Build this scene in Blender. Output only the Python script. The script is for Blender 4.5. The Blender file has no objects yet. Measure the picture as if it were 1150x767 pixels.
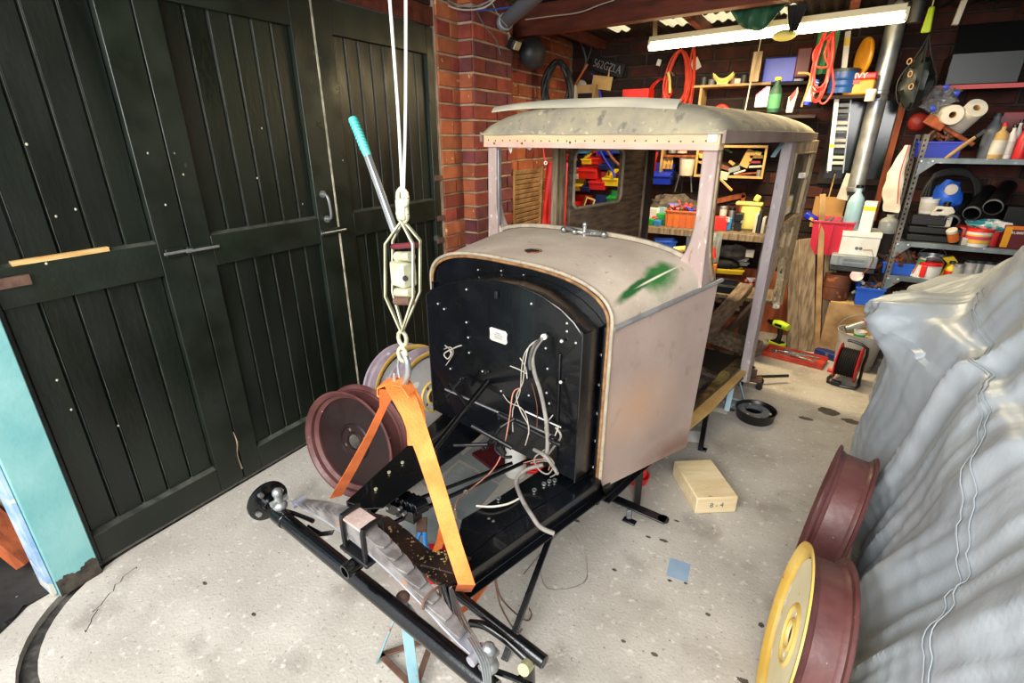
import bpy, bmesh, math, random
from mathutils import Vector, Matrix, noise, Euler
PI = math.pi
R = math.radians
# ------------------------------------------------------------------ camera
FPX, CAMH, PITCH = 567.0, 1.6, R(22)
scn = bpy.context.scene
cam_d = bpy.data.cameras.new('camera')
cam = bpy.data.objects.new('camera', cam_d)
scn.collection.objects.link(cam)
cam_d.sensor_fit = 'HORIZONTAL'
cam_d.sensor_width = 36.0
cam_d.lens = 36.0 * FPX / 1150.0
cam_d.clip_start = 0.02
cam.location = (0, 0, CAMH)
cam.rotation_euler = (R(90) - PITCH, 0, R(30))
scn.camera = cam
# ------------------------------------------------------------------ sky
world = bpy.data.worlds.new('sky')
scn.world = world
world.use_nodes = True
wn = world.node_tree.nodes
wn['Background'].inputs['Color'].default_value = (0.90, 0.95, 1.0, 1)
wn['Background'].inputs['Strength'].default_value = .9

def area(name, loc, target, sx, sy, power, col):
    d = bpy.data.lights.new(name, 'AREA')
    d.shape = 'RECTANGLE'; d.size = sx; d.size_y = sy; d.energy = power; d.color = col
    o = bpy.data.objects.new(name, d)
    scn.collection.objects.link(o)
    o.location = loc
    o.rotation_euler = (Vector(target) - Vector(loc)).to_track_quat('-Z', 'Y').to_euler()
    return o
# daylight coming in through the open garage front behind the camera
area('daylight_opening', (-0.3, -1.5, 2.45), (-0.5, 2.2, 0.3), 3.6, 1.9, 200, (1.0, 0.985, 0.95))
scn.view_settings.view_transform = 'Standard'
scn.view_settings.look = 'None'
scn.view_settings.gamma = 1.0
scn.view_settings.use_curve_mapping = False
scn.view_settings.exposure = 0.62
# ------------------------------------------------------------------ helpers
C = scn.collection
rnd = random.Random(7)
def cray(px, py):
    X = px - 575; yc = 383.5 - py
    F = FPX * math.cos(PITCH) + yc * math.sin(PITCH); Z = yc * math.cos(PITCH) - FPX * math.sin(PITCH)
    return (X * .8660254 - F * .5, X * .5 + F * .8660254, Z)
CARA = R(11.5); CA = math.cos(CARA); SA = math.sin(CARA); CO = (-.984, 1.683)
def at(px, py, X=None, Y=None, Z=None, u=None, v=None):
    """the point of a real plane of the room (or of the car) that the photograph shows at a pixel"""
    d = cray(px, py)
    if Z is not None: t = (Z - CAMH) / d[2]
    elif X is not None: t = X / d[0]
    elif Y is not None: t = Y / d[1]
    else:
        a, b = (CA, -SA) if u is not None else (SA, CA)
        c = (u if u is not None else v) + a * CO[0] + b * CO[1]
        t = c / (a * d[0] + b * d[1])
    return Vector((d[0] * t, d[1] * t, CAMH + d[2] * t))
def mpp(p):
    """metres per pixel at a point"""
    fw = -p[0] * .5 + p[1] * .8660254
    return (fw * math.cos(PITCH) - (p[2] - CAMH) * math.sin(PITCH)) / FPX
def toloc(p):
    x = p[0] - CO[0]; y = p[1] - CO[1]
    return Vector((x * CA - y * SA, x * SA + y * CA, p[2]))
def L(px, py, **k): return toloc(at(px, py, **k))

def lin(h):
    h = h.lstrip('#'); o = []
    for i in (0, 2, 4):
        c = int(h[i:i+2], 16) / 255
        o.append(c / 12.92 if c <= .04045 else ((c + .055) / 1.055) ** 2.4)
    return (*o, 1)
MATS = {}
def mat(name, c, c2=None, rough=.6, metal=0, scale=6, bump=0, bscale=60, sp=None, sps=30, spt=.66, st=(1, 1, 1), rnd_=0, trans=0, alpha=1, emit=0, coat=0, wrough=0, soft=.12, spsoft=.03):
    m = bpy.data.materials.new(name); m.use_nodes = True
    nt = m.node_tree; n = nt.nodes; l = nt.links
    b = n['Principled BSDF']
    b.inputs['Roughness'].default_value = rough; b.inputs['Metallic'].default_value = metal
    if coat: b.inputs['Coat Weight'].default_value = coat
    if trans: b.inputs['Transmission Weight'].default_value = trans
    if alpha < 1: b.inputs['Alpha'].default_value = alpha
    tc = n.new('ShaderNodeTexCoord'); mp = n.new('ShaderNodeMapping'); mp.inputs['Scale'].default_value = st
    l.new(tc.outputs['Object'], mp.inputs['Vector'])
    vec = mp.outputs['Vector']
    if rnd_:
        oi = n.new('ShaderNodeObjectInfo'); mu = n.new('ShaderNodeMath'); mu.operation = 'MULTIPLY'; mu.inputs[1].default_value = 37
        l.new(oi.outputs['Random'], mu.inputs[0]); ad = n.new('ShaderNodeVectorMath'); ad.operation = 'ADD'
        l.new(vec, ad.inputs[0]); l.new(mu.outputs[0], ad.inputs[1]); vec = ad.outputs[0]
    def noise_(sc, det=4):
        t = n.new('ShaderNodeTexNoise'); t.inputs['Scale'].default_value = sc; t.inputs['Detail'].default_value = det
        l.new(vec, t.inputs['Vector']); return t.outputs['Fac']
    def ramp(f, a, bb):
        r = n.new('ShaderNodeMapRange'); r.inputs['From Min'].default_value = a; r.inputs['From Max'].default_value = bb
        l.new(f, r.inputs['Value']); return r.outputs['Result']
    def mix(f, a, bb):
        x = n.new('ShaderNodeMix'); x.data_type = 'RGBA'; l.new(f, x.inputs['Factor'])
        for v, i in ((a, 6), (bb, 7)):
            if isinstance(v, tuple): x.inputs[i].default_value = v
            else: l.new(v, x.inputs[i])
        return x.outputs[2]
    col = lin(c)
    out = None
    if c2: out = mix(ramp(noise_(scale), .5 - soft, .5 + soft), col, lin(c2))
    if rnd_:
        hs = n.new('ShaderNodeHueSaturation'); r1 = ramp(oi.outputs['Random'], 0, 1)
        r1.node.inputs['To Min'].default_value = 1 - rnd_; r1.node.inputs['To Max'].default_value = 1 + rnd_
        if out: l.new(out, hs.inputs['Color'])
        else: hs.inputs['Color'].default_value = col
        l.new(r1, hs.inputs['Value']); out = hs.outputs['Color']
    if sp:
        for k, (spc, ss, tt) in enumerate(sp if isinstance(sp, list) else [(sp, sps, spt)]):
            out = mix(ramp(noise_(ss, 3), tt, tt + spsoft), out or col, lin(spc))
    if out: l.new(out, b.inputs['Base Color'])
    else: b.inputs['Base Color'].default_value = col
    if wrough:
        r = ramp(noise_(scale * 2.3), .3, .7); r.node.inputs['To Min'].default_value = max(.05, rough - wrough); r.node.inputs['To Max'].default_value = min(1, rough + wrough)
        l.new(r, b.inputs['Roughness'])
    if bump:
        bu = n.new('ShaderNodeBump'); bu.inputs['Strength'].default_value = min(1, bump); bu.inputs['Distance'].default_value = .004
        l.new(noise_(bscale, 5), bu.inputs['Height']); l.new(bu.outputs['Normal'], b.inputs['Normal'])
    if emit:
        b.inputs['Emission Color'].default_value = col; b.inputs['Emission Strength'].default_value = emit
    MATS[name] = m
    return m
def stripe(name, c, c2, axis='Z', scale=40, rough=.6, width=.5, **k):
    """flat printed stripes along one axis"""
    m = mat(name, c, rough=rough, **k); nt = m.node_tree; n = nt.nodes; l = nt.links
    b = n['Principled BSDF']; tc = n.new('ShaderNodeTexCoord'); s = n.new('ShaderNodeSeparateXYZ')
    l.new(tc.outputs['Object'], s.inputs[0]); mu = n.new('ShaderNodeMath'); mu.operation = 'MULTIPLY'; mu.inputs[1].default_value = scale
    l.new(s.outputs[axis], mu.inputs[0]); fr = n.new('ShaderNodeMath'); fr.operation = 'FRACT'; l.new(mu.outputs[0], fr.inputs[0])
    g = n.new('ShaderNodeMath'); g.operation = 'GREATER_THAN'; g.inputs[1].default_value = width; l.new(fr.outputs[0], g.inputs[0])
    x = n.new('ShaderNodeMix'); x.data_type = 'RGBA'; x.inputs[6].default_value = lin(c); x.inputs[7].default_value = lin(c2)
    l.new(g.outputs[0], x.inputs['Factor']); l.new(x.outputs[2], b.inputs['Base Color'])
    return m
M = MATS

class MB:
    def __init__(s): s.v = []; s.f = []; s.sm = []
    def add(s, vs, fs, sm=False):
        n = len(s.v); s.v += [tuple(p) for p in vs]; s.f += [tuple(i + n for i in f) for f in fs]; s.sm += [sm] * len(fs); return s
    def box(s, c, d, rot=None, taper=1.0):
        m = rot.to_matrix() if isinstance(rot, Euler) else (rot or Matrix.Identity(3))
        vs = []
        for z in (-.5, .5):
            k = taper if z > 0 else 1
            for x, y in ((-.5, -.5), (.5, -.5), (.5, .5), (-.5, .5)):
                vs.append(Vector(c) + m @ Vector((x * d[0] * k, y * d[1] * k, z * d[2])))
        return s.add(vs, [(3, 2, 1, 0), (4, 5, 6, 7), (0, 1, 5, 4), (1, 2, 6, 5), (2, 3, 7, 6), (3, 0, 4, 7)])
    def b2(s, a, b): 
        return s.box([(a[i] + b[i]) / 2 for i in range(3)], [abs(b[i] - a[i]) for i in range(3)])
    def bar(s, p, q, w, h, up=(0, 0, 1)):
        p = Vector(p); q = Vector(q); d = (q - p); ln = d.length; d.normalize(); up = Vector(up)
        x = d.cross(up)
        if x.length < 1e-4: x = d.cross(Vector((1, 0, 0)))
        x.normalize(); z = x.cross(d)
        m = Matrix((x, d, z)).transposed()
        return s.box((p + q) / 2, (w, ln, h), m)
    def cyl(s, p, q, r, r2=None, n=12, cap=True):
        return s.tube([p, q], [r, r if r2 is None else r2], n, cap, False)
    def tube(s, pts, r, n=8, cap=True, smooth=True, sub=4):
        pts = [Vector(p) for p in pts]
        if smooth and len(pts) > 2:
            o = []; rr = []
            for i in range(len(pts) - 1):
                a = pts[max(i - 1, 0)]; b = pts[i]; c = pts[i + 1]; d = pts[min(i + 2, len(pts) - 1)]
                for k in range(sub):
                    t = k / sub
                    o.append(.5 * ((2 * b) + (-a + c) * t + (2 * a - 5 * b + 4 * c - d) * t * t + (-a + 3 * b - 3 * c + d) * t ** 3))
                    rr.append((r[i] * (1 - t) + r[i + 1] * t) if isinstance(r, (list, tuple)) else r)
            o.append(pts[-1]); rr.append(r[-1] if isinstance(r, (list, tuple)) else r); pts = o; r = rr
        if not isinstance(r, (list, tuple)): r = [r] * len(pts)
        vs = []; fs = []; t0 = (pts[1] - pts[0]).normalized()
        x = t0.cross(Vector((0, 0, 1)))
        if x.length < .05: x = t0.cross(Vector((1, 0, 0)))
        x.normalize()
        for i, p in enumerate(pts):
            t = (pts[min(i + 1, len(pts) - 1)] - pts[max(i - 1, 0)])
            if t.length < 1e-9: t = t0
            t.normalize(); x = x - t * x.dot(t)
            if x.length < 1e-5: x = t.orthogonal()
            x.normalize(); y = t.cross(x)
            for k in range(n):
                a = 2 * PI * k / n; vs.append(p + (x * math.cos(a) + y * math.sin(a)) * r[i])
        for i in range(len(pts) - 1):
            for k in range(n):
                fs.append((i * n + k, i * n + (k + 1) % n, (i + 1) * n + (k + 1) % n, (i + 1) * n + k))
        s.add(vs, fs, True)
        if cap:
            m = len(vs) - n
            s.add(vs[:n], [tuple(range(n))[::-1]]); s.add(vs[m:], [tuple(range(n))])
        return s
    def lathe(s, prof, n=24, c=(0, 0, 0), axis=None, ang=None, close=False):
        """prof of (r, z) turned about z, then z laid along axis"""
        q = Vector((0, 0, 1)).rotation_difference(Vector(axis)).to_matrix() if axis is not None else Matrix.Identity(3)
        vs = []; fs = []; m = len(prof)
        for r, z in prof:
            for k in range(n):
                a = 2 * PI * k / n; vs.append(Vector(c) + q @ Vector((r * math.cos(a), r * math.sin(a), z)))
        for i in range(m if close else m - 1):
            j = (i + 1) % m
            for k in range(n): fs.append((i * n + k, i * n + (k + 1) % n, j * n + (k + 1) % n, j * n + k))
        return s.add(vs, fs, True)
    def prism(s, poly, p0, ax, ay, depth):
        """polygon (x,y) in the plane of ax, ay through p0, pushed by the vector depth"""
        p0 = Vector(p0); ax = Vector(ax); ay = Vector(ay); depth = Vector(depth); n = len(poly)
        a = [p0 + ax * x + ay * y for x, y in poly]; b = [p + depth for p in a]
        return s.add(a + b, [tuple(range(n))[::-1], tuple(range(n, 2 * n))] + [(i, (i + 1) % n, n + (i + 1) % n, n + i) for i in range(n)])
    def plate(s, outer, holes, p0, ax, ay, depth):
        """a plate with real holes through it"""
        bm = bmesh.new(); loops = []
        for lp in [outer] + holes:
            vs = [bm.verts.new((x, y, 0)) for x, y in lp]; loops.append(vs)
            for i in range(len(vs)): bm.edges.new((vs[i], vs[(i + 1) % len(vs)]))
        bmesh.ops.triangle_fill(bm, edges=bm.edges[:], use_beauty=True, use_dissolve=False)
        bm.verts.index_update()
        p0 = Vector(p0); ax = Vector(ax); ay = Vector(ay); depth = Vector(depth)
        base = [p0 + ax * v.co.x + ay * v.co.y for v in bm.verts]; n = len(base)
        fs = [tuple(v.index for v in f.verts) for f in bm.faces]
        all_f = [f[::-1] for f in fs] + [tuple(i + n for i in f) for f in fs]
        for lp in loops:
            ids = [v.index for v in lp]
            all_f += [(ids[i], ids[(i + 1) % len(ids)], ids[(i + 1) % len(ids)] + n, ids[i] + n) for i in range(len(ids))]
        bm.free()
        return s.add(base + [p + depth for p in base], all_f)
    def grid(s, fn, nu, nv, thick=None, sm=True):
        vs = [Vector(fn(i / nu, j / nv)) for j in range(nv + 1) for i in range(nu + 1)]
        fs = [(j * (nu + 1) + i, j * (nu + 1) + i + 1, (j + 1) * (nu + 1) + i + 1, (j + 1) * (nu + 1) + i) for j in range(nv) for i in range(nu)]
        if thick:
            t = Vector(thick); n = len(vs); vs2 = [p + t for p in vs]
            fs2 = [tuple(i + n for i in f[::-1]) for f in fs]
            rim = [i for i in range(nu + 1)] + [j * (nu + 1) + nu for j in range(1, nv + 1)] + [nv * (nu + 1) + i for i in range(nu - 1, -1, -1)] + [j * (nu + 1) for j in range(nv - 1, 0, -1)]
            m = len(rim); sd = [(rim[k], rim[(k + 1) % m], rim[(k + 1) % m] + n, rim[k] + n) for k in range(m)]
            return s.add(vs + vs2, fs + fs2 + sd, sm)
        return s.add(vs, fs, sm)
    def ribbon(s, pts, sides, w, t):
        """a flat strap: centre line pts, width directions sides"""
        vs = []; fs = []; n = len(pts)
        for i in range(n):
            p = Vector(pts[i]); sd = Vector(sides[i] if isinstance(sides, list) else sides).normalized()
            tg = (Vector(pts[min(i + 1, n - 1)]) - Vector(pts[max(i - 1, 0)])).normalized(); nn = sd.cross(tg).normalized() * t / 2
            ww = (w[i] if isinstance(w, list) else w) / 2
            vs += [p - sd * ww - nn, p + sd * ww - nn, p + sd * ww + nn, p - sd * ww + nn]
        for i in range(n - 1):
            for k in range(4): fs.append((i * 4 + k, i * 4 + (k + 1) % 4, i * 4 + 4 + (k + 1) % 4, i * 4 + 4 + k))
        fs += [(3, 2, 1, 0), tuple(range(n * 4 - 4, n * 4))]
        return s.add(vs, fs)
    def ball(s, c, r, n=12, m=8, sq=(1, 1, 1), lump=0, ls=8, rot=None):
        q = rot.to_matrix() if rot else Matrix.Identity(3)
        vs = [];
        for j in range(m + 1):
            a = PI * j / m
            for i in range(n):
                b = 2 * PI * i / n
                d = Vector((math.sin(a) * math.cos(b), math.sin(a) * math.sin(b), math.cos(a)))
                k = r * (1 + (lump * noise.noise(d * ls * .3 + Vector(c) * 9) if lump else 0))
                vs.append(Vector(c) + q @ Vector((d.x * sq[0] * k, d.y * sq[1] * k, d.z * sq[2] * k)))
        fs = [(j * n + i, (j + 1) * n + i, (j + 1) * n + (i + 1) % n, j * n + (i + 1) % n) for j in range(m) for i in range(n)]
        return s.add(vs, fs, True)
    def mesh(s, name, m):
        me = bpy.data.meshes.new(name); me.from_pydata(s.v, [], s.f)
        me.polygons.foreach_set('use_smooth', s.sm)
        if m: me.materials.append(M[m] if isinstance(m, str) else m)
        bm = bmesh.new(); bm.from_mesh(me); bmesh.ops.remove_doubles(bm, verts=bm.verts, dist=1e-5); bmesh.ops.recalc_face_normals(bm, faces=bm.faces); bm.to_mesh(me); bm.free()
        me.set_sharp_from_angle(angle=R(38))
        return me
def obj(name, mb, m, parent=None, bev=0, world=False, label=None, seg=2):
    me = mb.mesh(name, m) if isinstance(mb, MB) else mb
    if world and parent is not None:
        p = parent; mt = Matrix.Identity(4)
        while p is not None: mt = p.matrix_basis @ mt; p = p.parent
        me.transform(mt.inverted())
    o = bpy.data.objects.new(name, me); C.objects.link(o)
    if parent is not None: o.parent = parent
    if bev:
        b = o.modifiers.new('bevel', 'BEVEL'); b.width = bev; b.segments = seg; b.limit_method = 'ANGLE'; b.angle_limit = R(40); b.harden_normals = False
    if label: o['label'] = label
    return o
def thing(name, label, cat, loc=(0, 0, 0), rz=0, group=None, rx=0, ry=0):
    o = bpy.data.objects.new(name, None); C.objects.link(o); o.empty_display_size = .05
    o.location = loc; o.rotation_euler = (rx, ry, rz); o['label'] = label; o['category'] = cat
    if group: o['group'] = group
    return o
def solo(name, mb, m, label, cat, loc=(0, 0, 0), rz=0, group=None, bev=0, rx=0, ry=0):
    o = obj(name, mb, m, bev=bev); o['label'] = label; o['category'] = cat
    o.location = loc; o.rotation_euler = (rx, ry, rz)
    if group: o['group'] = group
    return o
def struct(name, mb, m, parent=None, bev=0):
    o = obj(name, mb, m, parent, bev)
    if parent is None: o['kind'] = 'structure'
    return o
def clone(o, parent=None, loc=None, rz=None):
    c = o.copy(); C.objects.link(c)
    if parent is not None: c.parent = parent
    if loc is not None: c.location = loc
    if rz is not None: c.rotation_euler[2] = rz
    for ch in list(o.children): clone(ch, c)
    return c
def text(name, s, size, m, parent, loc, rot, depth=.0006, world=False, align='CENTER'):
    cu = bpy.data.curves.new(name, 'FONT'); cu.body = s; cu.size = size; cu.extrude = depth; cu.align_x = align; cu.align_y = 'CENTER'
    t = bpy.data.objects.new('tmp', cu); C.objects.link(t)
    dg = bpy.context.evaluated_depsgraph_get(); me = bpy.data.meshes.new_from_object(t.evaluated_get(dg)); bpy.data.objects.remove(t)
    me.materials.clear(); me.materials.append(M[m]); me.name = name
    o = bpy.data.objects.new(name, me); C.objects.link(o); o.parent = parent; o.location = loc; o.rotation_euler = rot
    return o
def circ(cx, cy, r, n=14): return [(cx + r * math.cos(2 * PI * i / n), cy + r * math.sin(2 * PI * i / n)) for i in range(n)]

# ------------------------------------------------------------------ materials
mat('concrete', '#9f988e', '#b9b3a9', rough=.85, scale=3.2, bump=.55, bscale=95, sp=[('#918a80', 3.5, .56), ('#c9c4bb', 34, .60), ('#736d64', 75, .62), ('#3a3733', 90, .68)], soft=.2, spsoft=.14)
mat('soil', '#14110f', '#3a3632', rough=.95, scale=3, bump=1, bscale=30, sp=[('#77726c', 40, .70)])
mat('groove_dirt', '#25221f', '#4d4842', rough=.95, scale=20, bump=1, bscale=60)
mat('mortar', '#b09a80', '#8a7660', rough=.95, scale=8, bump=1, bscale=70)
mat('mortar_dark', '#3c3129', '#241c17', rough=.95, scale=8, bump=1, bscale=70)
mat('brick_orange', '#a9613c', '#954e30', rough=.9, scale=9, bump=.8, bscale=80, rnd_=.3, sp=[('#c99a6c', 22, .66)])
mat('brick_red', '#8e4030', '#743026', rough=.9, scale=9, bump=.8, bscale=80, rnd_=.35)
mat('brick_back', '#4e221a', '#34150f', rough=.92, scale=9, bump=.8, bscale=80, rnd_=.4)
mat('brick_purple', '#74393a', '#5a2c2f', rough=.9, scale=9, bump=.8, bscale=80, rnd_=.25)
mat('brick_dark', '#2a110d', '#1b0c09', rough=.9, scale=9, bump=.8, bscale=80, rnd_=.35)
mat('green_paint', '#0f160f', '#1a2219', rough=.42, scale=3, bump=.25, bscale=50, wrough=.15, sp=[('#3e4a40', 7, .73), ('#8f8f80', 34, .775)])
mat('green_board', '#0b110b', '#141c14', rough=.40, scale=2.5, bump=.3, bscale=60, wrough=.14, st=(1, 1, .35), rnd_=.25, sp=[('#8f8f80', 30, .78)])
mat('rail_dust', '#45473d', '#262a23', rough=.9, scale=14)
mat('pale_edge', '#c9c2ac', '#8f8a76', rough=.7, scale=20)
mat('teal_paint', '#6ba5a6', '#82b3b2', rough=.6, scale=5, bump=.3, bscale=40, sp=[('#3d3f3a', 10, .72)])
mat('blue_edge', '#7f9fc4', '#a9bdd0', rough=.6, scale=12, sp=[('#c9c4b8', 14, .6)])
mat('rotten_wood', '#4c453c', '#26211d', rough=.95, scale=20, bump=1, bscale=50)
mat('pale_wood', '#d8b67a', '#c49a5c', rough=.7, scale=9, st=(1, 1, 6), bump=.3)
mat('block_wood', '#dcc9a4', '#d0b98e', rough=.75, scale=5, st=(6, 1, 6), bump=.4, sp=[('#a5855a', 7, .70)])
mat('old_wood', '#9a876c', '#6d5a45', rough=.85, scale=9, st=(5, 5, .7), bump=.8, bscale=60, rnd_=.15)
mat('dark_wood', '#2e1a10', '#1b0f09', rough=.8, scale=6, bump=.5)
mat('beam_wood', '#6b2f19', '#4a1f11', rough=.75, scale=5, st=(.5, 4, 4), bump=.5)
mat('orange_wood', '#a9552a', '#7d3a1b', rough=.75, scale=6, st=(4, 4, .8), bump=.4)
mat('shelf_wood', '#b79466', '#8a6a44', rough=.8, scale=7)
mat('timber', '#76634f', '#4f3f31', rough=.8, scale=8, st=(5, .8, 5), bump=.6)
mat('flaky_wood', '#b8a07c', '#937a5a', rough=.85, scale=16, bump=.8, bscale=70, st=(1, 1, .4), sp=[('#cbbfa9', 70, .58), ('#4a3729', 50, .62)], spsoft=.08)
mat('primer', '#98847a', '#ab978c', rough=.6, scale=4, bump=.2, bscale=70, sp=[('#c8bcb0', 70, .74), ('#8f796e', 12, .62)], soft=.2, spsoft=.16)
mat('primer_top', '#c9bba9', '#ab9b8a', rough=.6, scale=5, bump=.3, bscale=60, sp=[('#93816f', 26, .66), ('#ddd2c2', 60, .68)], soft=.22, spsoft=.12)  # paler copy of primer: skylight on the scuttle top put into the colour
mat('lilac_primer', '#988b8c', '#ada2a1', rough=.65, scale=9, bump=.3, st=(1, 1, .3), sp=[('#c9bfb8', 70, .64), ('#75665c', 60, .64)], spsoft=.1)
mat('pink_primer', '#b39f97', '#9d8880', rough=.7, scale=9, bump=.4, st=(1, 1, .35), sp=[('#dccabc', 50, .62), ('#8f6f5c', 60, .64)], spsoft=.1)
mat('header_pink', '#cfab9a', '#bf9c8c', rough=.7, scale=8, bump=.3)
mat('header_wood', '#d2b88e', '#c9a688', rough=.75, scale=4, st=(1, 1, 6), bump=.3, sp=[('#a07a5c', 30, .73)])
mat('roof_cloth', '#857e70', '#aa9f80', rough=.85, scale=9, bump=1, bscale=25, st=(1, .5, 1), sp=[('#736d62', 18, .58), ('#c2b894', 30, .62)], soft=.2, spsoft=.12)
mat('roof_rail', '#775f58', '#8d7a70', rough=.7, scale=4)
mat('bead', '#918879', '#a99c87', rough=.5, scale=30, sp=[('#8e6c48', 60, .60)], spsoft=.1)
mat('bead_rust', '#9a7146', '#6e4a2c', rough=.7, scale=30)
mat('bolt_bright', '#d0d0cc', rough=.35, metal=.25)
mat('steel_strip', '#8b8b8c', '#a0a0a0', rough=.4, metal=.5, scale=12)
mat('black_gloss', '#050607', '#0b0d12', rough=.24, scale=4, wrough=.09, coat=.3, bump=.12, bscale=90, sp=[('#6a655e', 70, .765)])
mat('black_satin', '#0b0b0d', '#121215', rough=.4, scale=5, wrough=.1)
mat('black_rubber', '#101010', rough=.6)
mat('black_inside', '#060708', '#1a1d1c', rough=.5, scale=3)
mat('brown_rim', '#4f2a29', '#623a37', rough=.5, scale=8, wrough=.15, bump=.25, sp=[('#b9aea8', 60, .735)])
mat('brown_disc', '#1a0908', '#260f0d', rough=.5, scale=4, wrough=.1)
mat('grey_disc', '#b9b6b2', '#a3a09e', rough=.6, scale=5, sp=[('#d9d6d0', 9, .6), ('#b98a3a', 8, .72)])
mat('cream_disc', '#ece0b8', '#dfcf9f', rough=.55, scale=5, sp=[('#a9693c', 20, .69), ('#f6f2e6', 7, .6)])
mat('yellow_paint', '#dfc06c', '#cfa648', rough=.5, scale=7, sp=[('#8a5420', 14, .7)])
mat('lilac_rim', '#82707a', '#9c8e96', rough=.5, scale=9, sp=[('#c8c2c6', 14, .62)])
mat('galv', '#b4b6b4', '#94989a', rough=.38, metal=.7, scale=9, wrough=.1)
mat('bright_steel', '#c5c5c3', '#9c9c9a', rough=.3, metal=.85, scale=12)
mat('winch_steel', '#c9c7a8', '#9c9a80', rough=.45, metal=.35, scale=14)
mat('zinc_yellow', '#b9b58e', '#d5d0b0', rough=.4, metal=.4, scale=10)
mat('rust_steel', '#5c4438', '#74584a', rough=.6, metal=.3, scale=16, bump=.4)
mat('leaf_steel', '#817d7b', '#5a5553', rough=.5, metal=.15, scale=18, bump=.4, sp=[('#8c6a55', 20, .66)])
mat('leaf_edge', '#a9a9b2', '#86868f', rough=.4, metal=.5, scale=14)
mat('scuffed_brown', '#35231b', '#1a1210', rough=.5, scale=10, sp=[('#a58a5a', 75, .62)])
mat('teal_grip', '#2f9c98', '#58b4ac', rough=.45, scale=10)
mat('orange_strap', '#e8863e', '#d8702c', rough=.8, scale=12, bump=.5, bscale=160)
mat('orange_strap_dark', '#c9672c', '#b5551f', rough=.85, scale=12, bump=.5, bscale=160)
mat('white_rope', '#cfcfca', rough=.6)
mat('grey_cable', '#746f69', '#918b83', rough=.6, scale=20)
mat('dark_cable', '#4c4a48', rough=.6)
mat('cream_cable', '#b0a79b', rough=.6)
mat('copper_pink', '#cf8f7a', '#b9705c', rough=.5, scale=20)
mat('red_plastic', '#c91f22', rough=.4); mat('red_bright', '#e02a1e', '#c41d16', rough=.45, scale=9)
mat('crimson_plastic', '#c0203a', rough=.35, coat=.2)
mat('blue_plastic', '#2059c9', '#2b66d5', rough=.4, scale=8); mat('deep_blue', '#152fb0', rough=.4); mat('navy', '#162a66', rough=.5)
mat('sky_blue', '#2f7fc4', rough=.5); mat('pale_blue', '#8fb4c4', '#a9c8d4', rough=.35, scale=8)
mat('yellow_plastic', '#e5c21e', rough=.45); mat('yellow_pale', '#dcd27e', '#c9bc62', rough=.6, scale=9); mat('lime', '#b6d324', rough=.45); mat('orange_plastic', '#d8742a', '#c9622a', rough=.5, scale=7)
mat('green_plastic', '#1f9a3a', rough=.45); mat('dark_green', '#183c2c', '#20503a', rough=.6, scale=8); mat('mid_green', '#3f7a55', rough=.7)
mat('white_plastic', '#e3e3df', '#d2d2cc', rough=.4, scale=9); mat('off_white', '#d5cfc2', '#bdb5a6', rough=.6, scale=9)
mat('grimy_white', '#c4c0ba', '#a9a49c', rough=.6, scale=7, sp=[('#6e6a64', 14, .68)])
mat('grey_plastic', '#7f868c', '#8b9297', rough=.4, scale=8); mat('mid_grey', '#5b6066', rough=.5); mat('dark_grey', '#2b2d30', '#222426', rough=.5, scale=7)
mat('black_plastic', '#0e0f11', rough=.35); mat('black_matte', '#0a0908', rough=.8)
mat('cardboard', '#b58a4e', '#a67c44', rough=.85, scale=7); mat('tan', '#c9a66a', '#b89256', rough=.8, scale=8)
mat('paper', '#e2e0da', rough=.8); mat('tissue', '#e6e0d2', '#d8d0c0', rough=.9, scale=12)
mat('clear_film', '#dfe6ee', rough=.12, trans=.75, alpha=.5)
mat('milky', '#c9ccc4', rough=.3, trans=.35, alpha=.85)
mat('slate_card', '#7c93a8', '#869cb0', rough=.7, scale=9)
mat('maroon', '#5a1a24', rough=.5); mat('maroon_glass', '#6a2028', '#8a3038', rough=.35, scale=9)
mat('stain_green', '#2c5a28', '#3c6a34', rough=.5, scale=9)
mat('window_dark', '#0a1210', '#101c18', rough=.12, scale=3)
mat('glass', '#dfe8e8', rough=.05, trans=1, alpha=.25)
mat('leather', '#8a4a30', '#74402c', rough=.6, scale=9)
mat('shelf_steel', '#7f8a90', '#5f686c', rough=.5, metal=.3, scale=10, sp=[('#7a4a30', 14, .68), ('#c4ccd0', 24, .68)])
mat('perf_steel', '#6f6a64', '#55504a', rough=.6, metal=.2, scale=12)
mat('rust_tin', '#6d3b24', '#4f2a1b', rough=.7, scale=8, sp=[('#9a5a34', 12, .6)])
mat('junk', '#6d6258', '#3d3630', rough=.8, scale=12)
mat('corrugated', '#2c2118', '#1b130d', rough=.8, scale=5)
mat('lamp_body', '#cfc4a0', rough=.5)
mat('blue_glass', '#244a8a', rough=.3)

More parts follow.
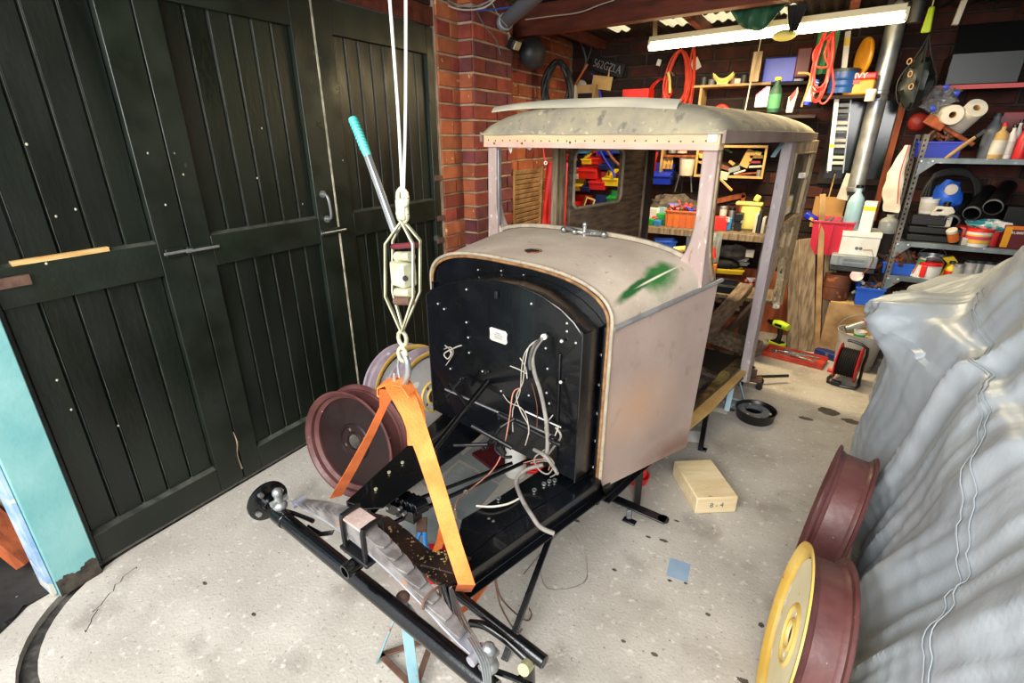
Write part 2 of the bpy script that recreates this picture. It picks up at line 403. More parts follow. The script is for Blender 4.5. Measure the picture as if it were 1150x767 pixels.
# green paint sprayed on the scuttle and an orange rub on its side: marks of their own, blended into the primer by place
def mark(mname, col, c, r, rot=0, nz=.55, sc=14, soft=.35):
    nt = M[mname].node_tree; n = nt.nodes; l = nt.links; b = n['Principled BSDF']; old = b.inputs['Base Color'].links[0].from_socket
    tc = n.new('ShaderNodeTexCoord'); mp = n.new('ShaderNodeMapping'); mp.vector_type = 'TEXTURE'; mp.inputs['Location'].default_value = c; mp.inputs['Rotation'].default_value = (0, 0, rot); mp.inputs['Scale'].default_value = r
    l.new(tc.outputs['Object'], mp.inputs['Vector']); ln = n.new('ShaderNodeVectorMath'); ln.operation = 'LENGTH'; l.new(mp.outputs[0], ln.inputs[0])
    t = n.new('ShaderNodeTexNoise'); t.inputs['Scale'].default_value = sc; t.inputs['Detail'].default_value = 6; l.new(tc.outputs['Object'], t.inputs['Vector'])
    m1 = n.new('ShaderNodeMath'); m1.operation = 'MULTIPLY_ADD'; m1.inputs[1].default_value = nz * 2; l.new(t.outputs['Fac'], m1.inputs[0]); l.new(ln.outputs['Value'], m1.inputs[2])
    mr = n.new('ShaderNodeMapRange'); mr.inputs['From Min'].default_value = 1 + nz + soft; mr.inputs['From Max'].default_value = 1 + nz - soft; l.new(m1.outputs[0], mr.inputs['Value'])
    x = n.new('ShaderNodeMix'); x.data_type = 'RGBA'; l.new(mr.outputs[0], x.inputs['Factor']); l.new(old, x.inputs[6]); x.inputs[7].default_value = lin(col); l.new(x.outputs[2], b.inputs['Base Color'])
mark('primer_top', '#2c6a2e', (.482, .31, 1.08), (.040, .095, .2), 0)
mark('primer_top', '#1f5526', (.468, .16, 1.08), (.013, .11, .2), -.05, soft=.3)
mark('primer_top', '#d9d0b8', (.487, .30, 1.08), (.0035, .12, .2), -.12, nz=.15)  # pale highlight along the green smear, put into the colour
mark('primer', '#b09078', (.5, .18, .62), (.3, .15, .10), 0, soft=.9, nz=.5, sc=8)
mark('primer', '#7f6355', (.5, .45, .33), (.3, .16, .05), 0, soft=.7, nz=.5, sc=12)
# ================================================================== setting
WX, BY, RX, CZ = -2.2, 4.95, 2.75, 2.62
# floor: slab inside the curved door track, groove, outside strip
def track(off):
    pts = []
    c = Vector((-1.76, .62)); r = .44 + off
    pts.append((c.x - r, 3.0)); pts.append((c.x - r, 1.4))
    for k in range(0, 13):
        a = PI + PI / 2 * k / 12; pts.append((c.x + r * math.cos(a), c.y + r * math.sin(a)))
    pts.append((RX, c.y - r)); return pts
inn = track(0)
m_ = MB(); poly = [p for p in inn] + [(RX, BY), (inn[0][0], BY)]
m_.prism(poly, (0, 0, -.1), (1, 0, 0), (0, 1, 0), (0, 0, .1))
floor = struct('floor', m_, 'concrete')
m_ = MB()
o1 = track(0); o2 = track(.055)
for i in range(len(o1) - 1):
    m_.prism([o1[i], o1[i+1], o2[i+1], o2[i]], (0, 0, -.1), (1, 0, 0), (0, 1, 0), (0, 0, .072))
g_ = obj('track_groove', m_, 'groove_dirt', floor)
m_ = MB(); o3 = track(.055)
poly = o3 + [(RX, -1.2), (-3.4, -1.2), (-3.4, 3.0)]
m_.prism(poly, (0, 0, -.1), (1, 0, 0), (0, 1, 0), (0, 0, .098))
struct('floor_outside', m_, 'concrete')
m_ = MB()

def soilf(a, b):
    th = 2 * PI * a; k = b * (1 + .16 * math.sin(3 * th + 1) + .10 * math.sin(7 * th))
    x = -2.72 + .66 * k * math.cos(th); y = .18 + .40 * k * math.sin(th)
    return (min(x, -2.225 if y > .25 else -2.20 + (.25 - y) * .55), y, .001 + .022 * (1 - b ** 2) * (.6 + noise.noise(Vector((x * 9, y * 9, 1)))))
m_.grid(soilf, 60, 14, thick=(0, 0, -.006))
s_ = obj('soil', m_, 'soil'); s_['kind'] = 'stuff'; s_['label'] = 'damp dark soil and debris outside the door track'
# long crack following the track
m_ = MB(); cr = [Vector((*p, .0006)) for p in track(-.13)[2:11]]
cr = [p + Vector((rnd.uniform(-.012, .012), rnd.uniform(-.012, .012), 0)) for p in cr for _ in (0, 1)]
m_.ribbon(cr[2:], (0.3, 1, 0), .0022, .001)
obj('crack', m_, 'black_matte', floor)
# worn flagstones set in the slab under the chassis
m_ = MB()
fl = [[(440, 600), (478, 560), (520, 590), (480, 640)], [(478, 557), (515, 520), (560, 545), (523, 588)], [(515, 516), (545, 490), (590, 515), (560, 542)], [(455, 520), (500, 487), (520, 512), (478, 548)]]
mat('flag_grey', '#7d8484', '#969c9a', rough=.85, scale=5, bump=.6)
for q in fl:
    ps = [at(x, y, Z=0) for x, y in q]; mb = MB(); mb.prism([(p.x, p.y) for p in ps], (0, 0, -.02), (1, 0, 0), (0, 1, 0), (0, 0, .0225)); obj('slab', mb, 'flag_grey', floor)
# oil stains: thin puddle films
mat('oil', '#3a342e', '#57514a', rough=.7, scale=14)
def blot(px, py, rx, ry, seed, name='oil_stain', m='oil'):
    c = at(px, py, Z=0); n = 22; r = random.Random(seed); ph = r.random() * 9
    pts = [(c.x + rx * math.cos(2 * PI * i / n) * (1 + .45 * noise.noise(Vector((i * .9, ph, seed)))), c.y + ry * math.sin(2 * PI * i / n) * (1 + .45 * noise.noise(Vector((i * .9, ph + 4, seed))))) for i in range(n)]
    mb = MB(); mb.prism(pts, (0, 0, -.01), (1, 0, 0), (0, 1, 0), (0, 0, .0107)); return obj(name, mb, m, floor)
for i, (x, y, a, b) in enumerate([(745, 607, .018, .008), (728, 603, .012, .006), (648, 585, .014, .007), (752, 652, .008, .006), (770, 655, .007, .006), (760, 585, .012, .005), (690, 640, .01, .006), (795, 690, .009, .007), (735, 735, .012, .007), (700, 720, .008, .006), (520, 735, .01, .006), (820, 460, .03, .02), (930, 462, .06, .05), (955, 473, .05, .03), (905, 470, .04, .02), (835, 765, .02, .01), (855, 702, .01, .01), (285, 690, .01, .006), (230, 655, .012, .006)]):
    blot(x, y, a, b, i)
# ---- walls
BR = {}
def brick_mesh(mname, ln=.215):
    k = (mname, round(ln, 3))
    if k not in BR:
        mb = MB(); j = .004; r = random.Random(len(BR))
        o = [(-ln / 2, -.0415), (ln / 2, -.0415), (ln / 2, .0415), (-ln / 2, .0415)]
        vs = [(x, 0, z) for x, z in o] + [(x * .96, -.012 - r.uniform(0, .003), z * .9) for x, z in o]
        mb.add(vs, [(4, 5, 6, 7), (0, 1, 5, 4), (1, 2, 6, 5), (2, 3, 7, 6), (3, 0, 4, 7)])
        BR[k] = mb.mesh('brick', mname)
    return BR[k]
def bricks(parent, p0, ax, length, z0, z1, nrm, mats, keep=None, header_every=0, seed=1):
    """courses of single bricks standing proud of the wall's mortar; those outside KEEP are joined"""
    r = random.Random(seed); ax = Vector(ax); p0 = Vector(p0); nrm = Vector(nrm)
    rz = math.atan2(ax.y, ax.x); q = Matrix.Rotation(rz, 3, 'Z')
    if (q @ Vector((0, -1, 0))).dot(nrm) < 0: q = Matrix.Rotation(rz + PI, 3, 'Z'); rz += PI
    rest = {}; row = 0; z = z0 + .0475; n = 0
    while z < z1:
        head = (row % 2 == 1) if header_every == 2 else False
        L0 = .13 if head else .272
        x = -(.05 if head else (0.141 if row % 2 else 0))
        while x < length:
            a = max(x, 0); b = min(x + L0, length)
            if b - a > .03:
                c = p0 + ax * ((a + b) / 2) + Vector((0, 0, z)); mn = r.choice(mats); ln = round(b - a, 2)
                c2 = c + nrm * r.uniform(-.004, .002)
                if (keep is None or keep(c)) and n < 290:
                    o = bpy.data.objects.new('brick', brick_mesh(mn, ln)); C.objects.link(o); o.parent = parent
                    o.location = c2; o.rotation_euler = (r.uniform(-.01, .01), r.uniform(-.012, .012), rz); n += 1
                else:
                    mb = rest.setdefault(mn, MB()); me = brick_mesh(mn, ln)
                    mb.add([q @ v.co + c2 for v in me.vertices], [tuple(p.vertices) for p in me.polygons])
            x += L0 + .012
        z += .095; row += 1
    for mn, mb in rest.items():
        o = obj('brickwork', mb, mn, parent); o['kind'] = 'stuff'
def vis(px0, py0, px1, py1):
    def k(c):
        r = c.x * .8660254 + c.y * .5; fw = -c.x * .5 + c.y * .8660254; z = c.z - CAMH
        de = fw * math.cos(PITCH) - z * math.sin(PITCH); up = fw * math.sin(PITCH) + z * math.cos(PITCH)
        x = 575 + FPX * r / de; y = 383.5 - FPX * up / de
        return px0 < x < px1 and py0 < y < py1
    return k
m_ = MB(); m_.b2((WX - .22, 2.86, 0), (WX, BY + .2, CZ))
wl = struct('wall_left', m_, 'mortar')
bricks(wl, (WX, 2.87, 0), (0, 1, 0), .24, 0, 2.5, (1, 0, 0), ['brick_orange', 'brick_orange', 'brick_red'], seed=3)
bricks(wl, (WX, 3.61, 0), (0, 1, 0), 1.3, 0, 2.5, (1, 0, 0), ['brick_orange', 'brick_red', 'brick_orange'], keep=vis(570, 60, 720, 280), seed=4)
m_ = MB(); m_.b2((WX - .02, 3.105, 0), (WX + .115, 3.595, 2.45)); pier = obj('pier', m_, 'mortar', wl)
bricks(pier, (WX + .115, 3.1, 0), (0, 1, 0), .5, 0, 2.45, (1, 0, 0), ['brick_purple', 'brick_purple', 'brick_red'], seed=5)
bricks(pier, (WX + .012, 3.105, 0), (1, 0, 0), .1, 0, 2.45, (0, -1, 0), ['brick_purple', 'brick_red', 'brick_orange'], seed=6)
m_ = MB(); m_.b2((WX - .2, BY, 0), (RX + .2, BY + .2, CZ))
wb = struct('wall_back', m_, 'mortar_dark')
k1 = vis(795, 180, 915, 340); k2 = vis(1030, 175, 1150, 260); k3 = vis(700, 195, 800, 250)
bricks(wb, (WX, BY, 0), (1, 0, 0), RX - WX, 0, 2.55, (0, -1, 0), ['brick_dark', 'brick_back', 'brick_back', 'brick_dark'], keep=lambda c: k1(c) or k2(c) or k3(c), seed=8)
m_ = MB(); m_.b2((RX, .2, 0), (RX + .2, BY, CZ)); struct('wall_right', m_, 'mortar_dark')
# wall beyond the green doors, near the camera: dark boards behind the teal post
m_ = MB(); m_.b2((-3.5, -.6, 0), (-3.2, 1.4, 2.4)); struct('wall_left_outside', m_, 'brick_dark')
# ---- ceiling : dark corrugated sheets over purlins
m_ = MB()
def corr(x0, x1, y0, y1, z, name, m, parent=None):
    n = int((x1 - x0) / .0187); mb = MB()
    mb.grid(lambda a, b: (x0 + (x1 - x0) * a, y0 + (y1 - y0) * b, z + .012 * math.sin((x0 + (x1 - x0) * a) / .075 * 2 * PI)), n, 1, thick=(0, 0, .004))
    return obj(name, mb, m, parent)
mat('roof_light', '#fff2c8', rough=.5, trans=0)
nt = M['roof_light'].node_tree; tr = nt.nodes.new('ShaderNodeBsdfTranslucent'); tr.inputs['Color'].default_value = (1, .92, .7, 1)
nt.links.new(tr.outputs[0], nt.nodes['Material Output'].inputs['Surface'])
holes = [(-1.27, -.60, 0, 0), (-1.70, -1.52, 0, 0), (-.45, -.30, 0, 0)]; LZ = 2.42
ceil = corr(WX - .3, RX + .3, -.1, 3.95, CZ, 'ceiling', 'corrugated'); ceil['kind'] = 'structure'
xs = [WX - .3]
for h in sorted(holes): xs += [h[0], h[1]]
xs.append(RX + .3)
for i in range(len(xs) - 1):
    if i % 2 == 0: corr(xs[i], xs[i+1], 4.36, 4.66, LZ, 'roof_sheet', 'corrugated', ceil)
    else: corr(xs[i], xs[i+1], 4.36, 4.66, LZ, 'roof_light', 'roof_light', ceil)
corr(WX - .3, RX + .3, 4.66, BY + .2, LZ, 'roof_sheet', 'corrugated', ceil)
corr(WX - .3, RX + .3, 3.95, 4.36, LZ, 'roof_sheet', 'corrugated', ceil)
obj('step_board', MB().b2((WX - .3, 3.93, LZ), (RX + .3, 3.95, CZ)), 'dark_wood', ceil)
for k, y in enumerate([.3, .95, 1.6, 2.25, 2.9, 3.5]):
    mb = MB(); mb.b2((WX, y - .03, CZ - .13), (RX, y + .03, CZ - .02)); obj('purlin', mb, 'dark_wood', ceil)
mb = MB(); p = at(585, 42, Z=2.3); q = at(770, 16, Z=2.3); dr = (q - p).normalized()
a = p + dr * (-.12); b = p + dr * 5.0
a.z = b.z = 2.39; mb.bar(a, b, .09, .19); obj('tie_beam', mb, 'beam_wood', ceil, bev=.004)
for x in (-1.9, -.95, .0, .95, 1.9):
    mb = MB(); mb.bar((x, 3.95, LZ - .05), (x, BY, LZ - .05), .05, .07); obj('rafter', mb, 'beam_wood', ceil)
# ---- folding doors: three leaves
def leaf(name, y0, y1, s0, s1, nb, ztop, lab=''):
    """stiles s0, s1 wide, three rails, tongued boards between, each piece its own"""
    mb = MB(); mb.b2((WX - .05, y0, .02), (WX, s0, ztop)); root = struct(name, mb, 'green_paint', bev=.003)
    def part(n, a, b, m='green_paint', bev=.003): return obj(n, MB().b2(a, b), m, root, bev=bev)
    part('stile', (WX - .05, s1, .02), (WX, y1, ztop))
    part('rail', (WX - .049, s0, .02), (WX - .001, s1, .145)); part('rail', (WX - .049, s0, 1.082), (WX - .001, s1, 1.212)); part('rail', (WX - .049, s0, 2.07), (WX - .001, s1, ztop))
    for z in (.145, 1.212):                      # dusty chamfer on the rails
        mb = MB(); mb.prism([(0, 0), (-.03, .012), (-.03, 0)], (WX - .002, s0, z), (1, 0, 0), (0, 0, 1), (0, s1 - s0, 0)); obj('ledge', mb, 'rail_dust', root)
    for (za, zb) in ((.145, 1.082), (1.212, 2.07)):
        w = (s1 - s0) / nb
        for i in range(nb):
            y = s0 + i * w; mb = MB(); x = WX - .026 - rnd.uniform(0, .002)
            prof = [(0, -.012), (.004, -.004), (.007, -.004), (.010, 0), (w - .006, 0), (w - .002, -.004), (w - .001, -.012)]
            mb.prism([(q_[1], q_[0]) for q_ in prof], (x, y, za), (1, 0, 0), (0, 1, 0), (0, 0, zb - za)); obj('board', mb, 'green_board', root)
            mb = MB(); mb.tube([(x - .001, y + .0055, za), (x - .001, y + .0055, zb)], .0014, 5, smooth=False); obj('bead', mb, 'rail_dust', root)
    return root
d1 = leaf('door_1', .40, 1.136, .52, 1.02, 5, 2.22)
d2 = leaf('door_2', 1.142, 1.925, 1.234, 1.805, 6, 2.22)
d3 = leaf('door_3', 1.937, 2.84, 2.045, 2.775, 8, 2.22)
mb = MB(); mb.b2((WX - .03, 1.9265, .05), (WX + .002, 1.9355, 2.21)); obj('edge_strip', mb, 'pale_edge', d2)  # pale strip stands in for daylight along the gap between the leaves
mb = MB(); mb.b2((WX - .06, .36, 2.23), (WX - .005, 2.86, 2.33)); struct('trim_1', mb, 'beam_wood')
mb = MB(); mb.b2((WX - .06, .36, 2.34), (WX - .02, 2.86, 2.62)); struct('trim_2', mb, 'dark_wood')
# bright edge of the third leaf's end, handle, bolts and hinges
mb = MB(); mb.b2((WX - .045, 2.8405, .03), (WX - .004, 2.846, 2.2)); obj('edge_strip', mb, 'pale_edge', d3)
def pull(par, px, py0, py1):
    a = at(px, py0, X=WX); b = at(px + 5, py1, X=WX)
    mb = MB(); mb.tube([a + Vector((.0, 0, 0)), a + Vector((.035, 0, -.01)), (a + b) / 2 + Vector((.042, 0, 0)), b + Vector((.035, 0, .01)), b], .007, 8); obj('handle', mb, 'galv', par)
    for p in (a, b): mb = MB(); mb.cyl(p, p + Vector((.006, 0, 0)), .018); obj('handle_plate', mb, 'galv', par)
pull(d2, 362, 218, 246)
def barbolt(par, x0, y0, x1, y1, m='galv'):
    a = at(x0, y0, X=WX + .008); b = at(x1, y1, X=WX + .008); b.z = a.z
    mb = MB(); mb.bar(a, b, .012, .034, up=(0, 0, 1)); r_ = obj('bolt_plate', mb, 'green_paint', par, bev=.002)
    mb = MB(); mb.tube([a + Vector((.012, -.01, 0)), b + Vector((.012, .03, 0))], .006, 8, smooth=False); obj('bolt_bar', mb, m, par)
barbolt(d1, 186, 285, 206, 281); barbolt(d2, 210, 282, 236, 276); barbolt(d2, 361, 262, 382, 258)
for (px, py) in ((500, 245), (500, 270), (497, 200)):
    p = at(px - 5, py, X=WX + .006); mb = MB(); mb.box(p, (.012, .07, .035)); obj('hinge', mb, 'rust_steel', d3, bev=.002)
mb = MB(); p = at(8, 318, X=WX + .006); mb.box(p, (.012, .12, .035)); obj('hinge', mb, 'rust_steel', d1, bev=.002)
for par, px, py in [(d1, 30, 162), (d1, 85, 235), (d1, 63, 243), (d1, 166, 172), (d2, 206, 196), (d1, 186, 230), (d2, 294, 144), (d2, 289, 200), (d1, 133, 478), (d1, 64, 427), (d1, 52, 296), (d1, 80, 460), (d2, 340, 229), (d3, 385, 180)]:
    p = at(px, py, X=WX + .0005); mb = MB(); mb.ball(p, .0038, 8, 5, sq=(.25, 1, 1.2)); obj('paint_spot', mb, 'pale_edge', par)
mb = MB(); a = at(262, 485, X=WX + .001); b = at(272, 526, X=WX + .001); mb.tube([a, a.lerp(b, .3) + Vector((0, .006, 0)), a.lerp(b, .6) + Vector((0, -.006, 0)), b], [.001, .004, .002, .005], 6); obj('splintered_edge', mb, 'old_wood', d1)
# a strip of pale wood resting on the middle rail of the first leaf
a = at(12, 297, X=WX - .012); b = at(122, 281, X=WX - .012); a.z = b.z = 1.2205; a.x = b.x = WX - .012
t = thing('wood_strip', 'pale strip of wood lying on the middle rail of the leftmost green door', 'wood strip', a)
obj('strip', MB().bar(a, b, .022, .016), 'pale_wood', t, bev=.001, world=True)
# teal post with a blue edge and a rotten foot
mb = MB(); mb.b2((-2.30, .365, .0), (-2.165, .50, 2.4)); tp = struct('trim_3', mb, 'teal_paint', bev=.004)
obj('edge_board', MB().b2((-2.29, .348, .01), (-2.18, .364, 2.4)), 'blue_edge', tp, bev=.003)
mb = MB(); mb.grid(lambda a, b: (-2.163, .367 + .131 * a, .0 + (.075 + .04 * noise.noise(Vector((a * 3, 3, 1))) + .012 * noise.noise(Vector((a * 17, 1, 1)))) * b), 40, 4, thick=(-.01, 0, 0)); obj('rotten_foot', mb, 'rotten_wood', tp)
# lumber outside behind the post
for i, (a, b, w, h, m) in enumerate([((-30, 573), (46, 648), .10, .05, 'orange_wood'), ((-30, 530), (70, 598), .12, .05, 'old_wood'), ((-40, 500), (60, 552), .10, .04, 'orange_wood')]):
    p = at(*a, X=-2.55 - .10 * i); q = at(*b, X=-2.42 - .10 * i); q.z = max(q.z, .05)
    t = thing('timber_offcut', ['orange timber offcut leaning outside behind the teal post, nearest the post', 'grey-brown plank leaning outside behind the teal post, middle of the three', 'reddish board leaning outside at the far left edge, highest of the three'][i], 'plank', q)
    obj('board', MB().bar(p, q, w, h), m, t, bev=.003, world=True)
# back window of dark glass beside the flue
mb = MB(); a = at(938, 108, Y=BY - .03); b = at(987, 205, Y=BY - .03)
x0, x1, z1, z0 = a.x, b.x + .04, a.z, b.z - .02
mb = MB(); mb.plate([(x0, z0), (x1, z0), (x1, z1), (x0, z1)], [[(x0 + .04, z0 + .04), (x1 - .04, z0 + .04), (x1 - .04, z1 - .04), (x0 + .04, z1 - .04)]], (0, BY - .055, 0), (1, 0, 0), (0, 0, 1), (0, .035, 0))
w1 = struct('window_1', mb, 'dark_wood'); obj('pane', MB().b2((x0 + .03, BY - .036, z0 + .03), (x1 - .03, BY - .03, z1 - .03)), 'window_dark', w1)
obj('glazing_bar', MB().b2(((x0 + x1) / 2 - .01, BY - .052, z0 + .03), ((x0 + x1) / 2 + .01, BY - .036, z1 - .03)), 'dark_wood', w1)
# ================================================================== the stripped car
car = thing('vintage_car', 'stripped black chassis and pinkish primed body shell of a small vintage saloon', 'car', (CO[0], CO[1], 0), -CARA)
def P(name, mb, m, bev=0, par=None, world=False, label=None): return obj(name, mb, m, par or car, bev=bev, world=world, label=label)
# -- scuttle: cross-sections of an arch, (u, z) at v
def arch(w, zs, za, zb, n=26, sh=.11):
    """half width w, shoulder height zs, apex za, bottom zb : open profile from left bottom to right bottom"""
    pts = [(-w, zb), (-w, (zb + zs) / 2), (-w, zs - .05)]
    for i in range(n + 1):
        a = -1 + 2 * i / n; s = abs(a)
        u = w * math.sin(a * PI / 2) if s > .0 else 0
        zz = zs + (za - zs) * max(0, 1 - abs(u / w) ** 3) ** .42
        pts.append((u, zz))
    pts += [(w, zs - .05), (w, (zb + zs) / 2), (w, zb)]
    return pts
def sect(t):   # t 0 at the bulkhead, 1 at the windscreen
    w = .475 + (.575 - .475) * t; zs = 1.0 + (1.055 - 1.0) * t; za = 1.158 + (1.196 - 1.158) * (1 - (1 - t) ** 1.5); return w, zs, za
VW = .50
top = []
nA = 30
def topf(a, b):
    t = b; w, zs, za = sect(t); x = -1 + 2 * a; u = w * math.sin(x * PI / 2)
    return (u, VW * t, zs + (za - zs) * max(0, 1 - abs(u / w) ** 3) ** .42)
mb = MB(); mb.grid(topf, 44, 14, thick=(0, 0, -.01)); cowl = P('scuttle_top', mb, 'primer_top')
# filler hole and green paint on the scuttle
p = L(597, 286, v=.12); c_ = Vector((p.x, p.y, 0))
def ztop(u, v):
    w, zs, za = sect(min(1, max(0, v / VW))); return zs + (za - zs) * max(0, 1 - abs(min(1, abs(u / w))) ** 3) ** .42
mb = MB(); mb.lathe([(.034, 0), (.036, .003), (.030, .003), (.029, -.006), (0, -.006)], 24, (p.x, .13, ztop(p.x, .13) + .001)); P('filler_hole', mb, 'rust_tin')
mb = MB(); mb.lathe([(.027, 0), (0, 0)], 24, (p.x, .13, ztop(p.x, .13) + .0025)); P('filler_opening', mb, 'black_matte')
def patch(cu, cv, ru, rv, seed, m, name, rot=0, lift=.0012):
    n = 30; ph = seed * 3.1; ring = []
    for i in range(n):
        a = 2 * PI * i / n; k = 1 + .55 * noise.noise(Vector((math.cos(a) * 2.2, math.sin(a) * 2.2, ph)))
        x, y = ru * k * math.cos(a), rv * k * math.sin(a); ring.append((cu + x * math.cos(rot) - y * math.sin(rot), cv + x * math.sin(rot) + y * math.cos(rot)))
    vs = []; fs = []
    rings = 5
    for j in range(rings + 1):
        for (x, y) in ring:
            u = cu + (x - cu) * j / rings; v = cv + (y - cv) * j / rings; vs.append((u, v, ztop(u, v) + lift))
    for j in range(rings):
        for i in range(n): fs.append((j * n + i, j * n + (i + 1) % n, (j + 1) * n + (i + 1) % n, (j + 1) * n + i))
    mb = MB(); mb.add(vs, fs, True); return P(name, mb, m, label='green paint smear' if 'green' in m else None)
# side panels
def side(sg):
    def f(a, b):
        t = a; w, zs, za = sect(min(1.22, t * .61 / VW)); z0 = .31 - .015 * t; z1 = zs - .02
        return (sg * (w + .004), (.61 - .075 * (1 - b)) * t, z0 + (z1 - z0) * b)
    mb = MB(); mb.grid(f, 6, 6, thick=(-sg * .008, 0, 0)); return mb
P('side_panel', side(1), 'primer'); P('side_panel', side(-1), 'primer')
# shoulder behind the arch, up to the rear of the panel, and the pillar's flared foot
for sg in (1, -1):
    mb = MB(); mb.grid(lambda a, b: (sg * (.572 + .012 * a - .012 * b), .49 + .15 * a, 1.03 + (.075) * b - .02 * a * b), 5, 4, thick=(-sg * .012, 0, 0)); P('shoulder_panel', mb, 'primer')
# moulding round the front edge (bead) and the belt moulding
fr = arch(.478, 1.0, 1.158, .31)
mb = MB(); mb.tube([(u, -.004, z) for u, z in fr], .0075, 10, sub=2); P('front_bead', mb, 'bead')
mb = MB(); mb.tube([(u * .975, .006 - .014, z - .012) for u, z in fr], .006, 8, sub=2); P('inner_bead', mb, 'bead_rust')
for sg in (1, -1):
    mb = MB(); mb.tube([(sg * (sect(v_ / .5)[0] + .007), v_, sect(v_ / .5)[1] - .012) for v_ in (0, .15, .3, .45, .58, .63)], .0095, 10); P('belt_moulding', mb, 'steel_strip')
# bulkhead: flange plate with arch outline, and the box standing proud of it
def archpoly(w, zs, za, zb, n=26):
    pr = arch(w, zs, za, zb, n); return pr
mb = MB(); mb.prism(archpoly(.47, .997, 1.148, .335), (0, .004, 0), (1, 0, 0), (0, 0, 1), (0, .02, 0)); P('bulkhead', mb, 'black_gloss')
fw, fz, fa, fb = .40, .975, 1.098, .40
boxpts = [(-.372, .40), (-.372, .975), (-.33, 1.003), (-.23, 1.048), (-.10, 1.088), (.03, 1.108), (.15, 1.110), (.26, 1.094), (.35, 1.062), (.405, 1.028), (.443, .992), (.443, .40)]
mb = MB(); mb.prism(boxpts, (0, -.125, 0), (1, 0, 0), (0, 0, 1), (0, .13, 0)); box_ = P('footwell_box', mb, 'black_gloss', bev=.004)
# raised lip of the box front
mb = MB(); mb.tube([(.035 + (u - .035) * .993, -.126, z - .003) for u, z in boxpts], .004, 6, smooth=False); P('box_lip', mb, 'black_gloss', par=box_)
mb = MB(); mb.b2((.345, -.133, .43), (.357, -.124, .90)); P('stiffener', mb, 'black_gloss', bev=.003, par=box_)
# side flange of the flange plate, vertical angle on the right
mb = MB(); mb.b2((.452, -.018, .34), (.462, .005, .99)); P('angle_flange', mb, 'black_gloss', bev=.002)
mb = MB(); mb.b2((-.462, -.018, .34), (-.452, .005, .99)); P('angle_flange', mb, 'black_gloss', bev=.002)
# bolts, placed on the faces
bm_ = MB(); bm_.lathe([(0, -.006), (.006, -.006), (.0075, -.003), (.0075, 0)], 6, axis=(0, 1, 0)); bolt_me = bm_.mesh('bolt', 'bolt_bright')
def bolt(px, py, v, s=1, me=None, par=None):
    p = L(px, py, v=v); o = bpy.data.objects.new('bolt', me or bolt_me); C.objects.link(o); o.parent = par or car; o.location = p; o.scale = (s * .58, s * .58, s * .58)
V = -.128
for px, py in [(492, 341), (499, 347), (524, 325), (597, 341), (637, 363), (524, 362), (526, 379), (506, 395), (527, 396), (506, 414), (542, 417), (563, 439), (614, 441), (617, 453), (647, 385), (613, 391), (615, 414), (594, 444), (637, 372)]: bolt(px, py, V)
for px, py in [(631, 383), (630, 429)]: bolt(px, py, V - .008, 1.5)
for px, py in [(537, 303), (563, 304), (588, 309), (614, 317), (640, 330)]: bolt(px, py, 0, .8)
for z in (.40, .52, .64, .76, .88): 
    o = bpy.data.objects.new('bolt', bolt_me); C.objects.link(o); o.parent = car; o.location = (.443, .0, z); o.scale = (.8,) * 3
# hinge-like bracket near the top of the box and the data plate
p = L(558, 331, v=V); mb = MB(); mb.box((p.x, V - .003, p.z), (.016, .01, .03)); P('bracket', mb, 'black_satin', bev=.002)
p = L(560, 377, v=V)
mb = MB(); hw, hh = .046, .027
mb.prism([(-hw, -hh * .8), (-hw * .8, -hh), (hw * .8, -hh * 1), (hw, -hh * .7), (hw * .95, 0), (hw, hh * .7), (hw * .8, hh), (-hw * .8, hh), (-hw, hh * .8), (-hw * .95, 0)], (p.x, V - .001, p.z), (1, 0, 0), (0, 0, 1), (0, -.0015, 0))
dp = P('data_plate', mb, 'off_white')
for k, (w, z) in enumerate([(.03, .010), (.05, .003), (.045, -.004), (.038, -.011)]):
    mb = MB(); mb.b2((p.x - w / 2, V - .0032, p.z + z - .0014), (p.x + w / 2, V - .0024, p.z + z + .0014)); P('printed_line', mb, 'mid_grey', par=dp)
# -- windscreen surround
lt = toloc(at(540, 158, v=.48)); rt = toloc(at(803, 154, v=.48))
ZH = 1.575
def pillar(u, w0, w1, name, m):
    sg = 1 if u > 0 else -1
    f = MB(); zs = [1.03, 1.06, 1.10, 1.14, 1.18, 1.22, 1.27, 1.32, 1.42, ZH + .02]
    ws = [.15, .13, .105, .085, .07, .062, .056, .053, .05, .05]
    vs = []
    for z, w in zip(zs, ws):
        uo = sg * (.582 - .012 * (z - 1.03) / .6); ui = uo - sg * (.055 + .16 * max(0, (1.32 - z) / .3) ** 2.4)
        v0 = VW - .02 - .02 * (z > 2); v1 = v0 + w * 1.1 
        vs += [(uo, v0 + .0, z), (uo, v1, z), (ui, v1 - .01, z), (ui, v0, z)]
    fs = [(k * 4 + i, k * 4 + (i + 1) % 4, k * 4 + 4 + (i + 1) % 4, k * 4 + 4 + i) for k in range(len(zs) - 1) for i in range(4)] + [(3, 2, 1, 0), tuple(range(len(vs) - 4, len(vs)))]
    f.add(vs, fs); o_ = P(name, f, m, bev=.006)
    g_ = MB(); n_ = len(zs); g_.add([(vs[k * 4 + 1][0] + sg * .0015, vs[k * 4 + 1][1] - (.034 if j else .001), zs[k]) for k in range(n_) for j in (0, 1)], [(2 * k, 2 * k + 1, 2 * k + 3, 2 * k + 2) for k in range(n_ - 1)]); fl = P('bare_edge', g_, 'flaky_wood', par=o_); fl.modifiers.new('thickness', 'SOLIDIFY').thickness = .002
    return o_
pr_ = pillar(1, 0, 0, 'windscreen_pillar', 'pink_primer'); pl_ = pillar(-1, 0, 0, 'windscreen_pillar', 'pink_primer')
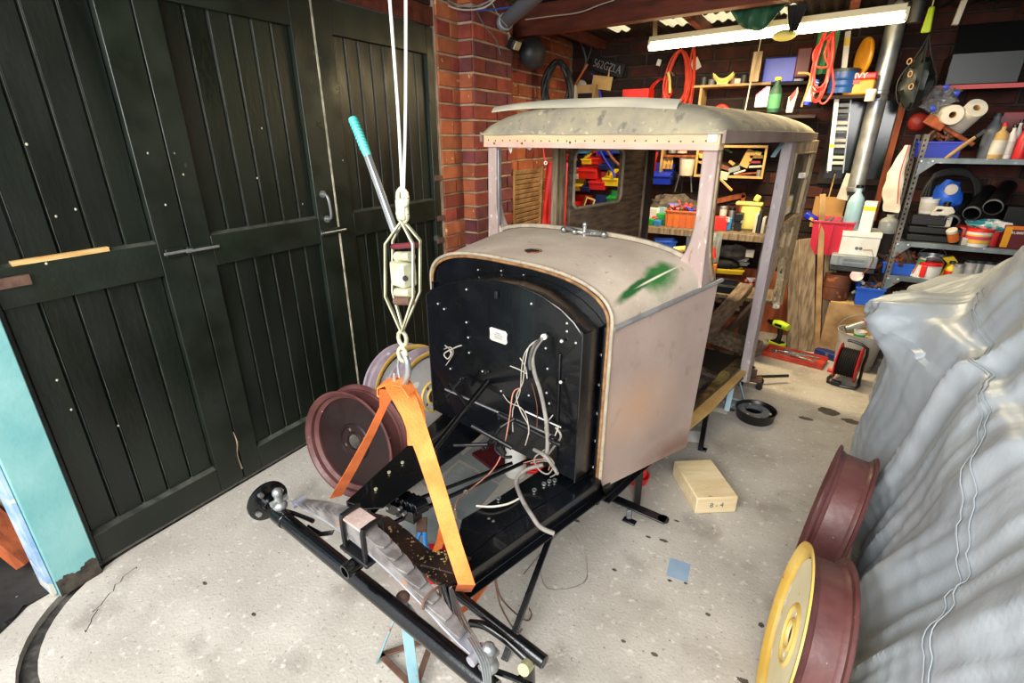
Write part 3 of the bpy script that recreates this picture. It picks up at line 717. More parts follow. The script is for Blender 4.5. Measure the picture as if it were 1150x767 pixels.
# inner metal glazing strips
for sg in (-1,):
    mb = MB(); mb.b2((sg * .508, VW - .022, 1.12), (sg * .498, VW - .004, ZH - .03)); P('glazing_strip', mb, 'steel_strip', bev=.002)
# base rail, following the scuttle's rear arch
base = [(u, VW - .004, z + .012) for u, z in [(k, ztop(k, VW)) for k in [x * .055 for x in range(-10, 11)]]]
mb = MB(); mb.ribbon(base, (0, 1, 0), .02, .018); P('windscreen_base', mb, 'bead', bev=.003)
# fittings lying on the rear edge
p = Vector((.045, VW - .05, ztop(.045, VW - .05)))
mb = MB()
for a, r_, l_ in [(0.1, .010, .075), (2.9, .009, .085), (1.3, .009, .05), (-.9, .008, .06), (3.6, .008, .05)]:
    d = Vector((math.cos(a), math.sin(a) * .3, .1)); mb.tube([p + Vector((0, 0, .012)), p + d * l_ + Vector((0, 0, .012)), p + d * l_ * 1.3 + Vector((0, 0, -.002 + .014))], r_, 8)
mb.cyl(p, p + Vector((0, 0, .045)), .009); mb.ball(p + Vector((0, 0, .05)), .012, 10, 6); mb.ball(p + Vector((.10, 0, .018)), .015, 10, 6); mb.ball(p + Vector((-.11, -.005, .016)), .015, 10, 6); mb.ball(p + Vector((-.04, -.02, .016)), .013, 10, 6)
P('wiper_fitting', mb, 'bright_steel')
# -- header board with its row of nail heads
mb = MB(); mb.prism([(0, 0), (0, .058), (.03, .063), (.05, .063), (.05, 0)], (-.585, VW - .035, ZH - .018), (0, 1, 0), (0, 0, 1), (1.165, 0, 0)); hd = P('header_board', mb, 'header_wood', bev=.004)
mb = MB(); mb.b2((-.583, VW - .0365, ZH - .018), (.578, VW - .0345, ZH + .003)); P('header_facing', mb, 'header_pink', par=hd)
nm = MB(); nm.lathe([(.0035, 0), (.003, -.0015), (0, -.002)], 8, axis=(0, 1, 0)); nail = nm.mesh('nail', 'rust_steel')
for k in range(24):
    o = bpy.data.objects.new('nail', nail); C.objects.link(o); o.parent = hd; o.location = (-.55 + k * .047, VW - .0365, ZH + .012 + rnd.uniform(-.002, .002))
for px, py in [(555, 161), (586, 161), (640, 160), (716, 150)]:
    p = L(px, py, v=VW - .04); o = bpy.data.objects.new('nail', nail); C.objects.link(o); o.parent = hd; o.location = p; o.scale = (1.5,) * 3
mb = MB(); mb.box((.555, VW - .037, ZH + .03), (.035, .006, .04)); P('corner_plate', mb, 'off_white', par=hd)
# torn paper hanging from the header's left end
for px, w, h in ((573, .03, .03), (594, .05, .012)):
    p = L(px, 157, v=VW); mb = MB(); mb.prism([(-w / 2, 0), (w / 2, 0), (w * .3, -h * .6), (w * .1, -h), (-w * .1, -h * .7)], (p.x, VW, ZH - .018), (1, 0, 0), (0, 0, 1), (0, .001, 0)); P('torn_lining', mb, 'off_white', par=hd)
# -- roof : crowned cloth skin with rounded rear
VF, VRr = VW - .045, 2.22
def roof_w(v): 
    t = (v - VF) / (VRr - VF); return .592 * (1 - .16 * t ** 2)
def rooff(a, b):
    v = VF + (VRr - VF) * b; w = roof_w(v); x = -1 + 2 * a; u = w * math.sin(x * PI / 2)
    ef = min(1, (v - VF) / .12); er = min(1, (VRr - v) / .42)
    e = math.sqrt(max(0, 1 - (1 - ef) ** 2.4)) * math.sqrt(max(0, 1 - (1 - er) ** 2))
    z = ZH + .045 + .118 * e * max(0, 1 - abs(u / w) ** 2.8) ** .5
    z += .004 * noise.noise(Vector((u * 5, v * 7, 0))) + .003 * math.sin(v * 22 + u * 2) * e
    return (u, v, z)
mb = MB(); mb.grid(rooff, 48, 60, thick=(0, 0, -.008)); rf = P('roof', mb, 'roof_cloth')
mb = MB(); mb.grid(lambda a, b: (-.56 + .95 * a, VF + .045 + .035 * b, rooff(.5 + .46 * (-.05 + .95 * (a * 1.0) - .45), (.035 + .075 * b) / (VRr - VF))[2] + .004 + .016 * (1 - a)), 24, 3, thick=(0, 0, .006)); P('roof_slat', mb, mat('slat_grey', '#a39c8c', '#bdb49c', rough=.8, scale=12, st=(.3, 1, 1)), par=rf)
for sg in (1, -1):
    vs = [VF + (VRr - .02 - VF) * k / 14 for k in range(15)]
    mb = MB(); mb.ribbon([(sg * (roof_w(v) + .004), v, ZH + .028 + .0 * v) for v in vs], (0, 0, 1), .046, .012); P('cant_rail', mb, 'roof_rail', bev=.002)
mb = MB(); mb.ribbon([(k * .04 * 1.0, VRr - .0, ZH + .028) for k in range(-12, 13)], (0, 0, 1), .046, .012); P('cant_rail', mb, 'roof_rail', bev=.002)
# roof sticks seen from below
for v in (.8, 1.15, 1.5, 1.85):
    mb = MB(); mb.ribbon([(u, v, rooff(.5 + math.asin(max(-1, min(1, u / roof_w(v)))) / PI, (v - VF) / (VRr - VF))[2] - .022) for u in [roof_w(v) * .97 * k / 8 for k in range(-8, 9)]], (0, 1, 0), .035, .018); P('roof_stick', mb, 'timber')
# blue-white strip hanging off the right cant rail
a = L(884, 153, u=.50); b = L(868, 176, u=.50); c2 = L(888, 165, u=.5)
mb = MB(); mb.bar(a, b, .02, .004); P('hanging_strip', mb, 'pale_blue'); mb = MB(); mb.bar(a + Vector((.0, .02, .0)), c2, .03, .004); P('hanging_strip', mb, 'white_plastic')
# -- door pillar (lilac) and rear quarter frame
def quad(u, pix, th, name, m, holes=(), bev=.004):
    o_ = [L(x, y, u=u) for x, y in pix]; hs = [[L(x, y, u=u) for x, y in h] for h in holes]
    mb = MB(); mb.plate([(p.y, p.z) for p in o_], [[(p.y, p.z) for p in h] for h in hs], (u, 0, 0), (0, 1, 0), (0, 0, 1), (-th, 0, 0)); return P(name, mb, m, bev=bev)
bt = L(893, 152, u=.535); bb = L(835, 425, u=.535)
bv0 = .5 * (bt.y + bb.y) - .02
mb = MB(); mb.prism([(bv0, .225), (bv0 + .075, .20), (bv0 + .085, .7), (bv0 + .085, ZH + .01), (bv0, ZH + .01)], (.547, 0, 0), (0, 1, 0), (0, 0, 1), (-.05, 0, 0)); P('door_pillar', mb, 'lilac_primer', bev=.005)
mb = MB(); mb.prism([(bv0 + .086, .62), (bv0 + .11, .66), (bv0 + .11, ZH + .01), (bv0 + .086, ZH + .01)], (.535, 0, 0), (0, 1, 0), (0, 0, 1), (-.05, 0, 0)); P('pillar_timber', mb, 'flaky_wood', bev=.004)
for (px, py) in ((900, 197), (871, 343)):
    p = L(px, py, u=.55); mb = MB(); mb.box((.555, p.y, p.z), (.03, .05, .028)); mb.ball((.567, p.y - .02, p.z), .013, 10, 6); P('door_striker', mb, 'off_white', bev=.003)
v0 = bv0 + .11; v1 = 2.17
# wheel arch shaped lower edge; window opening with dark glass
ar = [(v0 + .0, .66)] 
archpts = [(v0 + .40 * (1 - math.cos(a)) , .62 + .22 * math.sin(a)) for a in [PI * .06 * k for k in range(0, 9)]]
outer = [(v0, .66), (v0 + .05, .78), (v0 + .12, .88), (v0 + .20, .93), (v0 + .28, .93), (v0 + .33, .86), (v0 + .36, .74), (v0 + .37, .60), (v1 - .07, .58), (v1, ZH + .01), (v0, ZH + .01)]
wh = [(v0 + .045, 1.13), (v1 - .10, 1.17), (v1 - .06, 1.52), (v0 + .05, 1.52)]
sl = [[(v0 + .10, .98), (v0 + .19, 1.0), (v0 + .19, 1.09), (v0 + .10, 1.08)], [(v0 + .24, 1.0), (v0 + .33, .98), (v0 + .34, 1.1), (v0 + .24, 1.09)]]
mb = MB(); mb.plate(outer, [wh] + sl, (.53, 0, 0), (0, 1, 0), (0, 0, 1), (-.045, 0, 0)); P('quarter_frame', mb, 'flaky_wood', bev=.004)
mb = MB(); mb.b2((.50, v0 + .04, 1.12), (.506, v1 - .055, 1.53)); P('quarter_glass', mb, 'window_dark')
mb = MB(); mb.tube([(.533, *wh[0]), (.533, *wh[1]), (.533, *wh[2]), (.533, *wh[3]), (.533, *wh[0])], .008, 6, smooth=False); P('glazing_bead', mb, 'old_wood')
# the paper notice stuck inside the quarter glass
mb = MB(); mb.b2((.507, v0 + .07, 1.17), (.509, v0 + .15, 1.25)); P('notice', mb, 'tan')
# -- far (left) side: door with a rounded window, posts
def lq(x, y): return L(x, y, u=-.56)
a = lq(628, 165); b = lq(632, 255)
mb = MB(); mb.b2((-.575, a.y - .045, 1.0), (-.535, a.y + .045, ZH)); P('hinge_post', mb, 'old_wood', bev=.004)
p0 = lq(640, 200); p1 = lq(722, 200); 
dv0, dv1 = p0.y, p1.y
wz1 = lq(668, 162).z; wz0 = lq(668, 230).z; w0 = lq(643, 200).y; w1_ = lq(697, 200).y
def rrect(x0, z0, x1, z1, r, n=5):
    o = []
    for cx, cz, a0 in ((x1 - r, z1 - r, 0), (x0 + r, z1 - r, 90), (x0 + r, z0 + r, 180), (x1 - r, z0 + r, 270)):
        for k in range(n + 1): a = R(a0 + 90 * k / n); o.append((cx + r * math.cos(a), cz + r * math.sin(a)))
    return o
zt = ZH - .01
mb = MB(); mb.plate([(dv0, .45), (dv1, .45), (dv1, zt), (dv0, zt)], [rrect(w0, wz0, w1_, min(wz1, zt - .035), .05)], (-.55, 0, 0), (0, 1, 0), (0, 0, 1), (-.03, 0, 0)); P('side_door', mb, 'timber', bev=.003)
fr_ = rrect(w0, wz0, w1_, min(wz1, zt - .035), .05); mb = MB(); mb.tube([(-.547, y, z) for y, z in fr_ + [fr_[0]]], .010, 6, smooth=False); P('window_surround', mb, 'bead')
mb = MB(); mb.b2((-.575, dv1 + .004, .4), (-.50, dv1 + .05, ZH)); P('rear_post', mb, 'dark_wood', bev=.004)
mb = MB(); mb.b2((-.577, dv1 - .006, .4), (-.535, dv1 + .006, ZH - .01)); P('door_edge', mb, 'old_wood', bev=.002)
mb = MB(); mb.b2((-.56, dv1 + .05, .5), (-.54, 2.1, ZH)); P('rear_side_panel', mb, 'dark_wood')
# -- timber floor framing and sill behind the scuttle
for (a, b, z, w, h, m) in [((788, 372), (852, 393), .34, .09, .10, 'timber'), ((790, 378), (838, 322), (.42, .60), .09, .06, 'timber'), ((812, 378), (850, 338), (.34, .5), .03, .06, 'dark_wood'), ((780, 362), (800, 372), .40, .05, .05, 'timber')]:
    za_, zb_ = z if isinstance(z, tuple) else (z, z); p = at(*a, Z=za_); q = at(*b, Z=zb_); mb = MB(); mb.bar(p, q, w, h); P('floor_timber', mb, m, bev=.006, world=True)
# plywood sill strip on the chassis edge
pts = [(764, 490), (800, 460), (838, 418), (834, 406), (822, 408), (806, 428), (786, 452), (766, 474)]
ps = [at(x, y, Z=.30) for x, y in pts]; mb = MB(); mb.prism([(p.x, p.y) for p in ps], (0, 0, .288), (1, 0, 0), (0, 1, 0), (0, 0, .012)); P('sill_board', mb, 'tan', bev=.002, world=True)
# black seat pan / inner arch
mb = MB(); mb.grid(lambda a, b: (.28 + .17 * math.sin(b * PI / 2) , .72 + .62 * a, .30 + .17 * math.cos(b * PI / 2) * math.sin(PI * (.12 + .8 * a))), 18, 8, thick=(0, 0, -.01)); P('inner_arch', mb, 'black_gloss')
mb = MB(); mb.b2((-.5, .66, .27), (.46, 1.75, .29)); P('floor_pan', mb, 'black_inside', bev=.003)
mb = MB(); mb.b2((-.46, .03, .30), (.46, .62, .315)); P('toe_board', mb, 'black_inside')
# ---------------------------------------------------------------- chassis (in room coordinates, flat rails of an A-frame)
def WP(name, mb, m, bev=0, par=None, label=None): return obj(name, mb, m, par or car, bev=bev, world=True, label=label)
Z0 = .335
RF = Vector((-.742, .90, Z0)); RB = Vector((-.545, 1.56, Z0)); LF = Vector((-1.235, .99, Z0)); LB = Vector((-1.33, 1.80, Z0))
REr = Vector((CO[0] + .47 * CA + 1.75 * SA, CO[1] - .47 * SA + 1.75 * CA, .25)); REl = Vector((CO[0] - .47 * CA + 1.75 * SA, CO[1] + .47 * SA + 1.75 * CA, .25))
def rail(a, b, sg):
    d = (b - a).normalized(); n = Vector((d.y, -d.x, 0)) * sg
    mb = MB(); prof = [(-.035, 0), (.035, 0), (.035, -.062), (.062, -.062), (.062, -.068), (.029, -.068), (.029, -.006), (-.029, -.006), (-.029, -.068), (-.05, -.068), (-.05, -.062), (-.035, -.062)]
    mb.prism(prof, a + Vector((0, 0, .035)), n, (0, 0, 1), (b - a)); return mb
RB2 = RB + (RB - RF).normalized() * .02; 
WP('chassis_rail', rail(RF, RB2, 1), 'black_gloss', bev=.003); WP('chassis_rail', rail(LF, LB, -1), 'black_gloss', bev=.003)
ra = Vector((RB.x, RB.y, .28)); mb = rail(Vector((-.535, 1.60, .285)), REr + Vector((-.0, 0, .03)), 1); WP('chassis_rail', mb, 'black_gloss', bev=.003)
mb = rail(Vector((-1.36, 1.78, .30)), REl + Vector((0, 0, .045)), -1); WP('chassis_rail', mb, 'black_gloss', bev=.003)
# triangular gusset plates over the rails in front of the bulkhead
def gus(pts, z, name='gusset_plate', m='black_gloss', holes=()):
    ps = [at(x, y, Z=z) for x, y in pts]; hs = [[(at(x, y, Z=z).x + r * math.cos(k * PI / 5), at(x, y, Z=z).y + r * math.sin(k * PI / 5)) for k in range(10)] for x, y, r in holes]
    mb = MB(); mb.plate([(p.x, p.y) for p in ps], hs, (0, 0, z - .004), (1, 0, 0), (0, 1, 0), (0, 0, .004)); return WP(name, mb, m, bev=.001)
gus([(519, 583), (548, 566), (640, 506), (668, 518), (664, 530), (560, 596), (505, 640)], .375, holes=[(549, 582, .006), (554, 585, .006)])
gus([(400, 560), (398, 572), (430, 570), (520, 505), (560, 470), (530, 470), (500, 484)], .374, holes=[(508, 483, .010)])
for px, py in [(611, 544), (617, 541), (623, 540), (600, 551), (560, 560), (523, 553)]:
    p = at(px, py, Z=.378); mb = MB(); mb.lathe([(.006, 0), (.009, 0), (.009, .006), (.006, .006)], 10, p, close=True); WP('washer', mb, 'bright_steel')
for px, py in [(437, 531), (422, 550), (470, 505), (452, 520)]:
    p = at(px, py, Z=.376); mb = MB(); mb.cyl(p, p + Vector((0, 0, .006)), .007, n=6); WP('bolt', mb, 'zinc_yellow')
# front cross member: dark brown, scuffed, dipping in the middle
def strip(pts, zs, w, th, name, m, side=(0, 1, 0)):
    mb = MB(); mb.ribbon([at(x, y, Z=z) for (x, y), z in zip(pts, zs)], side, w, th); return WP(name, mb, m, bev=.002)
strip([(404, 583), (425, 588), (447, 605), (465, 622), (484, 634), (500, 645), (515, 650)], [.375, .365, .35, .34, .345, .36, .372], .085, .012, 'front_cross_member', 'scuffed_brown', (.25, 1, 0))
strip([(490, 640), (500, 634), (512, 622)], [.372, .374, .378], .11, .01, 'scuffed_gusset', 'scuffed_brown', (1, .2, 0))
mb = MB(); mb.bar(LF + Vector((.0, -.02, -.01)), LF + Vector((.06, .02, -.01)), .03, .08); WP('rail_nose', mb, 'black_gloss', bev=.004)
# shock absorber cluster inside the left rail
p = at(452, 560, Z=.33); mb = MB()
for k in range(5): mb.cyl(p + Vector((-.05 + .025 * k, .0, -.03)), p + Vector((-.03 + .025 * k, .05, -.03)), .028, n=10)
mb.box(p + Vector((0, .0, -.05)), (.14, .05, .05)); WP('shock_absorber', mb, 'black_gloss', bev=.002)
for dx, dz in ((-.04, .0), (.0, -.02), (.04, .005), (.02, .02)): mb = MB(); mb.cyl(p + Vector((dx, -.03, dz - .03)), p + Vector((dx, -.045, dz - .03)), .007, n=6); WP('bolt', mb, 'bright_steel')
# cross tubes
def wt(name, pts, r, m, n=10, smooth=False, par=None): mb = MB(); mb.tube(pts, r, n, smooth=smooth); return WP(name, mb, m, par=par)
wt('cross_tube', [at(470, 560, Z=.27), at(575, 520, Z=.27)], .008, 'black_gloss')
wt('torque_bar', [at(440, 588, Z=.26), at(655, 488, Z=.30)], .009, 'black_gloss')
# -- front axle, spring, hub (at real height .35)
AL = at(306, 572, Z=.35); AR = at(556, 776, Z=.34)
ax = (AR - AL).normalized(); yy = Vector((ax.y, -ax.x, 0)) * -1     # yy : rearwards
wt('axle_tube', [AL + ax * .05, AR], .026, 'black_gloss', n=20)
mb = MB(); mb.cyl(AL + ax * .035, AL + ax * .095, .03, n=16); WP('axle_collar', mb, 'black_gloss', bev=.003)
# hub flange disc with four studs, bright ring
hc = at(303, 564, Z=.36) - ax * .02
mb = MB(); mb.lathe([(.0, -.012), (.030, -.012), (.034, -.004), (.070, -.003), (.074, 0), (.074, .010), (.070, .012), (.034, .014), (.030, .045), (0, .045)], 28, hc, axis=ax); hub = WP('hub_flange', mb, 'black_gloss')
sd = ax.cross(Vector((0, 0, 1))).normalized()
for k in range(4):
    a = PI / 4 + k * PI / 2 + .3; q = hc + (sd * math.cos(a) + Vector((0, 0, 1)) * math.sin(a)) * .052
    mb = MB(); mb.cyl(q + ax * .012, q + ax * .026, .010, n=6); WP('stud', mb, 'bright_steel', par=None)
wt('stub_axle', [hc, hc + ax * .09], .020, 'black_gloss')
# king pin yokes in grey steel
def yoke(c):
    mb = MB(); mb.cyl(c + Vector((0, 0, -.05)), c + Vector((0, 0, .055)), .014, n=10); mb.ball(c + Vector((0, 0, .055)), .019, 10, 6); mb.ball(c + Vector((0, 0, .0)), .026, 10, 6, sq=(1, 1, .8)); mb.cyl(c + yy * -.03 + Vector((0, 0, .02)), c + yy * .03 + Vector((0, 0, .02)), .011, n=8)
    WP('king_pin', mb, 'galv'); mb = MB(); mb.tube([c + Vector((0, 0, -.03)) + yy * .01, c + ax * .05 + yy * .03 + Vector((0, 0, -.035)), c + ax * .12 + yy * .05 + Vector((0, 0, -.04))], .008, 8); WP('steering_arm', mb, 'black_gloss')
yoke(AL + ax * .045 + Vector((0, 0, .035)) + yy * .01); yoke(AR - ax * .035 + Vector((0, 0, .04)) + yy * .02)
# steering arm of the left end
mb = MB(); mb.ribbon([at(345, 592, Z=.31), at(360, 600, Z=.30), at(374, 598, Z=.31)], (0, .6, .6), .018, .008); WP('drop_arm', mb, 'black_gloss')
# leaf spring
SL = at(330, 567, Z=.44); SM = at(428, 601, Z=.53); SR = at(536, 735, Z=.42)
SL.y = AL.y + .01
def spr(t):      # t -1..1 along the spring
    p = (SL * (1 - t) / 2 + SR * (1 + t) / 2); mid = (SL + SR) / 2
    return Vector((p.x, p.y, SL.z * (1 - t) / 2 + SR.z * (1 + t) / 2 + (.535 - (SL.z + SR.z) / 2 - .03) * (1 - t * t)))
nl = 8
for k in range(nl):
    e = 1.0 - k * .105; off = k * .0085; cpos = -.08
    pts = [spr(cpos + (tt * (e + (.0 if k else .0)) if True else 0) * (1 - cpos if tt > 0 else 1 + cpos)) + Vector((0, 0, off)) for tt in [x / 10 for x in range(-10, 11)]]
    w = [.046] * 21; w[0] = .026; w[-1] = .026; w[1] = .04; w[-2] = .04
    mb = MB(); mb.ribbon(pts, yy, w, .0075); WP('spring_leaf', mb, 'leaf_steel' if k else 'leaf_edge', bev=.0012)
for e_ in (SL, SR):
    mb = MB(); mb.cyl(e_ - yy * .025, e_ + yy * .025, .014, n=12); WP('spring_eye', mb, 'leaf_edge')
cc = spr(-.08) + Vector((0, 0, .072))
mb = MB(); mb.box(cc + Vector((0, 0, .002)), (.09, .062, .008), Euler((0, 0, math.atan2(ax.y, ax.x)))); WP('clamp_plate', mb, 'pink_primer', bev=.002)
for s_ in (-.048, .048):
    c3 = cc + ax * s_; mb = MB(); mb.tube([c3 - yy * .031 + Vector((0, 0, -.12)), c3 - yy * .031 + Vector((0, 0, 0)), c3 - yy * .02 + Vector((0, 0, .012)), c3 + yy * .02 + Vector((0, 0, .012)), c3 + yy * .031, c3 + yy * .031 + Vector((0, 0, -.12))], .0075, 8, sub=2); WP('spring_clip', mb, 'black_satin')
mb = MB(); mb.box(cc + Vector((0, 0, -.105)), (.13, .085, .012), Euler((0, 0, math.atan2(ax.y, ax.x)))); WP('spring_seat', mb, 'black_satin', bev=.003)
pt = cc + ax * .0 - yy * .055 + Vector((0, 0, -.135)); mb = MB(); mb.lathe([(.016, 0), (.022, 0), (.022, .05), (.016, .05)], 16, pt - yy * .02, axis=yy, close=True); WP('clamp_boss', mb, 'black_gloss')
mb = MB(); q = spr(.62) + Vector((0, 0, .02)); mb.tube([q - yy * .03 + Vector((0, 0, -.01)), q - yy * .026 + Vector((0, 0, .018)), q + yy * .026 + Vector((0, 0, .018)), q + yy * .03 + Vector((0, 0, -.03))], .004, 6, sub=2); WP('leaf_clip', mb, 'rust_steel')
# radius arms at the right end and the track rod
JE = at(612, 744, Z=.38)
wt('radius_arm', [at(508, 663, Z=.39), JE], .013, 'black_gloss', n=12)
mb = MB(); q0 = at(508, 663, Z=.39); d_ = (JE - q0).normalized(); mb.cyl(q0 + d_ * (JE - q0).length * .72, JE, .018, n=14); WP('radius_arm_socket', mb, 'black_gloss', bev=.002)
wt('radius_arm', [at(528, 700, Z=.38), at(545, 703, Z=.395), at(570, 720, Z=.385), at(596, 744, Z=.36)], .011, 'black_gloss', n=12, smooth=True)
p = at(594, 745, Z=.36); mb = MB(); mb.cyl(p, p + Vector((.0, -.03, .012)), .016, n=14); WP('ball_joint', mb, 'zinc_yellow'); mb = MB(); mb.cyl(p + Vector((0, 0, -.10)), p + Vector((0, 0, .01)), .020, .015, n=14); WP('joint_cup', mb, 'black_gloss')
wt('shackle_strap', [at(498, 655, Z=.40), at(508, 690, Z=.33)], .012, 'black_gloss'); 
for k, o_ in enumerate((0, 1, 2, 3)):
    wt('brake_wire', [at(505 + o_, 662, Z=.40), at(514 + 2 * o_, 700 - 3 * o_, Z=.42), at(528 + 3 * o_, 722, Z=.44), at(540 + 3 * o_, 745, Z=.44), at(545 + 2 * o_, 775, Z=.42)], .0028, 'galv', n=6, smooth=True)
# support leg under the right rail (long thin black bar to the floor)
mb = MB(); mb.bar(at(628, 575, Z=.27), at(566, 742, Z=.005), .022, .012); WP('prop_bar', mb, 'black_gloss', bev=.002)
mb = MB(); mb.bar(at(585, 760, Z=.30), at(575, 780, Z=.16), .03, .012); WP('prop_bar', mb, 'black_gloss', bev=.002)
# running-board brackets
def br(a, b, za, zb, w=.03, h=.008, n='bracket_bar'):
    mb = MB(); mb.bar(at(*a, Z=za), at(*b, Z=zb), w, h); return WP(n, mb, 'black_gloss', bev=.002)
zb_ = .17
br((672, 552), (748, 585), zb_, zb_, .045, .008)
mb = MB(); c5 = at(745, 583, Z=zb_); mb.cyl(c5 + Vector((0, 0, -.004)), c5 + Vector((0, 0, .004)), .0225, n=16); WP('bracket_end', mb, 'black_gloss')
br((667, 553), (662, 562), zb_ - .005, .12); br((662, 560), (672, 566), .12, .12, .02)
br((707, 572), (706, 583), zb_ - .005, .13, .022); br((700, 582), (714, 588), .13, .13, .03)
p1_ = at(714, 567, Z=0)
mb = MB(); mb.bar((p1_.x, p1_.y, .22), (p1_.x + .005, p1_.y - .01, .0), .030, .026); WP('bracket_leg', mb, 'black_gloss', bev=.002)
mb = MB(); mb.bar((p1_.x, p1_.y, .215), (p1_.x - .12, p1_.y + .05, .235), .03, .012); WP('bracket_bar', mb, 'black_gloss', bev=.002)
p2_ = at(787, 504, Z=.0)
mb = MB(); mb.bar((p2_.x, p2_.y, .22), (p2_.x, p2_.y, .01), .034, .026); mb.box((p2_.x + .01, p2_.y - .012, .008), (.045, .035, .008)); WP('bracket_leg', mb, 'black_gloss', bev=.002)
mb = MB(); mb.bar((p2_.x, p2_.y, .215), (p2_.x - .14, p2_.y - .12, .235), .03, .012); WP('bracket_bar', mb, 'black_gloss', bev=.002)
# pedals, column, linkages in the footwell
wt('steering_column', [at(548, 428, v=-.12), at(486, 505, v=-.55)], .012, 'black_gloss')
wt('bright_rod', [at(500, 437, v=-.2), at(622, 490, v=-.16)], .005, 'bright_steel')
wt('bright_rod', [at(590, 462, v=-.2), at(630, 480, v=-.16)], .004, 'bright_steel')
for a, b, va, vb, r_ in [((505, 430), (524, 455), -.18, -.22, .006), ((520, 424), (502, 446), -.18, -.2, .008), ((530, 478), (575, 503), -.35, -.30, .009), ((546, 502), (562, 480), -.34, -.26, .008), ((510, 500), (548, 499), -.42, -.36, .007), ((562, 480), (578, 470), -.26, -.22, .008), ((560, 500), (566, 510), -.33, -.32, .012)]:
    wt('pedal_linkage', [at(*a, v=va), at(*b, v=vb)], r_, 'black_satin')
wt('pedal_shaft', [at(560, 465, v=-.2), at(630, 500, v=-.18)], .010, 'black_satin')
for a in ((548, 417), (520, 424), (563, 468), (545, 502), (620, 492)):
    mb = MB(); p = at(*a, v=-.2); mb.box(p, (.02, .02, .012)); mb.cyl(p, p + Vector((0, -.02, 0)), .006, n=6); WP('linkage_joint', mb, 'black_satin', bev=.002)
q = at(566, 505, v=-.32); mb = MB(); mb.tube([q + Vector((-.03, 0, .03)), q + Vector((-.035, 0, -.01)), q + Vector((0, 0, -.03)), q + Vector((.03, 0, -.02))], .006, 8); WP('pedal_hook', mb, 'black_satin')
# -- wiring loom out of the bulkhead
def wv(name, pts, r, m, n=8): wt(name, [at(x, y, v=vv) for x, y, vv in pts], r, m, n=n, smooth=True)
wv('wiring_loom', [(613, 376, -.13), (604, 386, -.17), (598, 400, -.19), (600, 418, -.19), (607, 440, -.19), (613, 470, -.20), (615, 500, -.2), (612, 515, -.2)], .0075, 'grey_cable')
wv('wiring_loom', [(612, 378, -.13), (600, 388, -.19), (595, 405, -.2), (596, 415, -.2)], .0065, 'dark_cable')
p = at(612, 378, v=-.13); mb = MB(); mb.cyl(p, p + Vector((.004, -.02, .006)), .011, n=12); WP('loom_grommet', mb, 'off_white')
ws = [([(608, 380, -.14), (595, 388, -.19), (590, 405, -.21), (587, 430, -.2), (580, 445, -.2), (585, 462, -.2), (594, 480, -.2), (590, 500, -.2)], 'cream_cable', .003),
      ([(610, 378, -.14), (592, 392, -.2), (586, 412, -.21), (584, 440, -.2), (576, 460, -.2), (576, 485, -.22)], 'cream_cable', .0025),
      ([(584, 402, -.2), (590, 412, -.2), (592, 425, -.2)], 'cream_cable', .003), ([(573, 411, -.2), (583, 415, -.2), (592, 420, -.2)], 'cream_cable', .003),
      ([(565, 443, -.19), (572, 452, -.2), (585, 458, -.2), (592, 470, -.2), (594, 488, -.2)], 'cream_cable', .0025),
      ([(612, 505, -.2), (600, 515, -.22), (606, 528, -.22), (616, 532, -.2), (622, 520, -.2), (610, 508, -.21)], 'grey_cable', .004),
      ([(596, 520, -.22), (615, 518, -.2), (625, 530, -.2), (618, 536, -.2)], 'grey_cable', .0035),
      ([(588, 520, -.22), (604, 516, -.22), (618, 517, -.2), (616, 528, -.2)], 'copper_pink', .002),
      ([(583, 436, -.2), (576, 442, -.21), (572, 470, -.24), (565, 505, -.3), (553, 528, -.38), (530, 548, -.5), (515, 560, -.62), (511, 572, -.7)], 'copper_pink', .0032),
      ([(597, 430, -.19), (603, 455, -.19), (603, 480, -.2)], 'rust_tin', .0022),
      ([(621, 466, -.17), (612, 480, -.19), (618, 498, -.19), (628, 478, -.17)], 'cream_cable', .003),
      ([(624, 480, -.17), (630, 490, -.17), (622, 502, -.17), (614, 512, -.19)], 'grey_cable', .006)]
for pts, m, r_ in ws: wv('wire', pts, r_ * .72, m, 6)
wv('wire_tail', [(600, 505, -.2), (612, 512, -.22), (622, 525, -.2), (626, 532, -.19)], .007, 'grey_cable')
wt('earth_cable', [at(610, 522, Z=.45), at(590, 528, Z=.43), at(580, 540, Z=.42), at(586, 560, Z=.42), at(598, 580, Z=.42), at(607, 592, Z=.40), at(622, 599, Z=.38)], .008, 'grey_cable', smooth=True)
wt('earth_strap', [at(535, 568, Z=.385), at(552, 569, Z=.39), at(570, 566, Z=.385), at(583, 560, Z=.38)], .004, 'off_white', smooth=True)
mb = MB(); p = at(510, 575, Z=.10); mb.cyl(p, p + Vector((.015, -.02, -.01)), .012, n=8); WP('pipe_union', mb, 'zinc_yellow')
wt('wire', [at(500, 388, v=-.13), at(507, 395, v=-.16), at(503, 403, v=-.16), at(499, 397, v=-.15), at(512, 390, v=-.17), at(518, 388, v=-.18)], .003, 'cream_cable', smooth=True)
wt('wire', [at(499, 392, v=-.13), at(506, 390, v=-.18), at(509, 397, v=-.16), at(501, 410, v=-.14)], .0022, 'cream_cable', smooth=True)
# trailing wire loops on the floor
wt('trailing_wire', [at(628, 585, Z=.3), at(645, 600, Z=.12), at(658, 630, Z=.01), at(655, 655, Z=.004), at(615, 661, Z=.004), at(606, 630, Z=.05), at(605, 600, Z=.2), at(607, 590, Z=.3)], .002, 'grey_cable', n=6, smooth=True)
wt('trailing_wire', [at(645, 578, Z=.25), at(610, 618, Z=.1), at(588, 645, Z=.02)], .002, 'dark_cable', n=6, smooth=True)
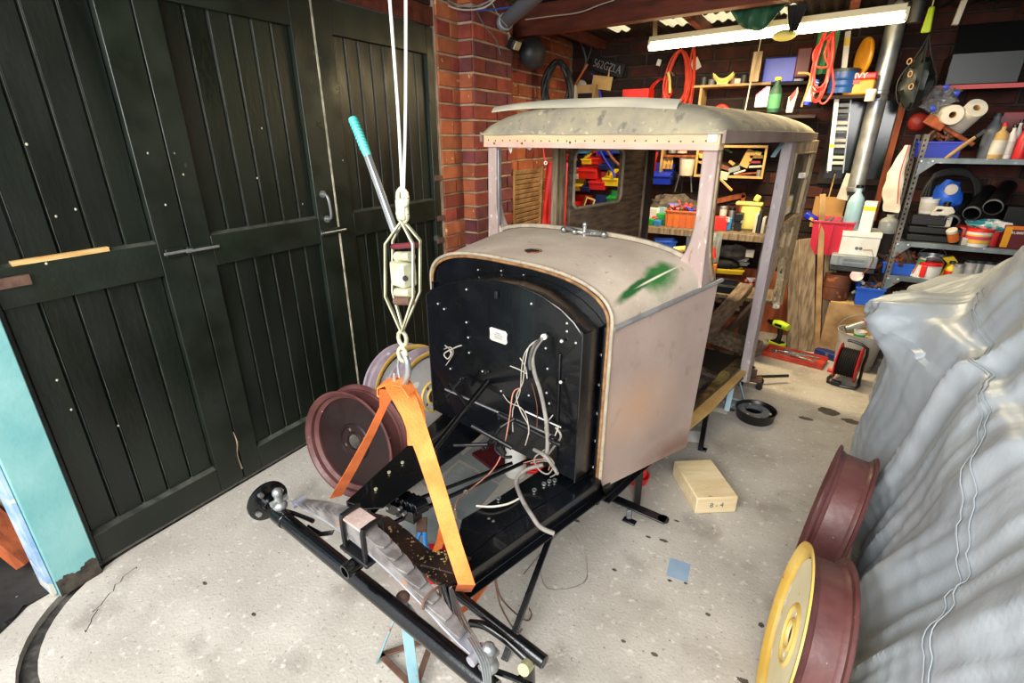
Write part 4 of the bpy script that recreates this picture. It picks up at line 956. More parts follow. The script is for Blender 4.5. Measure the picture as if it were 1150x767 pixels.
# ================================================================== car under its silver cover
mat('silver_cover', '#b6bdc2', '#a5adb3', rough=.47, metal=.24, scale=3, bump=.8, bscale=14, wrough=.06)
mat('cover_tape', '#a9b0b5', rough=.5, metal=.2)
def lerp_table(tab, x):
    if x <= tab[0][0]: return tab[0][1]
    for (a, va), (b, vb) in zip(tab, tab[1:]):
        if x <= b: 
            t = (x - a) / (b - a)
            return va + (vb - va) * t if not isinstance(va, tuple) else tuple(p + (q - p) * t for p, q in zip(va, vb))
    return tab[-1][1]
XF = [(-.4, .34), (.6, .33), (1.46, .39), (2.0, .43), (2.54, .50), (3.0, .56), (3.6, .63), (4.05, .72)]
ZR = [(-.4, 1.42), (1.4, 1.42), (2.0, 1.37), (2.4, 1.26), (2.9, 1.08), (3.2, .96), (3.6, .88), (3.9, .70), (4.05, .42)]
SH = [(-.4, .94), (2.0, .93), (2.6, .90), (3.2, .82), (3.7, .74), (4.05, .40)]
XS = [(-.4, .48), (2.0, .50), (2.7, .54), (3.2, .56), (3.6, .62), (4.05, .80)]
XR = [(-.4, .66), (1.6, .66), (2.2, .66), (2.8, .80), (3.4, .80), (4.05, 1.1)]
def cov(a, b):
    y = -.35 + 4.4 * b
    xf = lerp_table(XF, y); zr = lerp_table(ZR, y); sh = lerp_table(SH, y); xs = lerp_table(XS, y); xr = lerp_table(XR, y)
    ctrl = [(xf, .004), (xf - .015, .10), (xf + .0, .35), (xf + .035, .60), (xs, sh), (xs + .06, sh + .06 * (zr - sh) * 5 * .2 + .04), ((xs + xr) / 2 + .02, (sh + zr) / 2 + .04), (xr, zr), (xr + .25, zr + .04), (xr + .7, zr + .05), (2.0, zr), (2.12, sh), (2.2, .0)]
    tt = a * (len(ctrl) - 1); i = min(int(tt), len(ctrl) - 2); t = tt - i
    A, B, Cc, D = ctrl[max(i - 1, 0)], ctrl[i], ctrl[i + 1], ctrl[min(i + 2, len(ctrl) - 1)]
    P_ = [.5 * (2 * B[k] + (-A[k] + Cc[k]) * t + (2 * A[k] - 5 * B[k] + 4 * Cc[k] - D[k]) * t * t + (-A[k] + 3 * B[k] - 3 * Cc[k] + D[k]) * t ** 3) for k in (0, 1)]
    x, z = P_
    z = max(z, .003)
    # nearer end stays wide, front end tucks in
    out = 0
    # drape folds: run down and forwards across the side
    low = max(0, 1 - z / 1.2)
    s = y + .39 * z + .03 * math.sin(z * 5 + y * 3)
    def ridge(q): return (1 - abs(noise.noise(q)) * 2.2)
    out += .055 * (ridge(Vector((s * 1.9, z * .35, 3.1))) - .55) * (.45 + low)
    out += .034 * (ridge(Vector((s * 4.2, z * .5, 7.7))) - .55) * (.6 + .8 * low)
    out += .017 * max(0, 1 - abs(noise.noise(Vector((s * 3.1 + 5, z * .45, 9.3)))) * 6) ** 1.5
    out += .012 * ridge(Vector((s * 10, z * .9, 1.7)))
    out += .004 * ridge(Vector((s * 22, z * 2.5, 6.2)))
    out += .0035 * max(0, ridge(Vector((y * 7 - z * 9, z * 5, 5.7))))
    out += .04 * noise.noise(Vector((y * 1.3, z * 1.6, 4.2)))
    # mirror standing out under the sheet
    dy = (y - 2.52) / .17; dz = (z - .865) / .11
    if a < .62:
        g = math.exp(-(dy * dy) ** 1.8 - (dz * dz) ** 1.8); out += .19 * g
        hy = max(0, 1 - abs(y - 2.75) / .75); hy = hy * hy * (3 - 2 * hy)
        if z < .84: out += (.15 * (z / .84) ** .8) * hy * (1 - g) - .02 * g
        else: out += .05 * hy * max(0, 1 - (z - .84) / .15) * (1 - g)
        if g > .02: out += (.035 * ridge(Vector((y * 7 + z * 6, z * 11, 2))) + .014 * ridge(Vector((y * 20, z * 23, 5)))) * g
    f = 1 if a < .62 else max(0, 1 - (a - .62) * 8)
    zz = z + (.014 * ridge(Vector((x * 4, y * 2.2, 8))) + .25 * out) * min(1, max(0, (z - .35) / .35)) * (.4 + .6 * min(1, max(0, (a - .2) / .2)))
    return (x - out * f, y + .03 * noise.noise(Vector((z * 3, y, 2))) * 1, max(zz, .003))
mb = MB(); mb.grid(cov, 240, 400)
cv = thing('car_cover', 'silver fabric sheet draped over the parked car on the right', 'car cover', (.5, 1.8, 0))
cs = obj('sheet', mb, 'silver_cover', cv, world=True)
cs.modifiers.new('thickness', 'SOLIDIFY').thickness = .003
# stitched seams, following the sheet
def seam(fn, n, w=.014):
    pts = [Vector(cov(*fn(k / n))) for k in range(n + 1)]
    nr = []
    for k in range(n + 1):
        a, b = fn(k / n); e = .004; du = Vector(cov(a + e, b)) - Vector(cov(a, b)); dv = Vector(cov(a, b + e)) - Vector(cov(a, b)); q = dv.cross(du)
        if q.length < 1e-9: q = Vector((-1, 0, 0))
        q.normalize()
        if q.x > 0 and a < .5: q = -q
        if a >= .5 and q.z < 0: q = -q
        nr.append(q)
    pts = [p + q * .004 for p, q in zip(pts, nr)]
    sides = [nr[i].cross((pts[min(i + 1, n)] - pts[max(i - 1, 0)]).normalized()) for i in range(n + 1)]
    mb = MB(); mb.ribbon(pts, sides, w, .002); obj('seam', mb, 'cover_tape', cv, world=True)
seam(lambda t: (.47 - .27 * t, .625 - .36 * t), 110, .005)
seam(lambda t: (.475 - .27 * t, .617 - .36 * t), 110, .005)
# ================================================================== wheels
def wheel_proto(kind):
    """well-base rim and pressed disc; axis along local x, origin at the tyre-side bottom"""
    rimm, disc, hubm = {'brown': ('brown_rim', 'brown_disc', 'brown_disc'), 'grey': ('lilac_rim', 'grey_disc', 'yellow_paint'), 'yellow': ('brown_rim', 'cream_disc', 'yellow_paint')}[kind]
    return rimm, disc, hubm
RW = .262
def wheel(kind, label, loc, rot, group=None, w=.105, doff=.02):
    t = thing('wheel', label, 'wheel', loc, group=group); t.rotation_euler = rot
    rimm, disc, hubm = wheel_proto(kind)
    h = w / 2; r = RW
    prof = [(r, -h), (r + .002, -h + .003), (r - .004, -h + .010), (r - .018, -h + .012), (r - .020, -h + .02), (r - .025, -h + .026), (r - .025, h - .026), (r - .020, h - .02), (r - .018, h - .012), (r - .004, h - .010), (r + .002, h - .003), (r, h), (r - .008, h), (r - .024, h - .014), (r - .026, h - .032), (r - .043, h - .044), (r - .043, -h + .044), (r - .026, -h + .032), (r - .024, -h + .014), (r - .008, -h)]
    mb = MB(); mb.lathe(prof, 64, (0, 0, r), axis=(1, 0, 0), close=True); obj('rim', mb, rimm, t)
    mb = MB(); ring = circ(0, 0, r - .040, 56); holes = [circ(0, 0, .036, 20)] + [circ(.062 * math.cos(k * PI / 2 + .5), .062 * math.sin(k * PI / 2 + .5), .0095, 10) for k in range(4)]
    mb.plate(ring, holes, (doff, 0, r), (0, 1, 0), (0, 0, 1), (.004, 0, 0)); obj('disc', mb, disc, t)
    mb = MB(); mb.lathe([(.085, -.003), (.078, .004), (.072, .006), (.066, .004), (.06, -.003)] if False else [(.092, 0), (.086, .007), (.080, .007), (.076, 0)], 40, (doff + .004, 0, r), axis=(1, 0, 0)); obj('hub_ring', mb, hubm, t)
    mb = MB(); mb.lathe([(.050, 0), (.046, .006), (.040, .006), (.036, -.004)], 32, (doff + .004, 0, r), axis=(1, 0, 0)); obj('hub_rim', mb, hubm, t)
    if kind != 'brown':
        mb = MB(); pf = [(r + .003, h - .004), (r + .003, h + .0015), (r - .008, h + .0015), (r - .026, h - .0125), (r - .028, h - .030), (r - .0455, h - .042), (r - .0455, min(doff + .004, h - .043))]; mb.lathe(pf[:5] if kind == 'yellow' else pf[:4], 64, (0, 0, r), axis=(1, 0, 0)); obj('rim_face', mb, hubm, t)
    return t
pw = at(393, 556, Z=0)
# leaning on the chassis / door side: axis towards the camera-right
def aim(loc, deg, lean): return (0, R(lean), R(deg))
wheel('brown', 'dark brown disc wheel standing beside the orange strap, nearest the green doors', (pw.x - .0, pw.y + .04, .0), (0, R(-9), R(-86)), w=.125, doff=.005)
g1 = at(498, 490, Z=0)
wheel('grey', 'grey-white disc wheel with yellow hub ring standing against the black bulkhead', (-1.615, 1.935, .004), (0, R(-9), R(-10)), w=.12, doff=.035)
wheel('grey', 'grey wheel rim behind the yellow-hubbed wheel, leaning on the green doors', (-1.765, 1.93, .004), (0, R(-9), R(-10)), w=.12, doff=.035)
# by the cover
w1 = at(940, 492, Z=.50)
wheel('brown', 'scuffed maroon wheel seen edge-on between the floor and the silver cover', (.265, 1.95, .003), (0, R(6), R(-8)), w=.125, doff=.02)
wheel('yellow', 'yellow-rimmed cream disc wheel in the bottom right foreground beside the silver cover', (.185, 1.30, .003), (0, R(-6), R(181)), w=.11, doff=.03)
# ================================================================== hoist
hb = Vector((-.905, .93, 0))
hk = at(450, 430, v=-.72); tp_ = at(451, 222, v=-.72)
def hp(px, py): return at(px, py, v=-.72)
ho = thing('cable_puller', 'pale steel ratchet cable puller with teal grip hanging above the chassis front', 'hoist', hk)
def H_(n, mb, m, bev=0, label=None): return obj(n, mb, m, ho, bev=bev, world=True, label=label)
fwd = Vector((.31, -.95, 0))  # towards the camera side
for px, r_ in ((442, 1), (462, -1)):
    for off in (-.022, .022):
        o_ = fwd * off
        pts = [hp(452, 248) + o_ * .3, hp(437 if r_ > 0 else 468, 272) + o_, hp(437 if r_ > 0 else 468, 330) + o_, hp(452, 372) + o_ * .3]
        mb = MB(); mb.ribbon(pts, fwd, .010, .004); H_('frame_strap', mb, 'winch_steel')
mb = MB(); mb.cyl(hp(441, 277), hp(467, 275), .007, n=12); H_('spacer', mb, 'maroon')
mb = MB(); mb.box((hp(453, 307)), (.052, .045, .062), Euler((0, 0, -.2))); H_('drum_housing', mb, 'winch_steel', bev=.006)
mb = MB(); c7 = hp(461, 309) + fwd * .03; mb.lathe([(0, .003), (.007, .003), (.007, 0)], 12, c7, axis=tuple(fwd)); H_('pivot_hole', mb, 'black_matte')
for py, r_ in ((288, .012), (328, .012)):
    mb = MB(); mb.cyl(hp(446, py), hp(462, py), r_, n=16); H_('ratchet_wheel', mb, 'winch_steel')
mb = MB(); mb.cyl(hp(445, 338), hp(462, 338), .011, n=14); H_('cable_drum', mb, 'rust_steel')
for a, b in (((452, 222), (452, 250)), ):
    mb = MB(); mb.box((hp(452, 235)), (.026, .024, .05)); H_('top_block', mb, 'winch_steel', bev=.006)
for py in (222, 240, 380, 398):
    p = hp(452, py); mb = MB()
    ring = [p + Vector((math.cos(a) * .014, 0, math.sin(a) * .02)) for a in [k * PI / 5 for k in range(11)]]
    mb.tube(ring, .0055, 8, smooth=False); H_('swivel_eye', mb, 'winch_steel')
mb = MB(); mb.tube([hp(452, 395), hp(457, 405), hp(458, 420), hp(452, 433), hp(444, 430), hp(443, 418)], [.006, .008, .009, .009, .007, .005], 10); H_('hook', mb, 'galv')
mb = MB(); mb.tube([hp(449, 398), hp(447, 410), hp(449, 424)], .004, 6); H_('latch', mb, 'galv')
# lever
ha = hp(444, 262); hb_ = hp(411, 170); hc_ = hp(396, 133)
mb = MB(); mb.bar(ha, hb_, .014, .016); H_('lever', mb, 'galv', bev=.003)
mb = MB(); mb.tube([hb_ + (hb_ - hc_) * .15, hb_, (hb_ + hc_) / 2, hc_, hc_ + (hc_ - hb_) * .02], [.009, .0105, .0095, .0105, .008], 12, smooth=False); H_('grip', mb, 'teal_grip', label='teal ribbed grip')
for k in range(9):
    p = hb_.lerp(hc_, .08 + k * .1); d = (hc_ - hb_).normalized(); mb = MB(); mb.cyl(p, p + d * .005, .0115, n=12); H_('grip_rib', mb, 'teal_grip')
# ropes up to the beam
for a, b in (((452, 222), (437, 0)), ((453, 222), (455, 0))):
    p = hp(*a); q0 = hp(*b); q = p + (q0 - p) * 1.28; mid = p.lerp(q, .4) + Vector((.004, 0, 0)); mb = MB(); mb.tube([p, mid, q], .0033, 8); obj('rope', mb, 'white_rope', ho, world=True)
q = hp(446, 0); mb = MB(); mb.b2((WX - .1, hk.y - .05, CZ - .20), (RX, hk.y + .05, CZ - .06)); bm_o = obj('lifting_beam', mb, 'dark_wood', ceil)
# orange lifting strap: loop over the hook, legs to both rails
st = thing('lifting_strap', 'orange webbing strap looped over the hook and under the chassis rails', 'strap', hk)
def S_(n, pts, sides, w, m='orange_strap', t=.004): mb = MB(); mb.ribbon(pts, sides, w, t); return obj(n, mb, m, st, world=True)
cr_ = Vector((.866, .5, 0))
def sp_(px, py, v): return at(px, py, v=v)
S_('webbing_leg', [sp_(446, 434, -.73), sp_(452, 444, -.74), sp_(464, 470, -.76), sp_(480, 515, -.78), sp_(496, 565, -.79), sp_(509, 610, -.79), sp_(524, 656, -.79)], [cr_ + Vector((0, .0, -.25))] * 3 + [cr_ + Vector((0, 0, -.1))] * 4, [.075, .078, .062, .050, .046, .046, .046])
S_('webbing_leg', [sp_(436, 438, -.74), sp_(431, 456, -.74), sp_(415, 490, -.735), sp_(395, 527, -.73), sp_(377, 558, -.73)], [cr_, cr_ * .8 + Vector((0, 0, .3)), cr_ + Vector((0, .3, .25)), cr_ + Vector((0, .2, .2)), cr_ + Vector((0, .2, .2))], [.05, .028, .030, .040, .046], 'orange_strap_dark')
# the loop round the hook
lp_ = [hp(436, 446), hp(428, 440), hp(428, 432), hp(440, 427), hp(455, 430), hp(463, 442)]
S_('webbing_loop', lp_, [fwd] * len(lp_), .05)
S_('webbing_tail', [sp_(461, 436, -.70), sp_(468, 450, -.70), sp_(472, 470, -.70), sp_(470, 500, -.68)], [cr_] * 4, .03)
S_('webbing_tail', [sp_(458, 470, -.68), sp_(461, 485, -.68), sp_(462, 500, -.68)], [cr_] * 3, .022, 'orange_strap')
S_('webbing_under', [sp_(524, 656, -.79), sp_(520, 664, -.74), sp_(514, 655, -.70)], [cr_] * 3, .046, 'orange_strap_dark')
S_('webbing_under', [at(498, 590, Z=.30), at(495, 606, Z=.24), at(490, 620, Z=.22)], [cr_] * 3, .03, 'orange_strap')
S_('webbing_slack', [at(500, 684, Z=.25), at(512, 690, Z=.21), at(530, 678, Z=.19), at(545, 655, Z=.22), at(553, 640, Z=.30)], [Vector((0, 1, .3)), Vector((.3, 1, .3)), Vector((.6, -.6, .6)), Vector((.7, -.6, .4)), Vector((.7, -.6, .4))], [.05, .055, .055, .05, .03], 'orange_strap_dark')
# ================================================================== things on the floor
# block of pale wood
ps = [at(x, y, Z=.085) for x, y in ((758, 517), (797, 514), (833, 557), (833, 560), (781, 562))]
a = at(758, 518, Z=.09); b = at(798, 514, Z=.09); c = at(834, 557, Z=.09); d = at(779, 560, Z=.09)
ux = ((c - b) + (d - a)) / 2; uy = ((b - a) + (c - d)) / 2
t = thing('wood_block', 'pale sawn block of wood lying alone on the concrete, lettered on its end', 'wood block', (a + b + c + d) / 4 * 1.0)
t.location.z = 0; ang = math.atan2(ux.y, ux.x); t.rotation_euler[2] = ang
lx, wy = ux.length, uy.length * .92
obj('block', MB().b2((-lx / 2, -wy / 2, 0), (lx / 2, wy / 2, .088)), 'block_wood', t, bev=.006)
text('pencil_mark', '8 - 4', .035, 'mid_grey', t, (lx / 2 + .0005, -.0, .045), (R(90), 0, R(90)))
# card
a = at(762, 640, Z=0); t = solo('sanding_sheet', MB().b2((-.04, -.05, 0), (.04, .05, .0012)), 'slate_card', 'small blue-grey square sheet lying flat on the concrete floor', 'sheet', a, rz=R(5))
# paper under the chassis
p = at(772, 490, Z=0); mb = MB(); mb.grid(lambda u, v: (-.09 + .18 * u, -.06 + .12 * v, .004 + .012 * abs(noise.noise(Vector((u * 3, v * 3, 1))))), 8, 6, thick=(0, 0, -.001)); solo('crumpled_paper', mb, 'paper', 'crumpled white paper on the floor beneath the chassis rail', 'paper', p, rz=.3)
# round pan of oil with parts
p = at(847, 470, Z=0); t = thing('drip_pan', 'round black drip pan with a grey ring inside, on the floor right of the car', 'pan', (p.x, p.y, 0))
mb = MB(); mb.lathe([(0, .002), (.098, .002), (.105, .01), (.112, .065), (.117, .07), (.112, .072), (.106, .065), (.098, .012), (0, .010)], 40); obj('pan', mb, 'black_plastic', t)
mb = MB(); mb.lathe([(.05, .03), (.09, .035), (.092, .045), (.05, .05)], 32, (-.012, 0, .01), close=True); obj('ring', mb, 'mid_grey', t)
for k in range(3): mb = MB(); a = k * 2.1; mb.cyl((.08 * math.cos(a), .08 * math.sin(a), .05), (.08 * math.cos(a), .08 * math.sin(a), .058), .008, n=8); obj('bolt', mb, 'zinc_yellow', t)
p = at(806, 460, Z=0); mb = MB(); mb.grid(lambda u, v: (.06 * (u - .5) * 2, .035 * (v - .5) * 2, .012 * (1 - (2 * u - 1) ** 2) * (1 - (2 * v - 1) ** 2) + .003), 8, 6, thick=(0, 0, -.002)); solo('pan_lid', mb, 'off_white', 'small off-white saucer on the floor left of the drip pan', 'pan_lid', p)  # lid of a pan, lying on the floor
# axle stand, pale blue, under the chassis rear
def tripod(n, lab, p, h, m, spread=.11, cat='axle stand', rz=0):
    t = thing(n, lab, cat, (p.x, p.y, 0), rz)
    for k in range(3):
        a = 2 * PI * k / 3 + .5; mb = MB(); mb.bar((spread * math.cos(a), spread * math.sin(a), .006), (.012 * math.cos(a), .012 * math.sin(a), h), .032, .006, up=(math.cos(a), math.sin(a), .3)); obj('leg', mb, m, t, bev=.002)
        b_ = a + 2 * PI / 3; mb = MB(); mb.bar((spread * .9 * math.cos(a), spread * .9 * math.sin(a), .03), (spread * .9 * math.cos(b_), spread * .9 * math.sin(b_), .03), .02, .005); obj('brace', mb, 'rust_steel' if m != 'pale_blue' else m, t, bev=.001)
    mb = MB(); mb.cyl((0, 0, h - .03), (0, 0, h + .03), .013, n=12); obj('post', mb, m, t)
    mb = MB(); mb.ball((0, 0, h + .035), .022, 12, 8, sq=(1, 1, .8)); mb.cyl((-.05, 0, h + .03), (-.02, 0, h + .03), .008, n=8); obj('saddle', mb, 'rust_steel', t); return t
tripod('axle_stand', 'pale blue axle stand under the rear of the chassis', at(819, 455, Z=0), .23, 'pale_blue', .10)
mat('stand_teal', '#7fa3ac', '#5d8790', rough=.5, scale=8, sp=[('#8a5a44', 12, .6)])
ps_ = at(442, 745, Z=.06); tripod('axle_stand', 'faded blue axle stand with rusty saddle beneath the front axle', Vector((ps_.x + .02, ps_.y + .05, 0)), .27, 'stand_teal', .11, rz=.9)
# clamp and bar at the foot of the lilac pillar
p = at(842, 432, Z=0); t = thing('trolley_jack', 'dark low jack with a long handle at the foot of the door pillar', 'jack', (p.x, p.y, 0))
mb = MB(); mb.box((0, 0, .05), (.14, .07, .03)); mb.box((.0, .0, .09), (.06, .05, .05)); obj('body', mb, 'rust_steel', t, bev=.004)
for x, y in ((-.06, -.05), (.06, -.05), (-.06, .05), (.06, .05)): mb = MB(); mb.cyl((x, y - .01, .022), (x, y + .01, .022), .022, n=14); obj('castor', mb, 'black_satin', t)
q = at(885, 422, Z=.05); mb = MB(); mb.cyl((0, 0, .06), (q.x - p.x, q.y - p.y, .05), .011, n=10); obj('handle', mb, 'black_satin', t)
mb = MB(); mb.cyl((-.01, 0, .10), (-.01, 0, .20), .014, n=10); obj('screw', mb, 'galv', t)
# red tray of spanners
a = at(858, 400, Z=0); b = at(926, 417, Z=0)
dx = (b - a); ln = dx.length; ang = math.atan2(dx.y, dx.x)
def tray(name, lab, cat, loc, rz, w, d, h, th, m, group=None, taper=0.0, inner=None, bev=.002):
    """open box: walls and floor"""
    t = thing(name, lab, cat, loc, rz, group)
    mb = MB(); k = 1 + taper
    def R4(x, y, z): return [(-x, -y, z), (x, -y, z), (x, y, z), (-x, y, z)]
    vs = R4(w / 2, d / 2, 0) + R4(w / 2 * k, d / 2 * k, h) + R4(w / 2 * k - th, d / 2 * k - th, h) + R4(w / 2 - th, d / 2 - th, th)
    fs = [(3, 2, 1, 0)] + [(i + 4 * j, (i + 1) % 4 + 4 * j, (i + 1) % 4 + 4 * j + 4, i + 4 * j + 4) for j in range(3) for i in range(4)] + [(12, 13, 14, 15)]
    mb.add(vs, fs); obj('tray', mb, m, t, bev=bev)
    return t
t = tray('spanner_tray', 'long red metal tray of chrome spanners on the floor by the planks', 'tool tray', ((a.x + b.x) / 2, (a.y + b.y) / 2 + .10, 0), ang, ln, .19, .045, .004, 'orange_plastic')
M['orange_plastic']
t.children[0].data.materials[0] = mat('red_tray', '#c4422e', '#a5331f', rough=.55, scale=10)
for k in range(10):
    x0_ = rnd.uniform(-ln / 2 + .05, ln / 2 - .05); y0_ = rnd.uniform(-.06, .06); a_ = rnd.uniform(-.5, .5); l_ = rnd.uniform(.10, .22)
    x0_ = max(-ln / 2 + l_ / 2 + .01, min(ln / 2 - l_ / 2 - .01, x0_))
    x0_ = -ln / 2 + .11 + (ln - .22) * k / 9; a_ = rnd.uniform(-.35, .35)
    tt = thing('spanner', f"{['first', 'second', 'third', 'fourth', 'fifth', 'sixth', 'seventh', 'eighth', 'ninth', 'last'][k]} chrome spanner from the left end of the long red tray", 'spanner', (0, 0, 0), 0, 'spanners in the red tray')
    c_ = t.matrix_basis @ Vector((x0_, y0_, .012 + k * .003)); tt.location = c_; tt.rotation_euler = (0, 0, ang + a_)
    tt.location.z += .018; obj('shank', MB().box((0, 0, 0), (l_, .014, .006)), 'bright_steel', tt, bev=.001)
    for sx in (-1, 1): mb = MB(); mb.lathe([(.008, -.004), (.017, -.004), (.017, .004), (.008, .004)], 12, (sx * l_ / 2, 0, 0), close=True); obj('ring_end', mb, 'bright_steel', tt)
# yellow cordless drill
p = at(876, 392, Z=0); t = thing('cordless_drill', 'lime and black cordless drill standing on its battery by the door pillar', 'drill', (p.x - .03, p.y + .05, 0), R(-35))
obj('battery', MB().box((0, 0, .02), (.12, .075, .04)), 'lime', t, bev=.01); obj('battery_clip', MB().box((0, 0, .044), (.09, .06, .012)), 'black_plastic', t, bev=.003)
mb = MB(); mb.tube([(0, 0, .05), (.01, 0, .10), (.0, 0, .16)], [.022, .018, .022], 12); obj('grip', mb, 'black_rubber', t)
mb = MB(); mb.tube([(.07, 0, .185), (.0, 0, .19), (-.06, 0, .185)], [.026, .034, .028], 14); obj('body', mb, 'lime', t)
mb = MB(); mb.tube([(-.06, 0, .185), (-.085, 0, .185), (-.12, 0, .185)], [.025, .022, .015], 14, smooth=False); obj('chuck', mb, 'black_plastic', t)
mb = MB(); mb.box((.0, -.034, .19), (.06, .004, .02)); obj('grille', mb, 'black_plastic', t)
# upright planks by the car's rear
pl = [((891, 392), (894, 270), .10, 'old_wood', 'dark weathered plank standing upright, leftmost of the planks by the drill'), ((905, 394), (906, 268), .115, 'old_wood', 'weathered grey-brown plank standing second from the left by the car frame'), ((917, 396), (924, 218), .038, 'shelf_wood', 'slim pale batten standing tallest among the weathered planks'), ((928, 396), (933, 285), .085, 'old_wood', 'weathered plank at the right of the upright boards, beside the rusty drum')]
for (f, tpx, w, m, lab) in pl:
    a = at(*f, Z=0); zt = .0
    for _ in range(1): q = at(*tpx, Y=a.y + .05)
    t = thing('plank', lab, 'plank', a); d = 0
    obj('board', MB().bar(a, q, w, .022, up=(.3, -1, 0)), m, t, bev=.003, world=True)
# orange-brown sheet of hardboard behind the drill
a = at(905, 388, Z=0); a.y += .17
b = at(862, 300, Y=a.y + .02)
t = thing('hardboard_sheet', 'orange-brown hardboard sheet propped behind the drill and the planks', 'board', (a.x - .35, a.y, 0))
obj('sheet', MB().box((0, 0.03, .27), (.95, .008, .54), Euler((R(-4), 0, 0))), 'orange_wood', t, bev=.001)
# wooden crate with drum, blue box, etc on the right
ZB = .36
def atz(px, py, z): return at(px, py, Z=z)
p = at(962, 372, Z=0)
cx0 = at(935, 345, Y=4.42).x; cx1 = at(990, 345, Y=4.42).x
ztp = at(950, 343, Y=4.40).z
cx0 -= .02; cx1 -= .0
t = thing('wooden_box', 'light wooden box on the floor under the rusty drum and blue bin', 'box', ((cx0 + cx1) / 2, 4.60, 0))
for n_, a, b in (('front_panel', (-.0, 0, 0), 0),): pass
w_ = cx1 - cx0; 
obj('front_panel', MB().b2((-w_ / 2, -.18, 0), (w_ / 2, -.165, ztp)), 'shelf_wood', t, bev=.002); obj('top_panel', MB().b2((-w_ / 2, -.18, ztp), (w_ / 2, .18, ztp + .014)), 'tan', t, bev=.002)
for sg in (-1, 1): obj('side_panel', MB().b2((sg * w_ / 2 - .007, -.165, 0), (sg * w_ / 2 + .007, .18, ztp)), 'shelf_wood', t, bev=.002)
ZB = ztp + .014
def onp(px, py, Y): p = at(px, py, Y=Y); return p
# generic builders -------------------------------------------------
def boxy(name, lab, cat, loc, w, d, h, m, rz=0, group=None, lid=None, lidm=None, bev=.004, band=None):
    t = thing(name, lab, cat, loc, rz, group); obj('body', MB().b2((-w / 2, -d / 2, 0), (w / 2, d / 2, h)), m, t, bev=bev)
    if lidm: obj('lid', MB().b2((-w / 2 - .004, -d / 2 - .004, h), (w / 2 + .004, d / 2 + .004, h + (lid or .012))), lidm, t, bev=bev)
    if band: obj('label', MB().b2((-w / 2 * .8, -d / 2 - .001, h * .2), (w / 2 * .8, -d / 2, h * .75)), band, t)
    return t
def round_(name, lab, cat, loc, r, h, m, capm=None, neck=None, band=None, rot=(0, 0, 0), group=None, open_=False, capn='cap', r2=None, handle=None):
    t = thing(name, lab, cat, loc, 0, group); t.rotation_euler = rot; r2 = r2 or r
    mb = MB()
    if neck: mb.lathe([(0, 0), (r * .94, 0), (r, .006), (r, h * .62), (r * .8, h * .75), (neck, h * .86), (neck, h), (0, h)], 20)
    elif open_: mb.lathe([(0, 0), (r, 0), (r2, h), (r2 + .004, h + .003), (r2 - .003, h + .003), (r - .004, .005), (0, .005)], 24)
    else: mb.lathe([(0, 0), (r, 0), (r2, h), (0, h)], 24)
    obj('body', mb, m, t)
    if capm:
        rr = (neck * 1.25 if neck else r2 * 1.05); mb = MB(); mb.lathe([(0, h + .012), (rr * .9, h + .012), (rr, h + .009), (rr, h - .008), (rr * .96, h - .008)], 20); obj(capn, mb, capm, t)
    if band:
        q0, q1 = (.12, .55) if neck else (.2, .75); ra = r + (r2 - r) * q0 + .0012; rb = r + (r2 - r) * q1 + .0012; mb = MB(); mb.lathe([(ra, h * q0), (rb, h * q1)], 24); obj('label', mb, band, t)
    if handle:
        mb = MB(); mb.tube([(r2 * math.cos(a) * 1.03, 0.0 - r2 * .4 * math.sin(a), h - .01 + r2 * .9 * math.sin(a)) for a in [PI * k / 8 for k in range(9)]], .0028, 6); obj('handle', mb, handle, t)
    return t
def bin_(name, lab, cat, loc, w, d, h, m, rz=0, group=None, rim=None, th=.004, taper=.12):
    t = tray(name, lab, cat, loc, rz, w, d, h, th, m, group, taper)
    k = 1 + taper; mb = MB()
    o = [(-w / 2 * k - .006, -d / 2 * k - .006), (w / 2 * k + .006, -d / 2 * k - .006), (w / 2 * k + .006, d / 2 * k + .006), (-w / 2 * k - .006, d / 2 * k + .006)]
    i_ = [(x * .96, y * .96) for x, y in o]; mb.plate(o, [i_], (0, 0, h - .012), (1, 0, 0), (0, 1, 0), (0, 0, .014)); obj('rim', mb, rim or m, t, bev=.002); return t
def junk_in(t, n, w, d, z, ms, seed, name='part', size=(.02, .06)):
    """loose odds and ends, joined: nobody could count them"""
    r = random.Random(seed)
    for mi, m in enumerate(ms):
        mb = MB()
        for _ in range(n // len(ms)):
            c = (r.uniform(-w / 2, w / 2), r.uniform(-d / 2, d / 2), z + r.uniform(0, .05)); a = Euler((r.uniform(-.9, .9), r.uniform(-.9, .9), r.uniform(0, 3)))
            k = r.random(); s = r.uniform(*size)
            if k < .4: mb.box(c, (s * 1.6, s * .4, s * .4), a)
            elif k < .75: v = a.to_matrix() @ Vector((s * 1.5, 0, 0)); mb.cyl(c, Vector(c) + v, s * .18, n=7)
            else: mb.ball(c, s * .35, 8, 5)
        o = obj(name, mb, m, t); o['kind'] = 'stuff'
def rel(px, pyb, Y, wpx): p = at(px, pyb, Y=Y); return p, wpx * mpp(p)
p, w = rel(950, 343, 4.52, 34)
t = round_('oil_drum', 'small rusty brown drum standing on the light wooden box', 'drum', (at(938, 325, Y=4.52).x, 4.52, ZB), .092, at(938, 306, Y=4.52).z - ZB, 'rust_tin')
mb = MB(); mb.lathe([(.094, .0), (.096, .006), (.094, .012)], 24, (0, 0, .1)); obj('hoop', mb, 'rust_tin', t)
p = at(972, 343, Y=4.46); zt = at(970, 322, Y=4.43).z
t = bin_('storage_bin', 'bright blue open bin on the wooden box beside the rusty drum', 'bin', (p.x, 4.50, ZB), .155, .17, zt - ZB, 'blue_plastic'); junk_in(t, 16, .11, .12, zt - ZB - .02, ['rust_steel', 'grimy_white'], 4)
